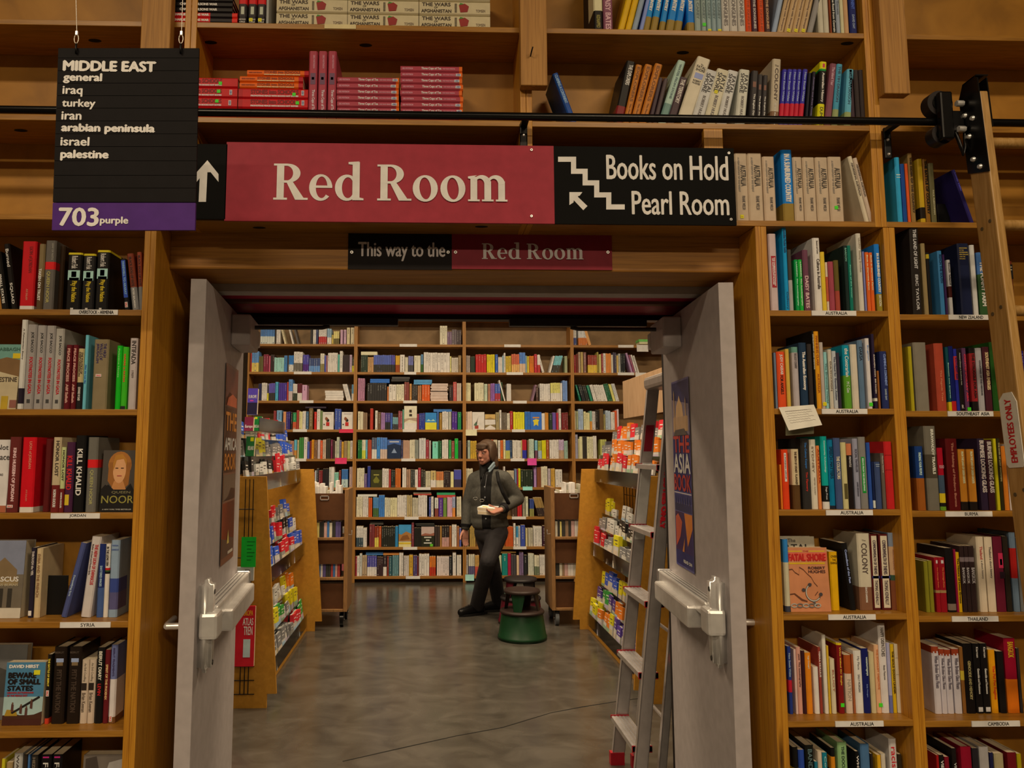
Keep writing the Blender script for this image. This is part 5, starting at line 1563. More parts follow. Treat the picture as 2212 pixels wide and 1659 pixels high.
face(-55, 43, 1169, 1331, LV[3], YF + .05, .06, '#7a7266', f_damascus, 'face-out Damascus book with a stone building, left end of the SYRIA shelf')
face(-40, 34, 743, 883, LV[1], YF + .02, .03, '#a8987c', lambda Rr, Tt, G: (Rr(0, 0, 1, 1, '#a89470'), Rr(0, .72, 1, 1, '#5c8070'), G([(0, .5), (.4, .58), (1, .5), (1, .76), (.6, .80), (.2, .74), (0, .68)], '#6a4c2c', 2), Tt('SABBAGH', .3, .9, .97, .95, '#3c5c4c'), Tt('PALESTINE', .15, .42, .96, .49, '#4a3c2c'),
                                                           Rr(.55, 0, .75, .2, '#a08020', 3), Rr(.8, .02, 1, .14, '#7a4a3c', 3), Rr(.2, .02, .5, .18, '#6a5030', 3), Rr(.78, .78, 1, .86, '#b89a18', 4)), 'face-out Palestine book at the left end of the second shelf')
face(-50, 12, 950, 1104, LV[2], YF + .015, .03, '#b0a498', lambda Rr, Tt, G: (Rr(0, 0, 1, 1, '#b4a89c'), Rr(0, 0, 1, .09, '#8a4a30'), Tt('Not', .5, .86, .9, .93, '#3a3430'), Tt('Peace', .4, .72, .97, .8, '#3a3430'), Tt('WITH A NEW PREFACE', .3, .5, .8, .53, '#6a6058')), 'white face-out cover cut off at the left end of the JORDAN shelf')
face(168, 262, 1634, 1826, LV[5], YF + .05, .04, '#6a5c4c', lambda Rr, Tt, G: (Rr(0, 0, 1, 1, '#5c5044'), G([(.05, .7), (.4, .75), (.3, .98), (.05, .95)], '#3a3028', 2), G([(.5, .7), (.9, .72), (.95, .95), (.6, .9)], '#8a8074', 2)), 'brown face-out cover at the right end of the lowest left shelf')


def f_fatal(Rr, Tt, G):
    Rr(0, 0, 1, 1, '#a86a44')
    Rr(0, .80, 1, .92, '#b4503a')
    for a, b in ((.0, .38), (.55, .94)):
        Rr(a, .935, b, .95, '#b89418', 2)
    Tt('THE', .4, .932, .53, .952, '#a02c20', 3)
    Tt('FATAL SHORE', .02, .79, .95, .90, '#9c1c18', 4, .012)
    Rr(.02, .74, .93, .765, '#b48c18', 3)
    Tt('ROBERT', .50, .66, .92, .70, '#3c2420', 4, .008)
    Tt('HUGHES', .50, .60, .92, .645, '#3c2420', 4, .008)
    co = [(0, .66), (.1, .67), (.16, .62), (.26, .58), (.28, .70), (.38, .66), (.46, .60), (.56, .54), (.62, .46), (.70, .40), (.70, .32), (.62, .26)]
    for (x, y), (x2, y2) in zip(co[:-1], co[1:]):
        G([(x, y), (x2, y2), (x2, y2 - .018), (x, y - .018)], '#54301e', 3)
    G([(0, .28), (.12, .29), (.3, .2), (.42, .17), (.42, .15), (.28, .17), (.1, .27), (0, .26)], '#54301e', 3)
    o_, i_ = ell(.58, .30, .20, .145, 100, 330, 16), ell(.58, .30, .165, .118, 100, 330, 16)
    for f_ in strip(o_, i_):
        G(f_, '#3a3430', 5)
    for f_ in strip(ell(.58, .30, .192, .138, 110, 320, 16), ell(.58, .30, .172, .124, 110, 320, 16)):
        G(f_, '#a8a090', 6)
    for x, y in ((.50, .42), (.34, .34), (.76, .27)):
        G(el(x, y, .045, .028), '#3c3432', 6)
    G([(.52, .18), (.56, .19), (.66, .10), (.62, .09)], '#4a4440', 5)
    for k in range(5):
        for f_ in strip(ell(.08 + k * .145, .10, .085, .035, 0, 360, 12), ell(.08 + k * .145, .10, .058, .018, 0, 360, 12)):
            G(f_, '#5c564e' if k % 2 else '#8c8678', 5)


face(1709, 1796, 1184, 1321, LV2[3], YF + .03, .04, '#b08c68', f_fatal, 'face-out orange book Fatal Shore with a shackle on the fourth AUSTRALIA shelf')
face(1692, 1770, 1160, 1318, LV2[3], YF + .09, .03, '#a49a84', lambda Rr, Tt, G: (Rr(0, 0, 1, 1, '#a0947c'), Tt('The', .25, .92, .47, .97, '#4a443c'), Tt('FATAL', .02, .80, .85, .89, '#2c2824'), Tt('SHORE', .05, .66, .85, .76, '#2c2824')), 'cream book standing behind the orange Fatal Shore cover')
# ------------------------------------------------------------------ the far shelves' books (past the first few hundred): one object
FAR = MB()
FT = {}
FAR_T = dict(a=(740, 690, 500 / 2212), b=(740, 940, 500 / 2212), c=(530, 700, 240 / 1991), d=(590, 870, 190 / 1313), e=(1200, 700, 220 / 1217), f=(660, 1000, 120 / 538))


def fcol(h):
    r = hexrgb(h)
    l_ = .3 * r[0] + .55 * r[1] + .15 * r[2]
    h2 = ''.join('%02x' % int(255 * (l_ + (c - l_) * .86)) for c in r)
    return mat('#' + h2, .5, gain=1.3)


def farbook(x0, x1, z, h, col, lean=0, y=0, d=.16):
    ys = YW + .03 + y
    cs = col.split('/')
    M = Matrix.Identity(4)
    if lean > 0:
        M = Matrix.Translation((x1, 0, z)) @ Matrix.Rotation(lean, 4, 'Y') @ Matrix.Translation((-x1, 0, -z))
    elif lean < 0:
        M = Matrix.Translation((x0, 0, z)) @ Matrix.Rotation(lean, 4, 'Y') @ Matrix.Translation((-x0, 0, -z))
    FAR.M = M
    g = .0012
    FAR.box(x0 + g, x1 - g, ys, ys + d, z + .001, z + h, fcol(cs[0]))
    FAR.box(x0 + g + .002, x1 - g - .002, ys + .004, ys + d - .002, z + h, z + h + .0012, PAGES)
    w = x1 - x0
    if len(cs) > 1:
        FAR.box(x0 + g - .0003, x1 - g + .0003, ys - .0008, ys + d * .5, z + .001, z + h * .45, fcol(cs[1]))
    r = R.random()
    if w > .018 and r < .75:      # a title block on the spine
        lum = sum(hexrgb(cs[0]))
        tgt = (.78, .74, .66) if lum < 1.3 else (.32, .28, .25)
        k = fcol('#' + ''.join('%02x' % int(255 * (a * .45 + b * .55)) for a, b in zip(hexrgb(cs[0]), tgt)))
        n_ = R.randint(2, 5)
        zz = z + h * .9
        for _ in range(n_):
            l_ = h * R.uniform(.05, .16)
            FAR.box(x0 + w * .4, x1 - w * .4, ys - .0012, ys - .0004, zz - l_, zz, k)
            zz -= l_ + h * .03
        if R.random() < .4:
            FAR.box(x0 + w * .28, x1 - w * .28, ys - .0012, ys - .0004, z + h * .05, z + h * .1, k)
    FAR.M = None


def farrow(tk, base, zi, spec):
    ox, oy, s = FAR_T[tk]
    for e in spec.split(';'):
        p = e.split()
        if not p:
            continue
        xr, col = p[0], p[1]
        a, b = xr.split('-')
        n = 1
        if '*' in b:
            b, n = b.split('*')
        a, b, n = float(a), float(b), int(n)
        yt, lean = None, 0
        for k in p[2:]:
            if k == 'L':
                lean = -.26
            elif k == 'R':
                lean = .26
            else:
                yt = float(k)
        Ys = YW + .03
        X0, X1 = at(ox + a * s, oy + base * s, Ys).x, at(ox + b * s, oy + base * s, Ys).x
        if yt is None:
            h = R.uniform(.21, .235)
        else:
            h = at(ox + a * s, oy + yt * s, Ys).z - FZ[zi]
            if lean:
                h /= .965
        h = min(h, .305)
        w = (X1 - X0) / n
        for k in range(n):
            farbook(X0 + w * k, X0 + w * (k + 1), FZ[zi], h * R.uniform(.985, 1.01), col, lean, R.uniform(0, .012))


def farlying(tk, base, zi, x0, x1, y0, y1, col, n=1):
    ox, oy, s = FAR_T[tk]
    Ys = YW + .04
    A, B = at(ox + x0 * s, oy + y1 * s, Ys), at(ox + x1 * s, oy + y0 * s, Ys)
    th = (B.z - A.z) / n
    for k in range(n):
        c = col.split('/')[k % len(col.split('/'))]
        j = R.uniform(-.006, .006)
        FAR.box(A.x + j, B.x + j, Ys, Ys + .15, A.z + th * k + .001, A.z + th * (k + 1) - .001, fcol(c))


def farface(tk, zi, x0, x1, base, y0, fills):
    ox, oy, s = FAR_T[tk]
    Ys = YW + .025
    A, B = at(ox + x0 * s, oy + base * s, Ys), at(ox + x1 * s, oy + y0 * s, Ys)
    z0, H_ = FZ[zi] + .001, B.z - FZ[zi]
    W_ = B.x - A.x
    FAR.box(A.x, B.x, Ys, Ys + .03, z0, z0 + H_, fcol(fills[0]))
    for k, (c, pts) in enumerate(fills[1:]):
        FAR.add([(A.x + W_ * x, Ys - .001 - .0005 * k, z0 + H_ * y) for x, y in pts], [tuple(range(len(pts)))], fcol(c))


BOX4 = lambda a, b, c, d: [(a, b), (c, b), (c, d), (a, d)]
farrow('a', 240, 0, '930-1000*3 #e0d0a0 60;1000-1045*2 #7a5a70 115;1045-1090*2 #6a5a5a 95;1090-1135*2 #4a3a3a 100')
farrow('a', 512, 1, '175-240*4 #2a3a28 340;240-295*3 #c08a50 360;295-465*10 #5060b0/#33302a 340;466-500*2 #5048a0/#33302a 340;505-545*3 #e0a020/#a04010 345;548-592 #d8d0b0 335;595-625 #c8b898 360;628-675*2 #6a6aa0/#4a4440 350;683-745*2 #e0d0a0 345;748-770 #5080a0/#306020 335;775-905*6 #e0d4c8 315;906-1025*4 #ddd0c0 320;1026-1040 #d8c870 350;1042-1105*4 #c8b49a 365;1107-1135 #8a6a40 345')
farlying('a', 512, 1, 175, 330, 308, 340, '#d8c898')
farrow('a', 782, 2, '145-210*3 #b07088 560;235-420*8 #302c2a 610;425-440 #d07030 640;442-510*2 #d8c8b0 620;512-588*3 #d8c8a0 620;590-635*2 #8a3a30 600;640-660 #d08a40 615;665-715*3 #3a3028 620;718-753*2 #b07040 630;757-835*3 #e05010 625;1020-1055*2 #3a2828 635;1057-1090 #c04840 595;1092-1135*2 #c0a890 610')
farlying('a', 782, 2, 840, 1005, 690, 782, '#d8b8a0/#c8a890', 6)
farlying('a', 782, 2, 845, 1005, 612, 682, '#d8b8a0/#c8a890', 5)
farlying('a', 782, 2, 260, 445, 568, 606, '#2a6ac0', 2)
farlying('a', 782, 2, 470, 640, 548, 592, '#3a3430/#4a443e', 2)
farlying('a', 782, 2, 685, 858, 576, 622, '#4a90c8', 2)
farrow('a', 1055, 3, '145-195*2 #d0c098 880;195-235*2 #8a6a4a 890;262-290 #c03020 850;310-333 #d8c8b0 870;335-365 #6a4a30 885;367-405*2 #a070a0 890;407-455*2 #50408a/#2a2a2a 895;457-475 #4060b0 895;478-530*3 #70a0a0/#3a3a3a 935;532-570*2 #a04048 875;572-585 #60a080 860;712-730 #a02840 905;732-785*3 #303a90 895;902-920 #3a60a0 870;925-950 #a07020 895;952-1010*3 #e0d4c0 880;1012-1040 #b0a890 880;1045-1095*2 #50288a 880;1100-1135 #1a8040 885')
farface('a', 3, 588, 710, 1055, 828, ['#e8d0a0', ('#b09070', [(0, .3), (.4, .42), (1, .34), (1, .5), (.3, .48), (0, .44)]), ('#3a2c20', BOX4(.4, .72, .6, .84)), ('#3a2c20', BOX4(.4, .56, .62, .66)), ('#dcd0b8', BOX4(0, 0, 1, .28))])
farface('a', 3, 790, 898, 1055, 892, ['#2a80d0', ('#e8d020', BOX4(0, 0, 1, .42)), ('#a0d0e0', [(.1, .5), (.3, .62), (.5, .52), (.7, .62), (.9, .5)])])
farlying('a', 1055, 3, 868, 1042, 858, 884, '#3a70b0')
farrow('a', 1330, 4, '145-185*2 #1a6a2a 1150;185-218*2 #d8d0a0/#c8c830 1150;220-237 #60a8c0 1150;240-275*3 #c04828 1150;278-325*2 #505a70/#d0c8c0 1130;326-358 #3a80c0 1130;359-425*3 #4a7ac0/#c8a890 1130;561-575 #3a3a60 1155;578-640*5 #c09070 1155;641-690*3 #d8c8a0 1150;691-725*2 #8a8a78 1150;730-795*3 #c8c0b8 1135;796-825 #a03038 1150;826-845 #a89888 1160;858-912 #70d0a8 1165;913-945*2 #206030 1160;950-1010*3 #e0d0b8 1150;1015-1040 #309040 1155;1041-1070 #904030 1160;1072-1105 #10b030 1140;1106-1135 #403030 1160')
farface('a', 4, 428, 558, 1330, 1150, ['#20304a', ('#4060a0', [(0, .7), (.5, .8), (1, .7), (1, 1), (0, 1)]), ('#8090a8', [(.3, .3), (.5, .55), (.7, .3)]), ('#c0b8b0', BOX4(.15, .86, .85, .92))])
farrow('b', 498, 5, '135-205*4 #d8c8a0 315;206-232 #6a5080 370;236-265 #303a8a 295;378-440*3 #e0d0c0 320;441-462 #b03028 330;465-500*2 #2a3028 335;503-555*3 #d06018 320;570-608*2 #e0c8c0 315;610-650*2 #a87a5a 330;652-690*2 #404038 330;691-720 #d8d0c0 330;722-748 #b02830 315;750-790*2 #3a3428 335;792-840*3 #c8b890 345;842-892 #c8a860/#e0d8b0 340;895-965*5 #d87838/#e0c090 348;968-1030*4 #3a2a24 345;1032-1062 #e0c880 350;1065-1135 #4a4aa0/#3a3048 330')
farface('b', 5, 270, 375, 498, 332, ['#3c3a18', ('#7a7420', [(.2, .4), (.5, .65), (.8, .4), (.7, .25), (.3, .25)]), ('#a89c40', BOX4(.25, .68, .75, .74))])
farrow('b', 775, 6, '130-190*4 #d8c8a0 590;192-245*3 #e0d4c0 590;247-282*2 #d05018 600;290-343*3 #4a8ac0/#4a6a30 595;345-400*3 #3a78c0 575;401-455*3 #d0c4a0 600;456-520*3 #e0cc90 600;522-612*5 #e0d0c0 575;614-665*3 #b89a60 575;667-720*3 #c0b090 600;722-808*5 #e0d0b8 575;825-845 #404a90 595;846-870 #d8e0d0 590;880-915 #d0c8b8/#8a4030 600;918-960 #5a2a8a 600;962-995 #6a8a30 600;1000-1048*3 #d8a0b0 595;1050-1078 #9aa0c0/#e08030 590;1090-1135*3 #d8c8a0 590')
farlying('b', 775, 6, 145, 330, 565, 588, '#d0c8c0')
farlying('b', 775, 6, 680, 850, 545, 574, '#c04030/#a89878', 2)
farlying('b', 775, 6, 905, 1080, 545, 598, '#c83c30/#30a060', 2)
farrow('b', 1055, 7, '130-195*3 #e0e0d8/#3a4a50 870;196-230*2 #d8d0b8 890;255-305*2 #803030 855;306-344*2 #903018/#e0c040 870;346-370 #c04818 870;372-500*7 #2a2a20 875;502-530 #2a80b0 870;659-682 #803038 835;685-750*5 #28241e 885;880-930*2 #403028 870;931-948 #b07830 870;950-1018*3 #302420/#c08a7a 870;1020-1042 #a05a28 870;1045-1090*2 #e0d0b8 855;1092-1115 #a05a30 870;1116-1135 #5058a0 890')
farface('b', 7, 536, 656, 1055, 858, ['#3a90c0', ('#b07030', [(0, .25), (1, .25), (1, .6), (.6, .7), (.2, .55), (0, .6)]), ('#e0c880', BOX4(0, 0, 1, .24)), ('#d8b020', BOX4(0, .12, 1, .2)), ('#8a5020', [(.1, .3), (.9, .35), (.7, .55), (.3, .5)])])
farface('b', 7, 752, 876, 1055, 876, ['#2a2a1a', ('#c0a090', BOX4(0, .6, 1, 1)), ('#a05a40', [(0, .6), (.3, .68), (.7, .64), (1, .7), (1, .55), (0, .55)]), ('#c8c0a8', BOX4(.22, .44, .78, .5)), ('#c8c0a8', BOX4(.36, .3, .64, .36)), ('#c8c0a8', BOX4(.2, .16, .8, .22)), ('#60c020', BOX4(.68, .02, .9, .14))])
farlying('b', 1055, 7, 265, 390, 826, 856, '#50463c/#3a342c', 2)
farlying('b', 1055, 7, 700, 880, 840, 872, '#2a2824/#3a362e', 2)
farrow('b', 1335, 8, '120-135 #a02830 1160;136-160 #e0d4c0 1155;161-185 #c0b8a8 1130;186-232*2 #b09068 1150;235-325*4 #50489a/#d8d0c0 1155;328-385*3 #402828 1165;387-420 #3a2a2a/#e0d0b8 1155;425-440 #9a3020 1160;441-470 #305a60 1160;475-535*3 #608888 1150;540-580*2 #e0d8c8 1125;585-633*3 #c8b8a8 1155;635-672 #d09820 1145;675-712*2 #504070 1150;714-725 #8a3030 1160;730-828*4 #e0d8c8 1135;830-890*3 #e07018/#c03018 1160;900-1018*6 #d8c0b0 1160;1020-1045 #2a2828 1160;1052-1085 #e0d4b8 1125;1092-1135*2 #d8c8b0 1150')
farlying('b', 1335, 8, 220, 385, 1118, 1148, '#3a6a9a')
farlying('b', 1335, 8, 388, 540, 1124, 1146, '#c87830')
# middle right bay
farrow('a', 512, 1, '1180-1220*2 #a08a78 345;1225-1265*3 #2a3a28 355;1272-1375*4 #c81818 333;1380-1455*4 #e8c000 335;1460-1485 #2a5ab0 335;1488-1527*3 #e0d8c8 360;1529-1541 #90b0c0 345;1543-1558 #e0d8d0 320;1560-1613*2 #c8a020 350;1617-1690*4 #d8603a/#e0a050 330;1692-1748*2 #4a7ac0/#d0a880 315;1750-1762 #8aa8b0 345;1765-1785 #d0b020 350;1787-1830*3 #e07010 350;1835-1860 #c82030 330;1862-1890 #e0e0e0/#c03028 340;1908-1930 #d8c8b8 340 L;1972-1990 #e0d8d0 350 R;1995-2065*4 #70b8c8/#403a30 350 R;2125-2150*2 #a0a070 350')
farrow('a', 782, 2, '1175-1225*3 #e0d890 605;1262-1350*5 #e8e098 605;1355-1385*2 #c0d0a0 615;1390-1413 #b07050 615;1415-1455*2 #9058a0 610;1457-1510*2 #3a58a8/#b03038 615;1512-1530 #2a4a30 600;1545-1558 #e0d0b0 585 L;1572-1612*3 #d8d0d0 615;1800-1822 #8a6070 630 R;1848-1872 #503028 640;1885-1985*5 #e0dcd0 615;1990-2080*5 #e8d860/#e0d8c8 605;2082-2102 #e0d0c8 610;2105-2150*2 #6a88d8 585')
farrow('a', 1055, 3, '1175-1238*3 #d8b898 880;1465-1498 #a08a58 890;1502-1520 #e0d4c0 865;1522-1570*3 #6a5a48 890;1572-1600*2 #d8c8a8 895;1603-1628 #b82020 875;1632-1740*5 #f0cc10 885;1742-1795*2 #2a6ab8 880;1903-1935 #e0d8d0 895;1937-1970*3 #d08020 890;1975-2005 #283828 900;2008-2040*2 #7050a0 890;2045-2065 #c02838 890;2068-2090 #e0d8d0 855;2095-2155*4 #802020 890')
farface('a', 3, 1241, 1355, 1055, 886, ['#e8dccc', ('#4a3828', [(.25, .3), (.4, .55), (.5, .75), (.42, .5), (.38, .28)]), ('#b03828', BOX4(.2, .05, .5, .25)), ('#507050', [(.1, .25), (.3, .45), (.4, .2)])])
farface('a', 3, 1362, 1460, 1055, 908, ['#e8e0d0', ('#d0a050', BOX4(0, .66, 1, 1)), ('#8a7040', [(0, .1), (.5, .3), (1, .12), (1, .34), (0, .3)]), ('#a07840', [(0, .7), (.5, .8), (1, .7), (1, .66), (0, .66)])])
farface('a', 3, 1797, 1900, 1055, 886, ['#2a68c8', ('#e8c020', [(.3, .2), (.5, .3), (.7, .2), (.7, .45), (.8, .55), (.5, .6), (.2, .52), (.3, .42)]), ('#d0802a', BOX4(.2, .64, .8, .72))])
farrow('a', 1330, 4, '1180-1195 #302820 1160;1196-1220 #a0a890 1155;1222-1282*3 #c89820 1160;1415-1440 #d85028 1150;1441-1480 #d0b890 1150;1488-1508 #e0dcd0 1155;1510-1535 #e06018 1155;1538-1558 #e0c890 1150;1560-1600*3 #3a60b0/#c0b850 1155;1601-1620 #2a4060 1155;1625-1705*5 #e0c8b0 1155;1707-1718 #c8b060 1155;1720-1760*3 #c81828/#3030a0 1150;1770-1783 #907850 1155;1785-1830*3 #c0d0a8 1145;1840-1865 #78b0c8/#704050 1155;1870-1905*2 #a8a838/#a0b0b8 1160;1908-1945*3 #f0d000 1155;1948-1975 #a84818 1150;1980-2068*5 #e0d4c0 1150;2070-2118*3 #c0a0b8/#b89068 1150;2120-2155*2 #90a890 1160')
farrow('b', 498, 5, '1175-1245*4 #d8c8a0 320;1540-1555 #d8c8b8 300;1570-1640*5 #c8b088 340;1645-1665 #6a7a98 320;1668-1680 #b02840 325;1682-1702 #e8c800 320;1705-1820*5 #283020 330;1830-1855 #a878a8 300;1860-1898*3 #8a4a28 310;1900-1960*4 #e0c8a0 300;1965-1990 #b8a0a0 320;1995-2030*2 #d09830 320;2035-2100*2 #d8d0c0 330')
farrow('b', 775, 6, '1180-1240*3 #b0a080 600;1620-1668*2 #503828 600;1672-1715*2 #c82020 600;1722-1745 #9a9070 600;1750-1775 #c8c098 590;1790-1830*3 #3a4a8a/#908840 610;1870-1950*4 #a07838/#3a2a24 600 L;1955-1980 #b03838 600')
farrow('b', 1055, 7, '1180-1205 #a09060 880;1215-1270*3 #b08838 870;1560-1630*5 #d05018 875;1635-1655 #e0d8c8 845;1660-1680 #3a90b8/#e0e0e0 870;1681-1700 #b8b0a8 870;1703-1745 #3a4aa0 860;1750-1770 #d0b878 890;1775-1820*2 #b8a888 890;1825-1905*5 #d8d0b0 870;1910-1945 #3a1a28 865;1950-1975 #3a3a88 870')
farrow('b', 1335, 8, '1180-1200 #c8b8a8 1150;1205-1263*3 #c8b898/#5a5070 1140;1266-1305*2 #c89040/#c84838 1150;1490-1520 #c0c090 1150;1525-1578 #108070 1130;1580-1610 #b01838 1130;1612-1660*2 #484040 1145;1665-1688 #d8b080 1150;1690-1730*2 #7a6080 1120;1735-1765 #2a2828 1150;1775-1830*3 #c8c0a0 1130;1835-1880*2 #d8c8a0/#6a7050 1150;1885-1980*6 #e0dcd0 1145')
farlying('b', 1335, 8, 1505, 1660, 1110, 1128, '#b08038')
# leftmost bay
farrow('c', 355, 0, '265-520*6 #4a78b0/#c8c8c0 50;525-548 #3a3028 60;550-625*2 #e0dcd4 50;702-735 #d8c090 60 L;840-870*1 #d8d0b0 60 L;930-965 #5a5048 60 L;1160-1200*2 #3a3430 60;1210-1263*2 #e0d4d0 50;1265-1300 #303a60 70;1310-1455*4 #e0d8d0/#c02828 50;1465-1540*2 #8aa8c8/#e0e0e0 80;1545-1578 #c8a840 190;1580-1680*3 #d8c068/#6a5a28 130;1700-1745 #c090a0 100;1760-1805 #c090a0 100;1815-1870 #c8b080 60;1885-1950 #c8b488 60')
farrow('c', 865, 1, '85-105 #c83028 525;110-235*3 #5a8ac8/#e8b850 490;240-315*3 #6a6030 580;318-410*2 #8a2038 540;415-445 #c05060 570;450-513*2 #3a2a28 550;515-688*6 #98d0b8 600;690-745 #3a78b0 560;750-770 #504038 560;775-860*3 #2a78c0/#d0c8c8 560;865-1020*3 #e0d8c0/#6a6050 495;1030-1130*3 #4a40a0/#50207a 550;1135-1335*5 #3a4a78/#5a88c0 610;1340-1410*2 #e0d8a8/#8a7a40 525;1415-1440 #5858b0 560;1445-1470 #b07070 560;1475-1650*6 #e0d0d0 515;1655-1685 #50a890 545;1688-1740 #e0e0c8 485;1745-1860*5 #38282a 550;1865-1908 #b090a0 550;1910-1948 #3a3a20/#e8d000 600')
farrow('c', 1365, 2, '225-280*2 #2a2a50 1065;285-380*3 #e0d0b8 1055;381-412 #e8c820 1240;415-525*3 #6050a8/#3a3430 1060;530-582 #40a0d8 1035;590-735*4 #4a3090 1055;740-765 #d04028 1040;770-840 #5080b8/#c0a8a0 990;845-925*3 #e0d4c0/#3a4030 1070;930-1010*4 #6a2028/#e0d0c8 1065;1015-1100 #c890a8 1090;1815-1895*3 #d8ccc4 1080 L;1902-1945 #5a90b0/#e0dcd8 1085')
farlying('c', 1365, 2, 1430, 1755, 1192, 1368, '#e0d8d0/#d8d0c4', 4)
farrow('d', 388, 3, '0-40*3 #a03838 120;50-125 #6a98b8/#a8b8c8 110;145-188 #d88850 130;190-250*2 #38287a 135;260-285 #302a20 140;290-342 #208a48/#c85028 145;345-383 #a83828 110;385-433*2 #d8cc80 130;435-485*2 #e0d8b0 125;490-525 #3a6080 130;530-590 #7a5a30 85;610-645 #d82018 135;650-698 #d8d8cc 95;700-735*2 #7a8a50 120;918-1010*2 #3a50a0 90')
PB = [('#8a4a28', el(.42, .55, .1, .13)), ('#8a4a28', el(.32, .62, .1, .1)), ('#2a2420', el(.5, .52, .1, .08)), ('#c82820', BOX4(.32, .2, .62, .42)), ('#b8a8a0', BOX4(.2, .88, .85, .92)), ('#303030', BOX4(.08, .26, .2, .32))]
farface('d', 3, 738, 905, 388, 140, ['#e8dcd4'] + PB)
farface('d', 3, 1022, 1192, 388, 140, ['#e8dcd4'] + PB)
farlying('d', 388, 3, 480, 790, 58, 82, '#3a2c38')
farrow('d', 825, 4, '170-248*3 #a09888 560;250-305 #b8785a 570;310-350 #58a8c8/#c88030 550;355-382 #b8a870 560;385-450*2 #3a8030 520;455-505 #d8d4c8 510;508-540 #4858b0 580;545-568 #8a2828 570;570-605 #e08a08 550;608-655*2 #8a5a38 560;660-700 #c0a8a0 555;702-735 #e84810 560;737-785*2 #c8a888 550;790-850*2 #3a342a 540;855-885 #7a2040 550;890-915 #4a3028 560;920-943 #c8b898 575;945-985 #b8b898 515;988-1015 #6a5a78 560;1018-1050 #d89820 580;1055-1105 #9a7a4a 570;1108-1145*2 #b8b060 570;1148-1185 #d8ccd0 570')
farrow('d', 1250, 5, '580-620 #b04848 1040;621-643 #b8b8c8 1010;645-675 #3a3434 980;680-735*2 #8a2828 1010;740-825*4 #2e2626 985;830-860 #c8c0a8 960;861-910 #e0d8cc 955;912-975*2 #80c0a0 1040;978-1010 #8a3020 1010;1020-1113*3 #3a70b0/#b0c0c8 990;1135-1185*2 #c0988a 960')
farrow('f', 525, 6, '300-420*5 #b0a080 350;430-450 #5a6a68 350')
farrow('f', 808, 7, '300-420*5 #8a7a68 620;428-450 #b09088 620')
farrow('f', 1085, 8, '300-420*5 #a04848 900;428-444 #30a050 890')
# rightmost bay
farrow('e', 240, 0, '200-252*2 #e0dcd0/#404a80 50;275-383*5 #c8c0c0/#c86828 50;395-428 #d89048 50 L')
farlying('e', 240, 0, 1000, 1120, 182, 240, '#d8c890/#70c050', 2)
farrow('e', 580, 1, '212-225 #303040 350;226-245 #b02828 370;248-275*2 #803020 360;278-300 #b09070 335;305-335 #b0904a 335;340-370 #8a5a50 340;390-498*5 #a03828/#e0b030 370;500-520 #a08830 335;525-550 #c8b860 360;553-573 #a83838 350;575-605 #e0d8c8 350;606-668*3 #e88030 350;670-690 #d8c8a8 370;691-730*2 #4a4050 340;732-755 #c8a050 375;757-782 #b0a898 350;785-835*2 #282828 355;905-928 #b080a0 350 L;935-955 #a04860 370 L;960-980 #e0d8d0 370 L;985-1003 #e0dcd0 380 L')
farrow('e', 912, 2, '290-312 #107050 730 L;322-365*2 #282828 730 L;370-412*2 #303028 735 L;420-448 #208058 735 L;460-500*2 #e0d0b8 728 L;505-625*5 #e0d4b8 730 L;630-682*3 #206038 715 L;690-720*2 #e0d860 720 L;725-765*2 #c8c0c0 715 L')
farrow('e', 1255, 3, '212-247*2 #c8b890 1035;250-273 #a0a070 1040;275-335*2 #98a8c0 1018;340-366 #d8c888 1045;368-412*2 #e0d888 1060;415-438 #7aa890/#d88828 1035;440-482*2 #c8b8a8 1045;485-528*2 #2a2018 1025;530-575 #6a4a28 1015;578-600 #a08a48 1080;602-660*2 #a8b0c0 1035;665-710*2 #e0d8b8 1050;712-738 #e85020 1035;740-760 #d8b8b8 1020')
farrow('e', 1595, 4, '230-270 #a8a0b0 1310;275-290 #c8b880 1370;293-325*2 #e0c890 1345;328-375*3 #383028 1345;378-411 #d8e090 1345;412-453*2 #e0e098 1345;455-495*2 #d8d0c0 1340;540-615*3 #b8b050 1380')

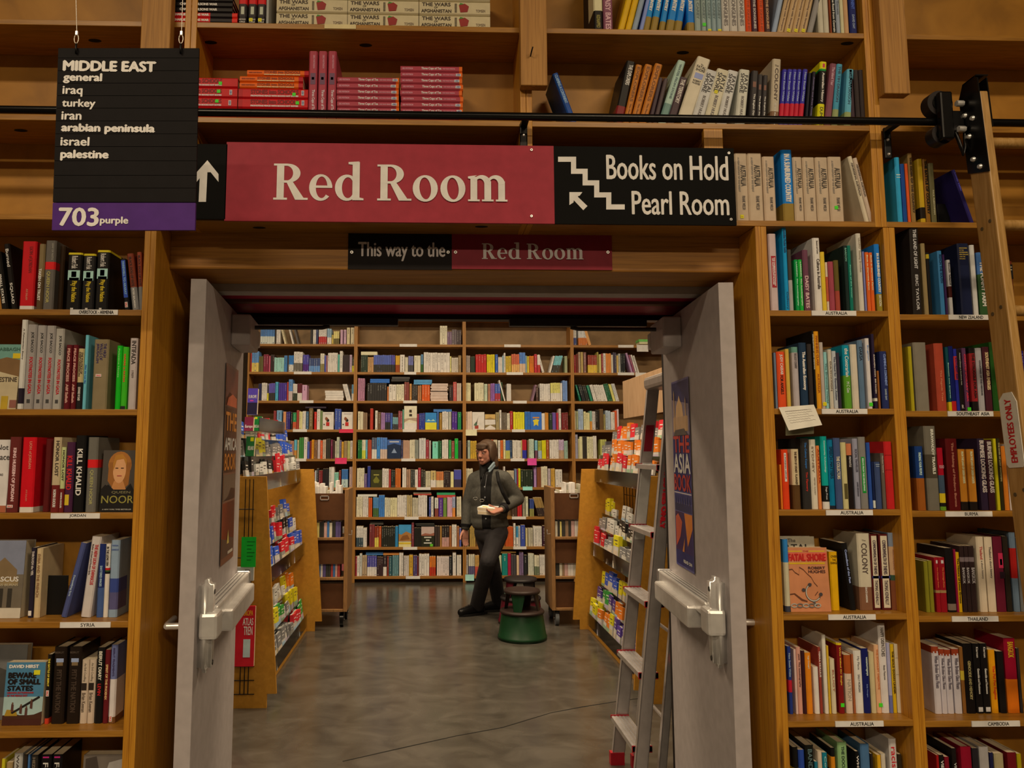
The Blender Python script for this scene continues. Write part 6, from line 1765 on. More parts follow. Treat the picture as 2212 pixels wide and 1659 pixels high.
# ------------------------------------------------------------------ book carts
def cart(x0, x1, Y0, ztop, plank_left, label, woodm):
    dpt = .42
    o = V(((x0 + x1) / 2, Y0 + dpt / 2, 0))
    t = thing('book_cart', o, label, 'cart')
    zb = .14
    for xa, nm in ((x0, 'end_panel'), (x1 - .035, 'end_panel')):
        bx(nm, (xa, xa + .035, Y0, Y0 + dpt, zb, ztop), CARTW, t, o, .004)
    for z in (.14, .42, .775):
        bx('shelf', (x0 + .035, x1 - .035, Y0 + .004, Y0 + dpt, z, z + .022), CARTW, t, o, .002)
    for za, zb_ in ((.163, .39), (.56, .774), (.955, 1.195)):
        bx('shelf_back', (x0 + .035, x1 - .035, Y0 + .03, Y0 + .042, za, zb_), mat('#4a2a14', .6, gain=1.5), t, o, 0)
    fr = MB()
    xm, zm = (x0 + x1) / 2, ztop - .10
    for a, b, c, d in ((xm - .04, xm + .04, zm, zm + .006), (xm - .04, xm + .04, zm + .034, zm + .04), (xm - .04, xm - .034, zm, zm + .04), (xm + .034, xm + .04, zm, zm + .04)):
        fr.box(a, b, Y0 + .025, Y0 + .0295, c, d, STEEL)
    fr.build('card_frame', t, o)
    for xa in (x0 + .05, x1 - .05):
        for ya in (Y0 + .05, Y0 + dpt - .05):
            w = MB()
            w.cyl((xa - .016, ya + .02, .062), (xa + .016, ya + .02, .062), .0615, BLACKG if plank_left else mat('#4a4844', .4), n=24)
            wo = w.build('caster_wheel', t, o)
            f = MB()
            f.box(xa - .022, xa + .022, ya - .02, ya + .02, .13, .14, BLACK)
            for s_ in (-1, 1):
                f.prism([(xa + s_ * .020, ya - .012, .14), (xa + s_ * .020, ya + .02, .14), (xa + s_ * .020, ya + .03, .05), (xa + s_ * .020, ya + .01, .05)], (s_ * .003, 0, 0), BLACK)
            f.cyl((xa - .024, ya + .02, .062), (xa + .024, ya + .02, .062), .006, STEEL)
            f.build('fork', wo, o)
    hk = MB().tube([(x1 + .002, Y0 + .06, .82), (x1 + .03, Y0 + .05, .82), (x1 + .03, Y0 + .05, .86)], .005, STEEL) if plank_left else MB().tube([(x0 - .002, Y0 + .06, .82), (x0 - .03, Y0 + .05, .82), (x0 - .03, Y0 + .05, .86)], .005, STEEL)
    hk.build('hook', t, o)
    # its books, standing in the slots behind the boards
    pal = ('#e0d8cc', '#c8b898', '#a83830', '#d8c060', '#e8e0d8', '#3a6aa0', '#8a6a4a', '#c09080', '#5a4a78', '#38342c')
    for z, lo_, hi in ((1.0, .25, .32), (.797, .13, .15), (.442, .17, .23)):
        x = x0 + .045
        while x < x1 - .075:
            w = R.uniform(.016, .034)
            h = R.uniform(lo_, hi)
            if z > .9 and R.random() < .45:
                h = R.uniform(.205, .225)
            c = pal[R.randrange(len(pal))] if z < .9 else ('#e0d8cc', '#e8e0d8', '#d8ccb8', '#b8a888')[R.randrange(4)]
            ya = Y0 + .05 if z > .9 else Y0 + .045
            FAR.box(x, x + w - .002, ya, ya + .15, z + .001, z + h, fcol(c))
            x += w
    return t


a = at(752, 1200, 7.14)
cart(-1.17, a.x, 7.1, 1.235, True, 'wooden book cart on black casters beyond the left map rack', CARTW)
b = at(1190, 1200, 7.14)
cart(b.x, b.x + .44, 7.1, 1.25, False, 'wooden book cart with clear casters beyond the right map rack', CARTW)
o = FAR.build('shelved_books', None, (0, YW, 0))
tag(o, 'rows of many colourful books filling the far wall shelves and carts', 'books', None, 'stuff')


# ------------------------------------------------------------------ map racks
MAPC = dict(red='#b02028', orange='#c8621c', yellow='#c8a81c', white='#b8b0a8', grey='#6a645e', green='#2c7a30', blue='#2c4a9a', purple='#4a3470', black='#26221f', lime='#88a828')


def rack(sgn, xf_top, xf_bot, xback, ya, yb, ztop, label, header, side):
    """sgn +1: front faces +x"""
    o = V(((xf_bot + xback) / 2, (ya + yb) / 2, 0))
    t = thing('map_rack', o, label, 'rack')
    for y in (ya, yb - .02):
        pr = [(xback, y, 0), (xf_bot - sgn * .06, y, 0), (xf_bot - sgn * .06, y, .085), (xf_bot, y, .085), (xf_top, y, ztop), (xback, y, ztop)]
        obj('side_panel', lambda q: q.prism(pr, (0, .02, 0), MDF), t, o, .001)
    xg = xback + sgn * .05
    g = MB()
    n = int((yb - ya) / .1)
    for i in range(n + 1):
        y = ya + .03 + (yb - ya - .06) * i / n
        g.cyl((xg, y, .05), (xg, y, ztop + .35), .003, BLACK, n=6)
    for i in range(13):
        z = .06 + i * (ztop + .28) / 12
        g.cyl((xg, ya + .03, z), (xg, yb - .03, z), .003, BLACK, n=6)
    g.build('wire_grid', t, o)
    bx('base_board', (min(xback, xf_bot - sgn * .135), max(xback, xf_bot - sgn * .135), ya + .021, yb - .021, 0, .035), MDF, t, o)
    bx('back_panel', (min(xg - sgn * .06, xg - sgn * .05), max(xg - sgn * .06, xg - sgn * .05), ya + .021, yb - .021, .05, ztop + .3), MDF, t, o, 0)
    for k, (z0, xfr) in enumerate(((.045, xf_bot - sgn * .13), (.665, xf_bot - sgn * .165), (1.31, xf_top - sgn * .12))):
        y0, y1 = ya + .03, yb - (.03 if k < 2 else .06)
        if k == 2:
            y1 = yb + .03
        q = MB()
        for j in range(3):        # three stepped tiers
            xj, zj = xfr - sgn * .055 * j, z0 + .125 * j
            q.box(min(xj, xj + sgn * .003), max(xj, xj + sgn * .003), y0, y1, zj, zj + .11, ACR)
            q.box(min(xj, xj - sgn * .052), max(xj, xj - sgn * .052), y0, y1, zj - .004, zj - .001, ACR)
        q.build('clear_tray', t, o)
        for j in range(3):
            xj, zj = xfr - sgn * .055 * j, z0 + .125 * j
            yv0 = y0 if sgn > 0 else max(y0, 5.15)
            nn = int((y1 - yv0 - .02) / .118)
            keys = list(MAPC)
            run, key = 0, 'red'
            for i in range(nn):
                y = y1 - .01 - (i + 1) * .118 + R.uniform(-.006, .006)
                if run <= 0:
                    run = R.randint(1, 4)
                    wts = side[k]
                    key = R.choice(wts)
                run -= 1
                if R.random() < .05:
                    continue
                c = MAPC[key]
                th = R.uniform(.014, .036)
                w = R.uniform(.095, .112)
                hh = R.uniform(.20, .255) if key not in ('white', 'grey') else R.uniform(.17, .225)
                hb = R.choice((.55, .62, .68, .72))
                body = R.choice(('#a89c8c', '#988a78', '#7a7468', '#b0a498', c))
                m = MB()
                tl_ = R.uniform(.05, .16) * -sgn
                p0 = V((xj - sgn * (.005 + th / 2), y, zj))
                mm = Matrix.Translation(p0) @ Matrix.Rotation(R.uniform(-.06, .06), 4, 'X') @ Matrix.Rotation(tl_, 4, 'Y') @ Matrix.Rotation(R.uniform(-.12, .12), 4, 'Z')
                m.M = mm
                lay = max(2, int(th / .005))
                for l_ in range(lay):      # folded leaves
                    xa = -th / 2 + th * l_ / lay
                    m.box(xa, xa + th / lay - .0008, .0, w, 0, hh - .003 * (l_ % 2), mat(body, .6) if l_ % 2 else mat('#a89c8c', .6))
                xs = sgn * (th / 2 + .0006)
                m.box(min(xs, xs - sgn * .001), max(xs, xs - sgn * .001), 0, w, hh * hb, hh, mat(c, .4))
                m.box(min(0, xs), max(0, xs), 0, w, hh - .001, hh + .0006, mat(c, .4))
                m.box(-th / 2, th / 2, -.0006, .0, hh * hb, hh, mat(c, .4))
                inkc = mat('#d0c8b8' if key not in ('yellow', 'white', 'lime') else '#3a3430', .5)
                m.box(min(xs, xs + sgn * .0006), max(xs, xs + sgn * .0006), w * .18, w * .8, hh * .84, hh * .87, inkc)
                m.box(min(xs, xs + sgn * .0006), max(xs, xs + sgn * .0006), w * .18, w * .6, hh * .74, hh * .765, inkc)
                m.box(min(xs, xs - sgn * .0004), max(xs, xs - sgn * .0004), w * .05, w * .95, hh * .06, hh * .55, mat(R.choice(('#a8946c', '#7a8a6a', '#98888c', '#8c9aa0', '#b09a80')), .5))
                mo = m.build('folded_map', None, p0)
                tag(mo, f'{key} folded map, {nth(i + 1)} from the far end, {("front", "middle", "rear")[j]} tier, {("bottom", "middle", "top")[k]} tray, {"left" if sgn > 0 else "right"} rack', 'map', f'folded maps in the {"left" if sgn > 0 else "right"} rack')
    if header:
        bx('header_board', (xback + sgn * .01, xback + sgn * .025, ya + .3, yb + .02, 1.88, 2.225), PALEPLY, t, o, .002)
    return t, o


LRK, lo = rack(1, -1.03, -.935, -1.55, 4.95, 7.0, 1.42, 'golden wooden map rack left of the aisle with clear trays of guides', False, (('orange', 'red', 'green', 'white', 'grey', 'yellow'), ('red', 'red', 'grey', 'white', 'blue', 'black'), ('red', 'grey', 'yellow', 'blue', 'black', 'white', 'red')))
RRK, ro = rack(-1, 1.40, 1.30, 1.83, 4.95, 7.0, 1.42, 'golden wooden map rack right of the aisle with a pale header board', True, (('yellow', 'yellow', 'purple', 'orange', 'blue', 'yellow', 'green'), ('white', 'red', 'grey', 'yellow', 'black', 'white'), ('orange', 'orange', 'red', 'grey', 'orange')))
q = MB()
q.box(-1.31, -1.10, 5.0, 5.9, 1.708, 1.712, ACR).box(-1.098, -1.095, 5.0, 5.9, 1.712, 1.80, ACR)
q.build('clear_tray', LRK, lo)
# books shown on top of the left rack
def guide(px0, py0, px1, py1, Y, col, tcol, s, label, th=.03, tilt=.15, turn=0.0):
    a, b = at(px0, py1, Y), at(px1, py0, Y)
    W_, H_ = b.x - a.x, b.z - a.z
    q = MB()
    q.box(0, W_, 0, th, 0, H_, mat(col, .35)).box(.002, W_ + .001, .003, th - .003, .002, H_ - .002, PAGES)
    for k, st in enumerate(s):
        tx, x0, y0, x1, y1, c = st
        if tx:
            q.text(tx, (W_ * x0, -.001, H_ * y0), (W_ * (x1 - x0), 0, 0), (0, 0, H_ * (y1 - y0)), mat(c, .5), 0, .008)
        else:
            q.quad((W_ * x0, -.0006 - .0002 * k, H_ * y0), (W_ * x1, -.0006 - .0002 * k, H_ * y0), (W_ * x1, -.0006 - .0002 * k, H_ * y1), (W_ * x0, -.0006 - .0002 * k, H_ * y1), mat(c, .4))
    ob = q.build('guidebook')
    ob.matrix_world = Matrix.Translation((a.x, Y, a.z)) @ Matrix.Rotation(turn, 4, 'Z') @ Matrix.Rotation(-tilt, 4, 'X')
    return tag(ob, label, 'guidebook')


guide(533, 838, 556, 895, 5.35, '#4a3888', 'w', [('', 0, 0, 1, .45, '#221c30'), ('EUROPE', .1, .62, .9, .74, '#d0c8d8'), ('', .25, .5, .6, .55, '#a83878')], 'tall purple and black Europe guide at the top of the left rack', tilt=.12)
guide(548, 899, 565, 930, 5.5, '#1c6a2c', 'w', [('IRELAND', .05, .2, .95, .4, '#d8d8c8'), ('', .05, .82, .4, .95, '#d0b818')], 'green Ireland guide beside the left door edge')
guide(527, 900, 547, 932, 5.2, '#6a2030', 'w', [('Europe', .1, .2, .95, .45, '#d8ccc8')], 'dark red Europe guide beside the green Ireland guide')
guide(565, 903, 581, 930, 5.6, '#a81c24', 'w', [('Europe', .1, .3, .9, .5, '#d8ccc8')], 'bright red Europe map right of the green Ireland guide', .012, .1)
guide(582, 907, 600, 932, 5.75, '#9a2024', 'w', [('', .1, .5, .5, .9, '#d0b818')], 'red map with a yellow disc at the right end of the top guides', .012, .1)
guide(530, 942, 549, 985, 5.05, '#24582c', 'w', [('', .5, .75, .9, .95, '#d0b818'), ('IRELAND', .25, .3, .95, .5, '#b8c0a8')], 'second green Ireland guide below the first one')
# the end display on the near panel: wire grid, green note, red atlas
ye = 4.935
g = MB()
for px in (531, 540, 548):
    a, b = at(px, 1035, ye), at(px, 1500, ye)
    g.cyl((a.x, ye, a.z), (a.x, ye, b.z), .003, BLACK, n=6)
for py in (1100, 1205, 1400, 1440, 1470, 1500):
    a, b = at(505, py, ye), at(549, py, ye)
    g.cyl((a.x, ye, a.z), (b.x, ye, a.z), .003, BLACK, n=6)
tag(g.build('wire_display', None, at(540, 1300, ye)), 'black wire display grid on the near end of the left rack', 'rack')
guide(500, 1310, 551, 1440, 4.87, '#a01820', 'w', [('ATLAS', .45, .68, .92, .80, '#d8c8c0'), ('EUROPA', .4, .84, .9, .93, '#c8801c'), ('TREN', .5, .52, .9, .66, '#d8c8c0'), ('', .5, .15, .82, .45, '#98a098')], 'red road atlas hanging on the wire display behind the left door', .02, .03)
guide(505, 1225, 548, 1255, 4.88, '#b0a89c', 'w', [('', .55, .15, .8, .8, '#1a1816')], 'white boxed item under the green note behind the left door', .02, .02)
q = MB()
a, b = at(522, 1160, 4.86), at(552, 1225, 4.86)
q.box(a.x, b.x, 4.86, 4.8615, b.z, a.z, mat('#148c24', .5))
for i in range(6):
    q.box(a.x + .035, b.x - .008 - .01 * (i % 3), 4.8594, 4.86, a.z - .03 - i * .022, a.z - .027 - i * .022, mat('#0c4a14', .6))
tag(q.build('sticky_note', None, (a.x, 4.86, b.z)), 'bright green handwritten note hanging behind the left door', 'note')

# ------------------------------------------------------------------ folded aluminium stepladder against the right rack
def stepladder():
    o = V((.95, 3.8, 0))
    t = thing('stepladder', o, 'folded aluminium stepladder leaning behind the right door, marked EMPLOYEES ONLY', 'ladder')
    H_ = 1.93
    lean = .252

    def X(z, off=0):
        return .965 + off + lean * z / 1.9

    def rail(nm, y0, y1, off, wd, m=ALU, ztop=H_, top=True):
        # channel: web faces the viewer, flanges run along x
        q = MB()
        yt0 = y0 + (y1 - y0) * 0
        pr = []
        for z in (0.03, ztop):
            pass
        dy = .06 if y0 > 3.8 else .10
        a = [(X(.03, off) - wd / 2, y0, .03), (X(.03, off) + wd / 2, y0, .03), (X(ztop, off) + wd / 2, y0 + dy, ztop), (X(ztop, off) - wd / 2, y0 + dy, ztop)]
        q.prism(a, (0, .004, 0), m)
        for e in (0, 1):
            i, j = (0, 3) if e == 0 else (1, 2)
            p, r_ = V(a[i]), V(a[j])
            s_ = .004 if e == 0 else -.004
            q.prism([p, p + V((s_, 0, 0)), r_ + V((s_, 0, 0)), r_], (0, .028, 0), m)
        ro = q.build(nm, t, o)
        f = MB()
        f.box(X(0, off) - wd / 2 - .004, X(0, off) + wd / 2 + .004, y0 - .004, y0 + .034, 0, .06, REDP)
        f.build('foot', ro, o)
        return ro, dy
    r1, dy1 = rail('front_rail', 4.03, 4.06, 0, .062)
    r2, dy2 = rail('front_rail', 3.57, 3.60, -.022, .058)
    b1, _ = rail('rear_leg', 3.99, 4.02, .085, .036, ztop=1.75)
    b2, _ = rail('rear_leg', 3.60, 3.63, .085, .036, ztop=1.75)
    for i in range(5):
        z = .24 + i * .318
        k = z / H_
        ya, yb_ = 3.605 + .10 * k, 4.03 + .06 * k
        q = MB()
        xc = X(z)
        q.box(xc - .06, xc + .03, ya, yb_, z - .022, z, ALU)
        for g_ in range(5):
            q.box(xc - .055 + g_ * .018, xc - .050 + g_ * .018, ya, yb_, z, z + .0015, mat('#8a8078', .5, .5))
        so = q.build('tread', t, o)
        c = MB()
        c.box(xc - .063, xc + .03, ya, ya + .004, z - .026, z + .004, REDP).box(xc - .063, xc + .03, yb_ - .012, yb_ - .006, z - .01, z + .005, REDP)
        c.build('tread_end', so, o)
    for i in range(4):
        z = .35 + i * .38
        obj('rear_bar', lambda q: q.cyl((X(z, .085), 3.62, z), (X(z, .085), 4.0, z), .008, ALU), t, o)
    tp = MB()
    tp.bbox(X(H_) - .05, X(H_) + .11, 3.66, 4.12, H_ - .02, H_ + .05, mat('#8a7a6c', .4, .6), .02)
    tp.build('top_cap', t, o)
    # labels on the rails
    q = MB()
    for a, b, c, m in ((1.58, 1.72, .022, mat('#7a1420', .4)), (1.12, 1.52, .026, mat('#b8b0ac', .4))):
        y_ = 4.03 + .06 * (a / H_) - .004
        q.prism([(X(a) - c, y_, a), (X(a) + c, y_, a), (X(b) + c, y_, b), (X(b) - c, y_, b)], (0, .001, 0), m)
    q.build('rail_labels', r1, o)
    q = MB()
    z0, z1 = 1.22, 1.52
    y_ = 3.57 + .10 * .62 - .006
    q.text('EMPLOYEES ONLY', (X(z1) - .034, y_ + .10 * .15, z1), (X(z0) - X(z1), -.10 * (z1 - z0) / H_, z0 - z1), (.022, 0, .002), mat('#b01820', .5), 0, .01)
    q.build('lettering', r2, o)
    q = MB()
    for z in (.62,):
        q.cyl((X(z, .085), 3.592, z), (X(z, .085), 3.599, z), .018, REDP)
    q.build('red_cap', b2, o)


stepladder()


# ------------------------------------------------------------------ step stools
def stool(px, py_front, rim, body, label, a_first):
    p = atZ(px, py_front, 0)
    rb = .205
    c = V((p.x, p.y + rb, 0))
    t = thing('step_stool', c, label, 'stool')
    q = MB().lathe(c, [(rb, .012), (rb + .004, .0), (rb + .004, .03), (rb - .002, .034), (.178, .205), (.17, .225), (.165, .235)], body, 48)
    q.build('base_drum', t, c)
    q = MB().lathe(c, [(.172, .222), (.186, .216), (.19, .228), (.182, .240), (.12, .243), (0.0001, .243)], rim, 48)
    q.build('lower_step', t, c)
    for k in range(4):
        a0 = a_first + k * 90
        q = MB()
        n = 8
        vs = []
        for s_, r0, r1 in ((0, .152, .134), (1, .140, .122)):
            for j in range(n + 1):
                f = j / n - .5
                a_b, a_t = math.radians(a0 + f * 26), math.radians(a0 + f * 56)
                vs += [c + V((r0 * math.cos(a_b), r0 * math.sin(a_b), .242)), c + V((r1 * math.cos(a_t), r1 * math.sin(a_t), .392))]
        fs = [(2 * j, 2 * j + 2, 2 * j + 3, 2 * j + 1) for j in range(n)]
        m_ = 2 * (n + 1)
        fs += [(m_ + 2 * j, m_ + 2 * j + 2, m_ + 2 * j + 3, m_ + 2 * j + 1) for j in range(n)]
        fs += [(0, 1, m_ + 1, m_), (2 * n, 2 * n + 1, m_ + 2 * n + 1, m_ + 2 * n)]
        q.add(vs, fs, body if k == 0 else rim, True)
        q.build('upper_leg', t, c)
    q = MB().lathe(c, [(.118, .385), (.150, .380), (.156, .392), (.150, .408), (.10, .412), (0.0001, .412)], rim, 48)
    q.build('top_step', t, c)


BRN = mat('#2a1c16', .5, gain=1.3)
stool(1135, 1392, BRN, mat('#0a3016', .4, gain=1.1), 'green step stool standing in front of the dark red one', -112)
stool(1131, 1356, mat('#241e1c', .5, gain=1.3), mat('#4a1018', .4, gain=1.6), 'dark red step stool behind the green one, right of the walking person', -150)
# ------------------------------------------------------------------ rolling wooden ladder on the rail
def rolling_ladder():
    OAK = noise_mat('oak_ladder', (.34, .19, .05), (.45, .26, .08), (.54, .33, .12), 7, (18, 18, 1.0), .4)
    p0, p1 = at(2093, 232, 2.285), None
    xl = p0.x
    yt, zt_ = 2.275, p0.z
    # the left stile leans out to the floor
    q1 = atX(2186, 930, xl)
    dy = (q1.y - yt) / (q1.z - zt_)
    yfoot = yt + dy * (0 - zt_)
    o = V((xl, yfoot, 0))
    t = thing('rolling_ladder', o, 'rolling wooden ladder hooked on the black rail at right', 'ladder')
    d = V((0, yt - yfoot, zt_)).normalized()
    nrm = V((0, -d.z, d.y))          # towards the viewer, square to the stile

    def P(s, a):                      # s along the stile from the foot, a across it
        return V((0, yfoot, 0)) + d * s + nrm * a
    Ls = (zt_ + .03) / d.z
    wd, th = .082, .028
    stiles = []
    for i, x in enumerate((xl, xl + .43)):
        b = MB()
        pr = [P(.02, -wd / 2), P(.02, wd / 2), P(Ls, wd / 2), P(Ls, -wd / 2)]
        b.prism([(x, p.y, p.z) for p in pr], (th, 0, 0), OAK)
        so = b.build('stile', t, o, .004)
        stiles.append(so)
        s = MB()
        for k in range(8):
            sr = Ls - .155 - k * .272
            for da in ((-.018, .018) if k else (-.02, .016)):
                c = P(sr + da * .35, da)
                s.cyl((x - .0015, c.y, c.z), (x + .001, c.y, c.z), .006, mat('#4a3a24', .6), n=10)
        s.build('wood_plug', so, o)
        f = MB().bbox(x - .002, x + th + .002, yfoot - .04, yfoot + .045, 0, .04, BLACK, .004)
        f.build('foot', so, o)
    for k in range(8):
        c = P(Ls - .155 - k * .272, 0)
        r = MB().cyl((xl + th, c.y, c.z), (xl + .43, c.y, c.z), .0165, OAK, n=16)
        r.build('rung', t, o)
    # steel channel over the stile's top with bolts
    b = MB()
    s0, s1 = Ls - .27, Ls + .055
    x0 = xl - .004
    pr = [P(s0 + .03, -wd / 2 - .003), P(s0, wd / 2 + .003), P(s1 - .012, wd / 2 + .003), P(s1, wd / 2 - .012), P(s1, -wd / 2 + .02), P(s1 - .04, -wd / 2 - .003)]
    b.prism([(x0, p.y, p.z) for p in pr], (.0035, 0, 0), BLACKG)
    pr2 = [P(Ls - .02, wd / 2 + .003), P(Ls - .02, wd / 2), P(s1, wd / 2), P(s1, wd / 2 + .003)]
    b.prism([(xl + th, p.y, p.z) for p in [P(Ls - .12, -wd / 2), P(Ls - .12, wd / 2), P(s1 - .01, wd / 2), P(s1 - .01, -wd / 2)]], (.0035, 0, 0), BLACKG)
    b.prism([(x0, p.y, p.z) for p in [P(s1 - .004, -wd / 2 + .02), P(s1 - .004, wd / 2), P(s1, wd / 2), P(s1, -wd / 2 + .02)]], (th + .011, 0, 0), BLACKG)
    ch = b.build('channel', t, o)
    bo = MB()
    for s, a in ((Ls - .075, .006), (Ls - .05, -.025), (Ls - .125, -.018), (Ls - .205, -.012), (Ls - .24, .012)):
        c = P(s, a)
        bo.cyl((x0, c.y, c.z), (x0 - .007, c.y, c.z), .0085, STEEL, .006, 10)
    bo.build('bolt', ch, o)
    # roller carriage straddling the rail
    xr = at(2033, 260, YR).x
    ca = MB()
    ca.bbox(xr - .03, xr + .012, YR - .045, YR - .020, zr - .075, zr + .085, BLACKG, .006)
    ca.bbox(xr - .012, x0, YR - .044, YR - .022, zr - .05, zr + .02, BLACKG, .004)
    ca.tube([(xr + .02, YR - .035, zr - .05), (xr + .03, YR - .04, zr - .10), (xr + .036, YR - .04, zr - .125), (xr + .045, YR - .04, zr - .10), (xr + .05, YR - .035, zr - .05)], .006, BLACKG)
    co = ca.build('roller_carriage', t, o)
    for nm, zz, rr in (('upper', zr + .056, .042), ('lower', zr - .048, .034)):
        w = MB()
        w.cyl((xr - .012, YR - .018, zz), (xr - .012, YR + .018, zz), rr, mat('#241d1a', .4, gain=1.2), n=28)
        w.cyl((xr - .012, YR - .021, zz), (xr - .012, YR - .0185, zz), rr * .62, BLACKG, n=24)
        w.build('roller', co, o)
    bl = MB()
    for zz in (zr + .04, zr - .045):
        bl.cyl((xr + .018, YR - .05, zz), (xr + .04, YR - .05, zz), .010, STEEL, n=6)
    bl.build('bolt', co, o)
    # plaque
    pq = MB()
    s0 = (atX(2196, 1010, xl).z) / d.z
    s1 = (atX(2160, 850, xl).z) / d.z
    w2 = .034
    pr = [P(s0 + .01, -w2), P(s0, -w2 + .008), P(s0, w2 - .008), P(s0 + .01, w2), P(s1 - .03, w2), P(s1, w2 - .015), P(s1, -w2 + .02), P(s1 - .02, -w2)]
    pq.prism([(xl - .0025, p.y, p.z) for p in pr], (.002, 0, 0), mat('#b0a490', .5))
    a = P(s0 + .015, -.012)
    u_ = d * (s1 - s0 - .035)
    pq.text('EMPLOYEES ONLY', (xl - .003, P(s0 + .015, .012).y, P(s0 + .015, .012).z), V((0, u_.y, u_.z)), V((0, nrm.y, nrm.z)) * -.024, mat('#a01c1c', .5), 0, .006)
    pq.build('plaque', stiles[0], o)


rolling_ladder()

# ------------------------------------------------------------------ curled paper notes under the second AUSTRALIA shelf
def paper(corn, Y, curl, col, label, lines, dy=0):
    n, m_ = 10, 8
    z0 = LV2[1]
    vs = []
    for i in range(n + 1):
        f = i / n
        for j in range(m_ + 1):
            g_ = j / m_
            tlx, trx, blx, brx = corn[0], corn[1], corn[3], corn[2]
            px = (tlx[0] * (1 - g_) + trx[0] * g_) * (1 - f) + (blx[0] * (1 - g_) + brx[0] * g_) * f
            py = (tlx[1] * (1 - g_) + trx[1] * g_) * (1 - f) + (blx[1] * (1 - g_) + brx[1] * g_) * f
            yy = Y - curl * (f ** 1.5) * (1 - .5 * abs(g_ - .5)) - .004 * math.sin(3 * f)
            p = at(px, py, yy)
            vs.append(p)
    q = MB()
    k = m_ + 1
    q.add(vs, [(i * k + j, i * k + j + 1, (i + 1) * k + j + 1, (i + 1) * k + j) for i in range(n) for j in range(m_)], mat(col, .7), True)
    for r_ in range(lines):
        f = .2 + .65 * r_ / max(1, lines)
        i = int(f * n)
        for j in range(1, m_ - 1 - (r_ % 2)):
            a, b = vs[i * k + j], vs[i * k + j + 1]
            wv = .0012 * (1 if (j + r_) % 2 else -1)
            q.tube([a + V((0, -.0012, wv)), (a + b) / 2 + V((0, -.0012, -wv)), b + V((0, -.0012, wv))], .00035, mat('#7a6a60', .7), 4)
    o = q.build('paper_note', None, vs[0])
    return tag(o, label, 'note')


paper(((1682, 880), (1758, 874), (1776, 918), (1704, 930)), YF - .006, .035, '#c4b498', 'curled cream handwritten note taped under the second AUSTRALIA shelf', 7)
paper(((1697, 888), (1758, 888), (1758, 937), (1697, 941)), YF + .004, .004, '#6a6248', 'older yellowed note behind the curled cream note', 6)

# ------------------------------------------------------------------ black metal bookends
def bookend(px0, px1, pyt, z, Y, label):
    a, b = at(px0, pyt, Y), at(px1, pyt, Y)
    q = MB()
    h = a.z - z
    q.bbox(a.x, b.x, Y, Y + .003, z + .0015, z + h, BLACK, .0012)
    q.box(a.x, b.x, Y, Y + .09, z + .0003, z + .0015, BLACK)
    return tag(q.build('bookend', None, ((a.x + b.x) / 2, Y, z)), label, 'bookend')


bookend(88, 148, 1243, LV[3], YF + .10, 'black metal bookend in the gap on the SYRIA shelf')
bookend(2024, 2050, 440, ZC, YF + .10, 'black bookend under the leaning purple book above NEW ZEALAND')
bookend(2130, 2160, 408, ZC, YF + .08, 'black bookend right of the rolling ladder, level with the purple book')


# ------------------------------------------------------------------ the walking person
def blob(caps, balls, vox, smooth=4, name='body'):
    """tapered limbs and ellipsoids fused into one continuous skin"""
    q = MB()
    for p, r, a, b in caps:
        p, r = V(p), V(r)
        d = r - p
        n = 14
        q.cyl(p, r, a, BLACK, b, n)
        for c, rad in ((p, a), (r, b)):
            bm = bmesh.new()
            bmesh.ops.create_icosphere(bm, subdivisions=2, radius=rad)
            for v in bm.verts:
                v.co += c
            q.bm(bm, BLACK)
    for c, rx, ry, rz, M in balls:
        bm = bmesh.new()
        bmesh.ops.create_icosphere(bm, subdivisions=3, radius=1)
        for v in bm.verts:
            w = V((v.co.x * rx, v.co.y * ry, v.co.z * rz))
            v.co = (M @ w if M is not None else w) + V(c)
        q.bm(bm, BLACK)
    o = q.build(name)
    m = o.modifiers.new('r', 'REMESH')
    m.mode, m.voxel_size, m.use_smooth_shade = 'VOXEL', vox, True
    s = o.modifiers.new('s', 'SMOOTH')
    s.factor, s.iterations = .5, smooth
    dg = bpy.context.evaluated_depsgraph_get()
    dg.update()
    me = bpy.data.meshes.new_from_object(o.evaluated_get(dg))
    bpy.data.objects.remove(o)
    me.materials.clear()
    for p in me.polygons:
        p.use_smooth = True
        p.material_index = 0
    return me


def part_from(me, name, m, parent, origin):
    for v in me.vertices:
        v.co -= V(origin)
    me.materials.append(m)
    o = bpy.data.objects.new(name, me)
    COL.objects.link(o)
    o.parent = parent
    return o


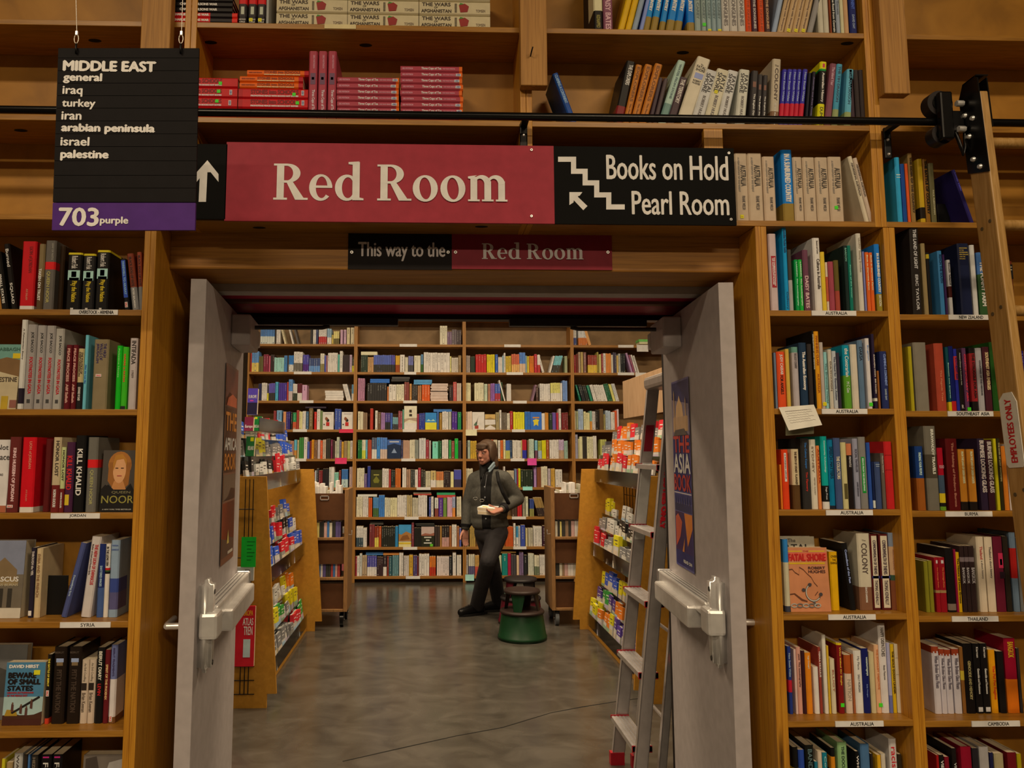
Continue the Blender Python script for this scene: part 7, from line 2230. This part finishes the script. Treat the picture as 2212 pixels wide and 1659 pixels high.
def person():
    Yp = 7.35
    J = lambda px, py, dy=0: at(px, py, Yp + dy)
    SKIN = mat('#94604a', .5, gain=1.5)
    CLOTH = noise_mat('grey_fleece', (.052, .052, .046), (.066, .066, .058), (.082, .082, .072), 60, (1, 1, 1), .85)
    TRO = noise_mat('dark_trousers', (.014, .013, .016), (.019, .017, .021), (.026, .023, .028), 14, (1, 1, 2), .8)
    BLK = mat('#0c0a0b', .8, gain=1)
    HAIR = noise_mat('brown_hair', (.035, .018, .010), (.065, .034, .018), (.11, .062, .034), 16, (10, 10, 1), .65)
    hd = J(1050, 978)
    hip_r, hip_l = J(1046, 1150, .07), J(1076, 1150, -.04)
    kn_r, kn_l = J(1064, 1224, .10), J(1054, 1212, -.14)
    fr, fl = atZ(1024, 1330, 0), atZ(1074, 1322, 0)
    an_l, an_r = V((fr.x + .03, fr.y + .05, .10)), V((fl.x + .02, fl.y + .05, .11))
    sh_r, sh_l = J(1026, 1036, .08), J(1088, 1034, -.05)
    el_r, wr_r = J(1011, 1086, .10), J(1005, 1143, .04)
    el_l, wr_l = J(1119, 1078, -.02), J(1083, 1101, -.21)
    neck, chest, waist, pelv = J(1056, 1017, .03), J(1056, 1055, .02), J(1058, 1105, .02), J(1060, 1143, .02)
    f = V((-.66, -.75, -.06)).normalized()       # where the face looks
    rgt = f.cross(V((0, 0, 1))).normalized()      # the person's right hand side
    up = rgt.cross(f).normalized()
    H = lambda a, b, c: hd + f * a - rgt * b + up * c     # forward, to the person's left, up
    MH = Matrix((rgt, f, up)).transposed()
    org = V(((fr.x + fl.x) / 2, (fr.y + fl.y) / 2, 0))
    body = blob([(neck, H(-.01, 0, -.07), .055, .052), (neck, sh_r, .038, .045), (neck, sh_l, .038, .045), (neck, chest, .062, .085), (chest, waist, .085, .08), (waist, pelv, .08, .10),
                 (sh_r, el_r, .045, .036), (el_r, wr_r, .035, .024), (sh_l, el_l, .045, .036), (el_l, wr_l, .035, .024),
                 (hip_r, kn_r, .075, .052), (kn_r, an_r, .050, .034), (hip_l, kn_l, .075, .052), (kn_l, an_l, .050, .034)]
                + head_caps(H) + hand_caps(wr_r, V((-.03, -.10, -1)).normalized(), V((.5, -.85, .08)).normalized(), .35) + hand_caps(wr_l, (J(1062, 1106, -.23) - wr_l).normalized(), V((-.2, -.45, .8)).normalized(), .75),
                head_balls(H, MH), .0055, 3, 'person')
    for v in body.vertices:
        v.co -= org
    body.materials.append(SKIN)
    P = bpy.data.objects.new('person', body)
    COL.objects.link(P)
    P.location = org
    tag(P, 'person with brown hair in grey fleece jacket and dark trousers walking with books in hand', 'person')
    # face details
    for sx in (-1, 1):
        e = MB()
        bm = bmesh.new()
        bmesh.ops.create_icosphere(bm, subdivisions=2, radius=.0118)
        c = H(.083, .031 * sx, .004)
        for v in bm.verts:
            v.co += c
        e.bm(bm, mat('#a89888', .3), True)
        bm = bmesh.new()
        bmesh.ops.create_icosphere(bm, subdivisions=2, radius=.0065)
        c2 = H(.0915, .031 * sx, .003)
        for v in bm.verts:
            v.co += c2
        e.bm(bm, mat('#241812', .3, gain=1), True)
        e.tube([H(.092, .014 * sx, .022), H(.097, .03 * sx, .028), H(.086, .05 * sx, .022)], .0035, mat('#4a3024', .6))
        e.tube([H(.094, .018 * sx, .012), H(.0975, .031 * sx, .014), H(.089, .044 * sx, .009)], .003, mat('#7a4c3a', .6))
        e.build('eye', P, org)
    lp = MB().tube([H(.090, -.020, -.066), H(.099, -.007, -.0645), H(.099, .007, -.0645), H(.090, .020, -.066)], .0032, mat('#84503f', .5, gain=1.4))
    lp.build('lips', P, org)
    # hair: cap, fringe, sides and the length behind
    hb = [(H(-.022, 0, .052), .088, .100, .078, MH), (H(-.05, 0, .0), .086, .082, .105, MH), (H(-.065, .0, -.075), .080, .050, .085, MH), (H(.056, 0, .072), .068, .046, .034, MH),
          (H(.078, .0, .047), .058, .026, .026, MH), (H(.0, .078, -.005), .018, .05, .085, MH), (H(.0, -.078, -.01), .018, .05, .09, MH), (H(-.045, .070, -.10), .026, .042, .07, MH), (H(-.02, -.072, -.10), .022, .042, .07, MH)]
    hm = blob([], hb, .0075, 4, 'hair')
    part_from(hm, 'hair', HAIR, P, org)
    # jacket: torso, hem, sleeves, stand-up collar
    dz = V((0, 0, 1))
    side = (sh_l - sh_r).normalized()
    fw = V((side.y, -side.x, 0)).normalized()
    if fw.y > 0:
        fw = -fw
    MT = Matrix((side, fw, dz)).transposed()
    jk = blob([(sh_r, el_r, .074, .061), (el_r, wr_r + (el_r - wr_r) * .10, .060, .046), (sh_l, el_l, .076, .064), (el_l, wr_l + (el_l - wr_l) * .14, .062, .046), (neck + V((0, .02, -.03)), sh_r, .07, .075), (neck + V((0, .02, -.03)), sh_l, .07, .075)],
              [(chest + V((0, .01, .04)), .185, .125, .16, MT), (chest + V((0, 0, -.08)), .185, .135, .20, MT), (waist + V((0, 0, .0)), .180, .140, .17, MT), (waist + V((0, 0, -.10)), .180, .142, .10, MT), (pelv + V((0, 0, .035)), .182, .142, .055, MT), (neck + V((0, .03, .02)), .075, .07, .05, MT)], .009, 5, 'jacket')
    # the jacket hangs open: the black shirt fills the gap between its edges
    fd = V((-.36, -.93, 0)).normalized()
    pd = V((-fd.y, fd.x, 0))

    tp_, bt_ = neck + V((0, 0, .03)), pelv + V((0, 0, -.05))
    planes = []
    for sg in (-1, 1):
        P0, P1 = tp_ + pd * (.062 * sg), bt_ + pd * (.040 * sg)
        planes.append((P0, (P1 - P0).cross(fd).normalized()))
        if planes[-1][1].dot(pd) < 0:
            planes[-1] = (P0, -planes[-1][1])

    def gap(v):
        return (v - planes[0][0]).dot(planes[0][1]) > 0 and (v - planes[1][0]).dot(planes[1][1]) < 0 and (v - chest).dot(fd) > .04 and v.z < neck.z + .08
    b2 = bmesh.new()
    b2.from_mesh(jk)
    for c_, n_ in planes:
        bmesh.ops.bisect_plane(b2, geom=list(b2.verts) + list(b2.edges) + list(b2.faces), plane_co=c_, plane_no=n_)
    b2.faces.index_update()
    front = [fc_ for fc_ in b2.faces if gap(fc_.calc_center_median())]
    b3 = b2.copy()
    keep = {fc_.index for fc_ in front}
    b3.faces.ensure_lookup_table()
    bmesh.ops.delete(b3, geom=[fc_ for fc_ in b3.faces if fc_.index not in keep], context='FACES')
    bmesh.ops.delete(b2, geom=front, context='FACES')
    b2.to_mesh(jk)
    sh_ = bpy.data.meshes.new('black_shirt')
    b3.normal_update()
    for v in b3.verts:
        v.co -= fd * .008
    b3.to_mesh(sh_)
    for p_ in sh_.polygons:
        p_.use_smooth = True
    b2.free()
    b3.free()
    J_ = part_from(jk, 'jacket', CLOTH, P, org)
    th_ = J_.modifiers.new('cloth', 'SOLIDIFY')
    th_.thickness = .012
    so_ = part_from(sh_, 'black_shirt', BLK, P, org)
    bt = MB()
    for k in range(4):
        c_ = chest.lerp(waist, -.1 + k * .45) + fd * .135
        bt.cyl(c_, c_ + fd * .006, .006, mat('#8a8680', .3), n=8)
    bt.build('button', so_, org)
    sm_ = blob([(neck + V((-.05, -.03, .02)), neck + V((.05, -.02, .035)), .048, .045), (neck + V((0, .02, .03)), neck + V((0, -.03, .05)), .062, .058), (neck + V((-.06, -.05, .0)), neck + V((-.075, -.08, -.06)), .035, .02)], [], .008, 4, 'scarf')
    part_from(sm_, 'black_collar', BLK, P, org)
    cl = blob([(J(1067, 1000, -.06), J(1056, 1013, -.15), .013, .011), (J(1068, 1006, -.06), J(1057, 1019, -.16), .012, .010)], [], .005, 3, 'collar')
    part_from(cl, 'collar_lining', mat('#5c6464', .8), P, org)
    st = blob([(J(1074, 1021, -.16), J(1077, 1040, -.215), .017, .017), (J(1077, 1040, -.215), J(1086, 1064, -.225), .017, .017), (J(1086, 1064, -.225), J(1097, 1084, -.20), .017, .018), (J(1097, 1084, -.20), J(1101, 1094, -.12), .018, .018)], [], .005, 2, 'strap')
    part_from(st, 'bag_strap', BLK, P, org)
    for e_, w_ in ((el_r, wr_r), (el_l, wr_l)):
        cf = MB()
        a_ = w_ + (e_ - w_) * .06
        b_ = w_ + (e_ - w_) * .17
        cf.cyl(a_, b_, .043, mat('#141214', .8, gain=1), .054, 18)
        cf.build('cuff', J_, org)
    # trousers
    tm = blob([(hip_r, kn_r, .098, .078), (kn_r, an_r + V((0, 0, -.015)), .077, .068), (hip_l, kn_l, .100, .078), (kn_l, an_l + V((0, 0, -.015)), .076, .068)], [(pelv + V((0, 0, -.02)), .165, .125, .12, MT), ((hip_r + hip_l) / 2 + V((0, 0, -.02)), .150, .12, .10, MT)], .009, 4, 'trousers')
    part_from(tm, 'trousers', TRO, P, org)
    # shoes
    for foot, an, dr, pitch in ((fr, an_l, V((-.86, -.5, 0)).normalized(), .0), (fl, an_r, V((-.95, -.3, 0)).normalized(), .0)):
        heel = V((an.x, an.y, 0)) - dr * .045
        sm2 = blob([(heel + V((0, 0, .055)), heel + dr * .10 + V((0, 0, .058)), .048, .05), (heel + dr * .10 + V((0, 0, .058)), heel + dr * .225 + V((0, 0, .04)), .050, .038), (V((an.x, an.y, .06)), V((an.x, an.y, .115)), .052, .052)], [], .007, 3, 'shoe')
        for v in sm2.vertices:
            v.co.z = max(.016, v.co.z)
        so = part_from(sm2, 'shoe', mat('#0e0c0c', .35, gain=1), P, org)
        s2 = MB()
        u_ = dr
        w_ = V((-u_.y, u_.x, 0))
        out = []
        for k in range(20):
            a_ = 2 * math.pi * k / 20
            c_ = heel + u_ * (.085 + .165 * math.cos(a_)) + w_ * (.05 * math.sin(a_))
            out.append(V((c_.x, c_.y, .001)))
        s2.prism(out, (0, 0, .022), mat('#1a1614', .6, gain=1))
        s2.build('sole', so, org)
        l_ = MB()
        for k in range(4):
            c_ = heel + u_ * (.11 + k * .025) + V((0, 0, .104 - k * .008))
            l_.tube([c_ - w_ * .022, c_ + V((0, 0, .006)), c_ + w_ * .022 + u_ * .012], .0028, mat('#2c2824', .7))
        l_.build('laces', so, org)
    # glasses hanging on the chest
    gl = MB()
    for c0 in (J(1027, 1076, -.185), J(1041, 1080, -.20)):
        gl.tube([c0 + V((.020 * math.cos(2 * math.pi * k / 14), 0, .016 * math.sin(2 * math.pi * k / 14) if math.sin(2 * math.pi * k / 14) < 0 else .008 * math.sin(2 * math.pi * k / 14))) for k in range(14)], .0012, mat('#a89c8c', .3, .7), 6, True)
    gl.tube([J(1047, 1078, -.20), J(1048, 1052, -.19), J(1052, 1025, -.12)], .0015, mat('#6a6460', .4, .5))
    gl.tube([J(1022, 1074, -.18), J(1036, 1050, -.18), J(1045, 1024, -.12)], .0015, mat('#2a2624', .5))
    g_ = gl.build('hanging_glasses', None, J(1034, 1078, -.19))
    tag(g_, 'pair of wire glasses hanging on a cord at the chest of the person', 'glasses')
    # books in the hand
    for k, (pts, m, th, nm) in enumerate(((((1031, 1098), (1068, 1101)), '#b8aea4', .030, 'white'), (((1035, 1109), (1070, 1112)), '#c4bab0', .034, 'pale'))):
        a_, b_ = J(1031, 1099, -.30) - V((-.004 * k, 0, .033 * k)), J(1068, 1102, -.22) - V((-.006 * k, 0, .033 * k))
        q = MB()
        u_ = (b_ - a_)
        q.prism([a_ + V((0, 0, -th / 2)), b_ + V((0, 0, -th / 2)), b_ + V((0, 0, th / 2)), a_ + V((0, 0, th / 2))], V((.06, .105, .012)), mat(m, .5))
        pg = a_ + u_ * .02 + V((-.001, -.002, 0))
        q.prism([pg + V((0, 0, -th / 2 + .004)), pg + u_ * .96 + V((0, 0, -th / 2 + .004)), pg + u_ * .96 + V((0, 0, th / 2 - .004)), pg + V((0, 0, th / 2 - .004))], V((.002, .004, 0)), PAGES)
        if k == 0:
            q.prism([a_ + V((.004, .008, th / 2 + .0004)), b_ + V((-.004, .008, th / 2 + .0004)), b_ + V((.04, .085, th / 2 + .009)), a_ + V((.048, .085, th / 2 + .009))], V((0, 0, .0006)), mat('#4a2c1c', .4))
            q.prism([a_ + u_ * .2 + V((.012, .02, th / 2 + .002)), b_ - u_ * .2 + V((.008, .02, th / 2 + .002)), b_ - u_ * .2 + V((.022, .05, th / 2 + .006)), a_ + u_ * .2 + V((.025, .05, th / 2 + .006))], V((0, 0, .0008)), mat('#a8861c', .4))
        ob = q.build('paperback', None, (a_ + b_) / 2)
        tag(ob, ('white paperback with a brown and yellow cover held in the hand of the person', 'pale paperback held underneath the other in the hand of the person')[k], 'book')


def head_caps(H):
    return [(H(.055, 0, -.062), H(.066, 0, -.088), .040, .026), (H(.03, .035, -.05), H(.062, .014, -.088), .034, .020), (H(.03, -.035, -.05), H(.062, -.014, -.088), .034, .020),
            (H(.086, 0, .012), H(.106, 0, -.030), .008, .0105), (H(.098, .010, -.032), H(.100, -.010, -.032), .009, .009), (H(.076, -.045, .024), H(.076, .045, .024), .016, .016),
            (H(.086, -.016, -.068), H(.086, .016, -.068), .013, .013)]


def head_balls(H, M):
    return [(H(-.012, 0, .035), .074, .096, .088, M), (H(.03, 0, -.015), .066, .066, .092, M), (H(.058, .034, -.018), .022, .022, .022, M), (H(.058, -.034, -.018), .022, .022, .022, M),
            (H(-.008, .078, -.008), .010, .020, .032, M), (H(-.008, -.078, -.008), .010, .020, .032, M), (H(.068, 0, -.092), .018, .016, .016, M)]


def hand_caps(wr, d, palm_n, curl):
    """palm, four jointed fingers and a thumb; palm_n: where the palm faces"""
    d = d.normalized()
    s = d.cross(palm_n).normalized()
    n = s.cross(d).normalized()
    if n.dot(palm_n) < 0:
        n = -n
    out = []
    for k in (-1.5, -.5, .5, 1.5):
        out.append((wr + d * .012 + s * k * .010, wr + d * .085 + s * k * .0185, .0165, .0125))
    for k, L in zip((-1.5, -.5, .5, 1.5), (.060, .072, .078, .070)):
        p = wr + d * .088 + s * k * .0185
        dd = d
        for j, fr_ in enumerate((.42, .32, .26)):
            a = curl * (.55 + .5 * j)
            dd = (d * math.cos(a) + n * math.sin(a)).normalized()
            q = p + dd * (L * fr_)
            out.append((p, q, .0092 - .0008 * j, .0085 - .0008 * j))
            p = q
    p = wr + d * .025 + s * .028
    for j in range(3):
        a = .55 + .25 * j * curl
        dd = (d * .75 + s * (.65 - .45 * j * curl) + n * (.25 + .3 * j * curl)).normalized()
        q = p + dd * .032
        out.append((p, q, .0125 - .0012 * j, .0112 - .0012 * j))
        p = q
    return out


person()
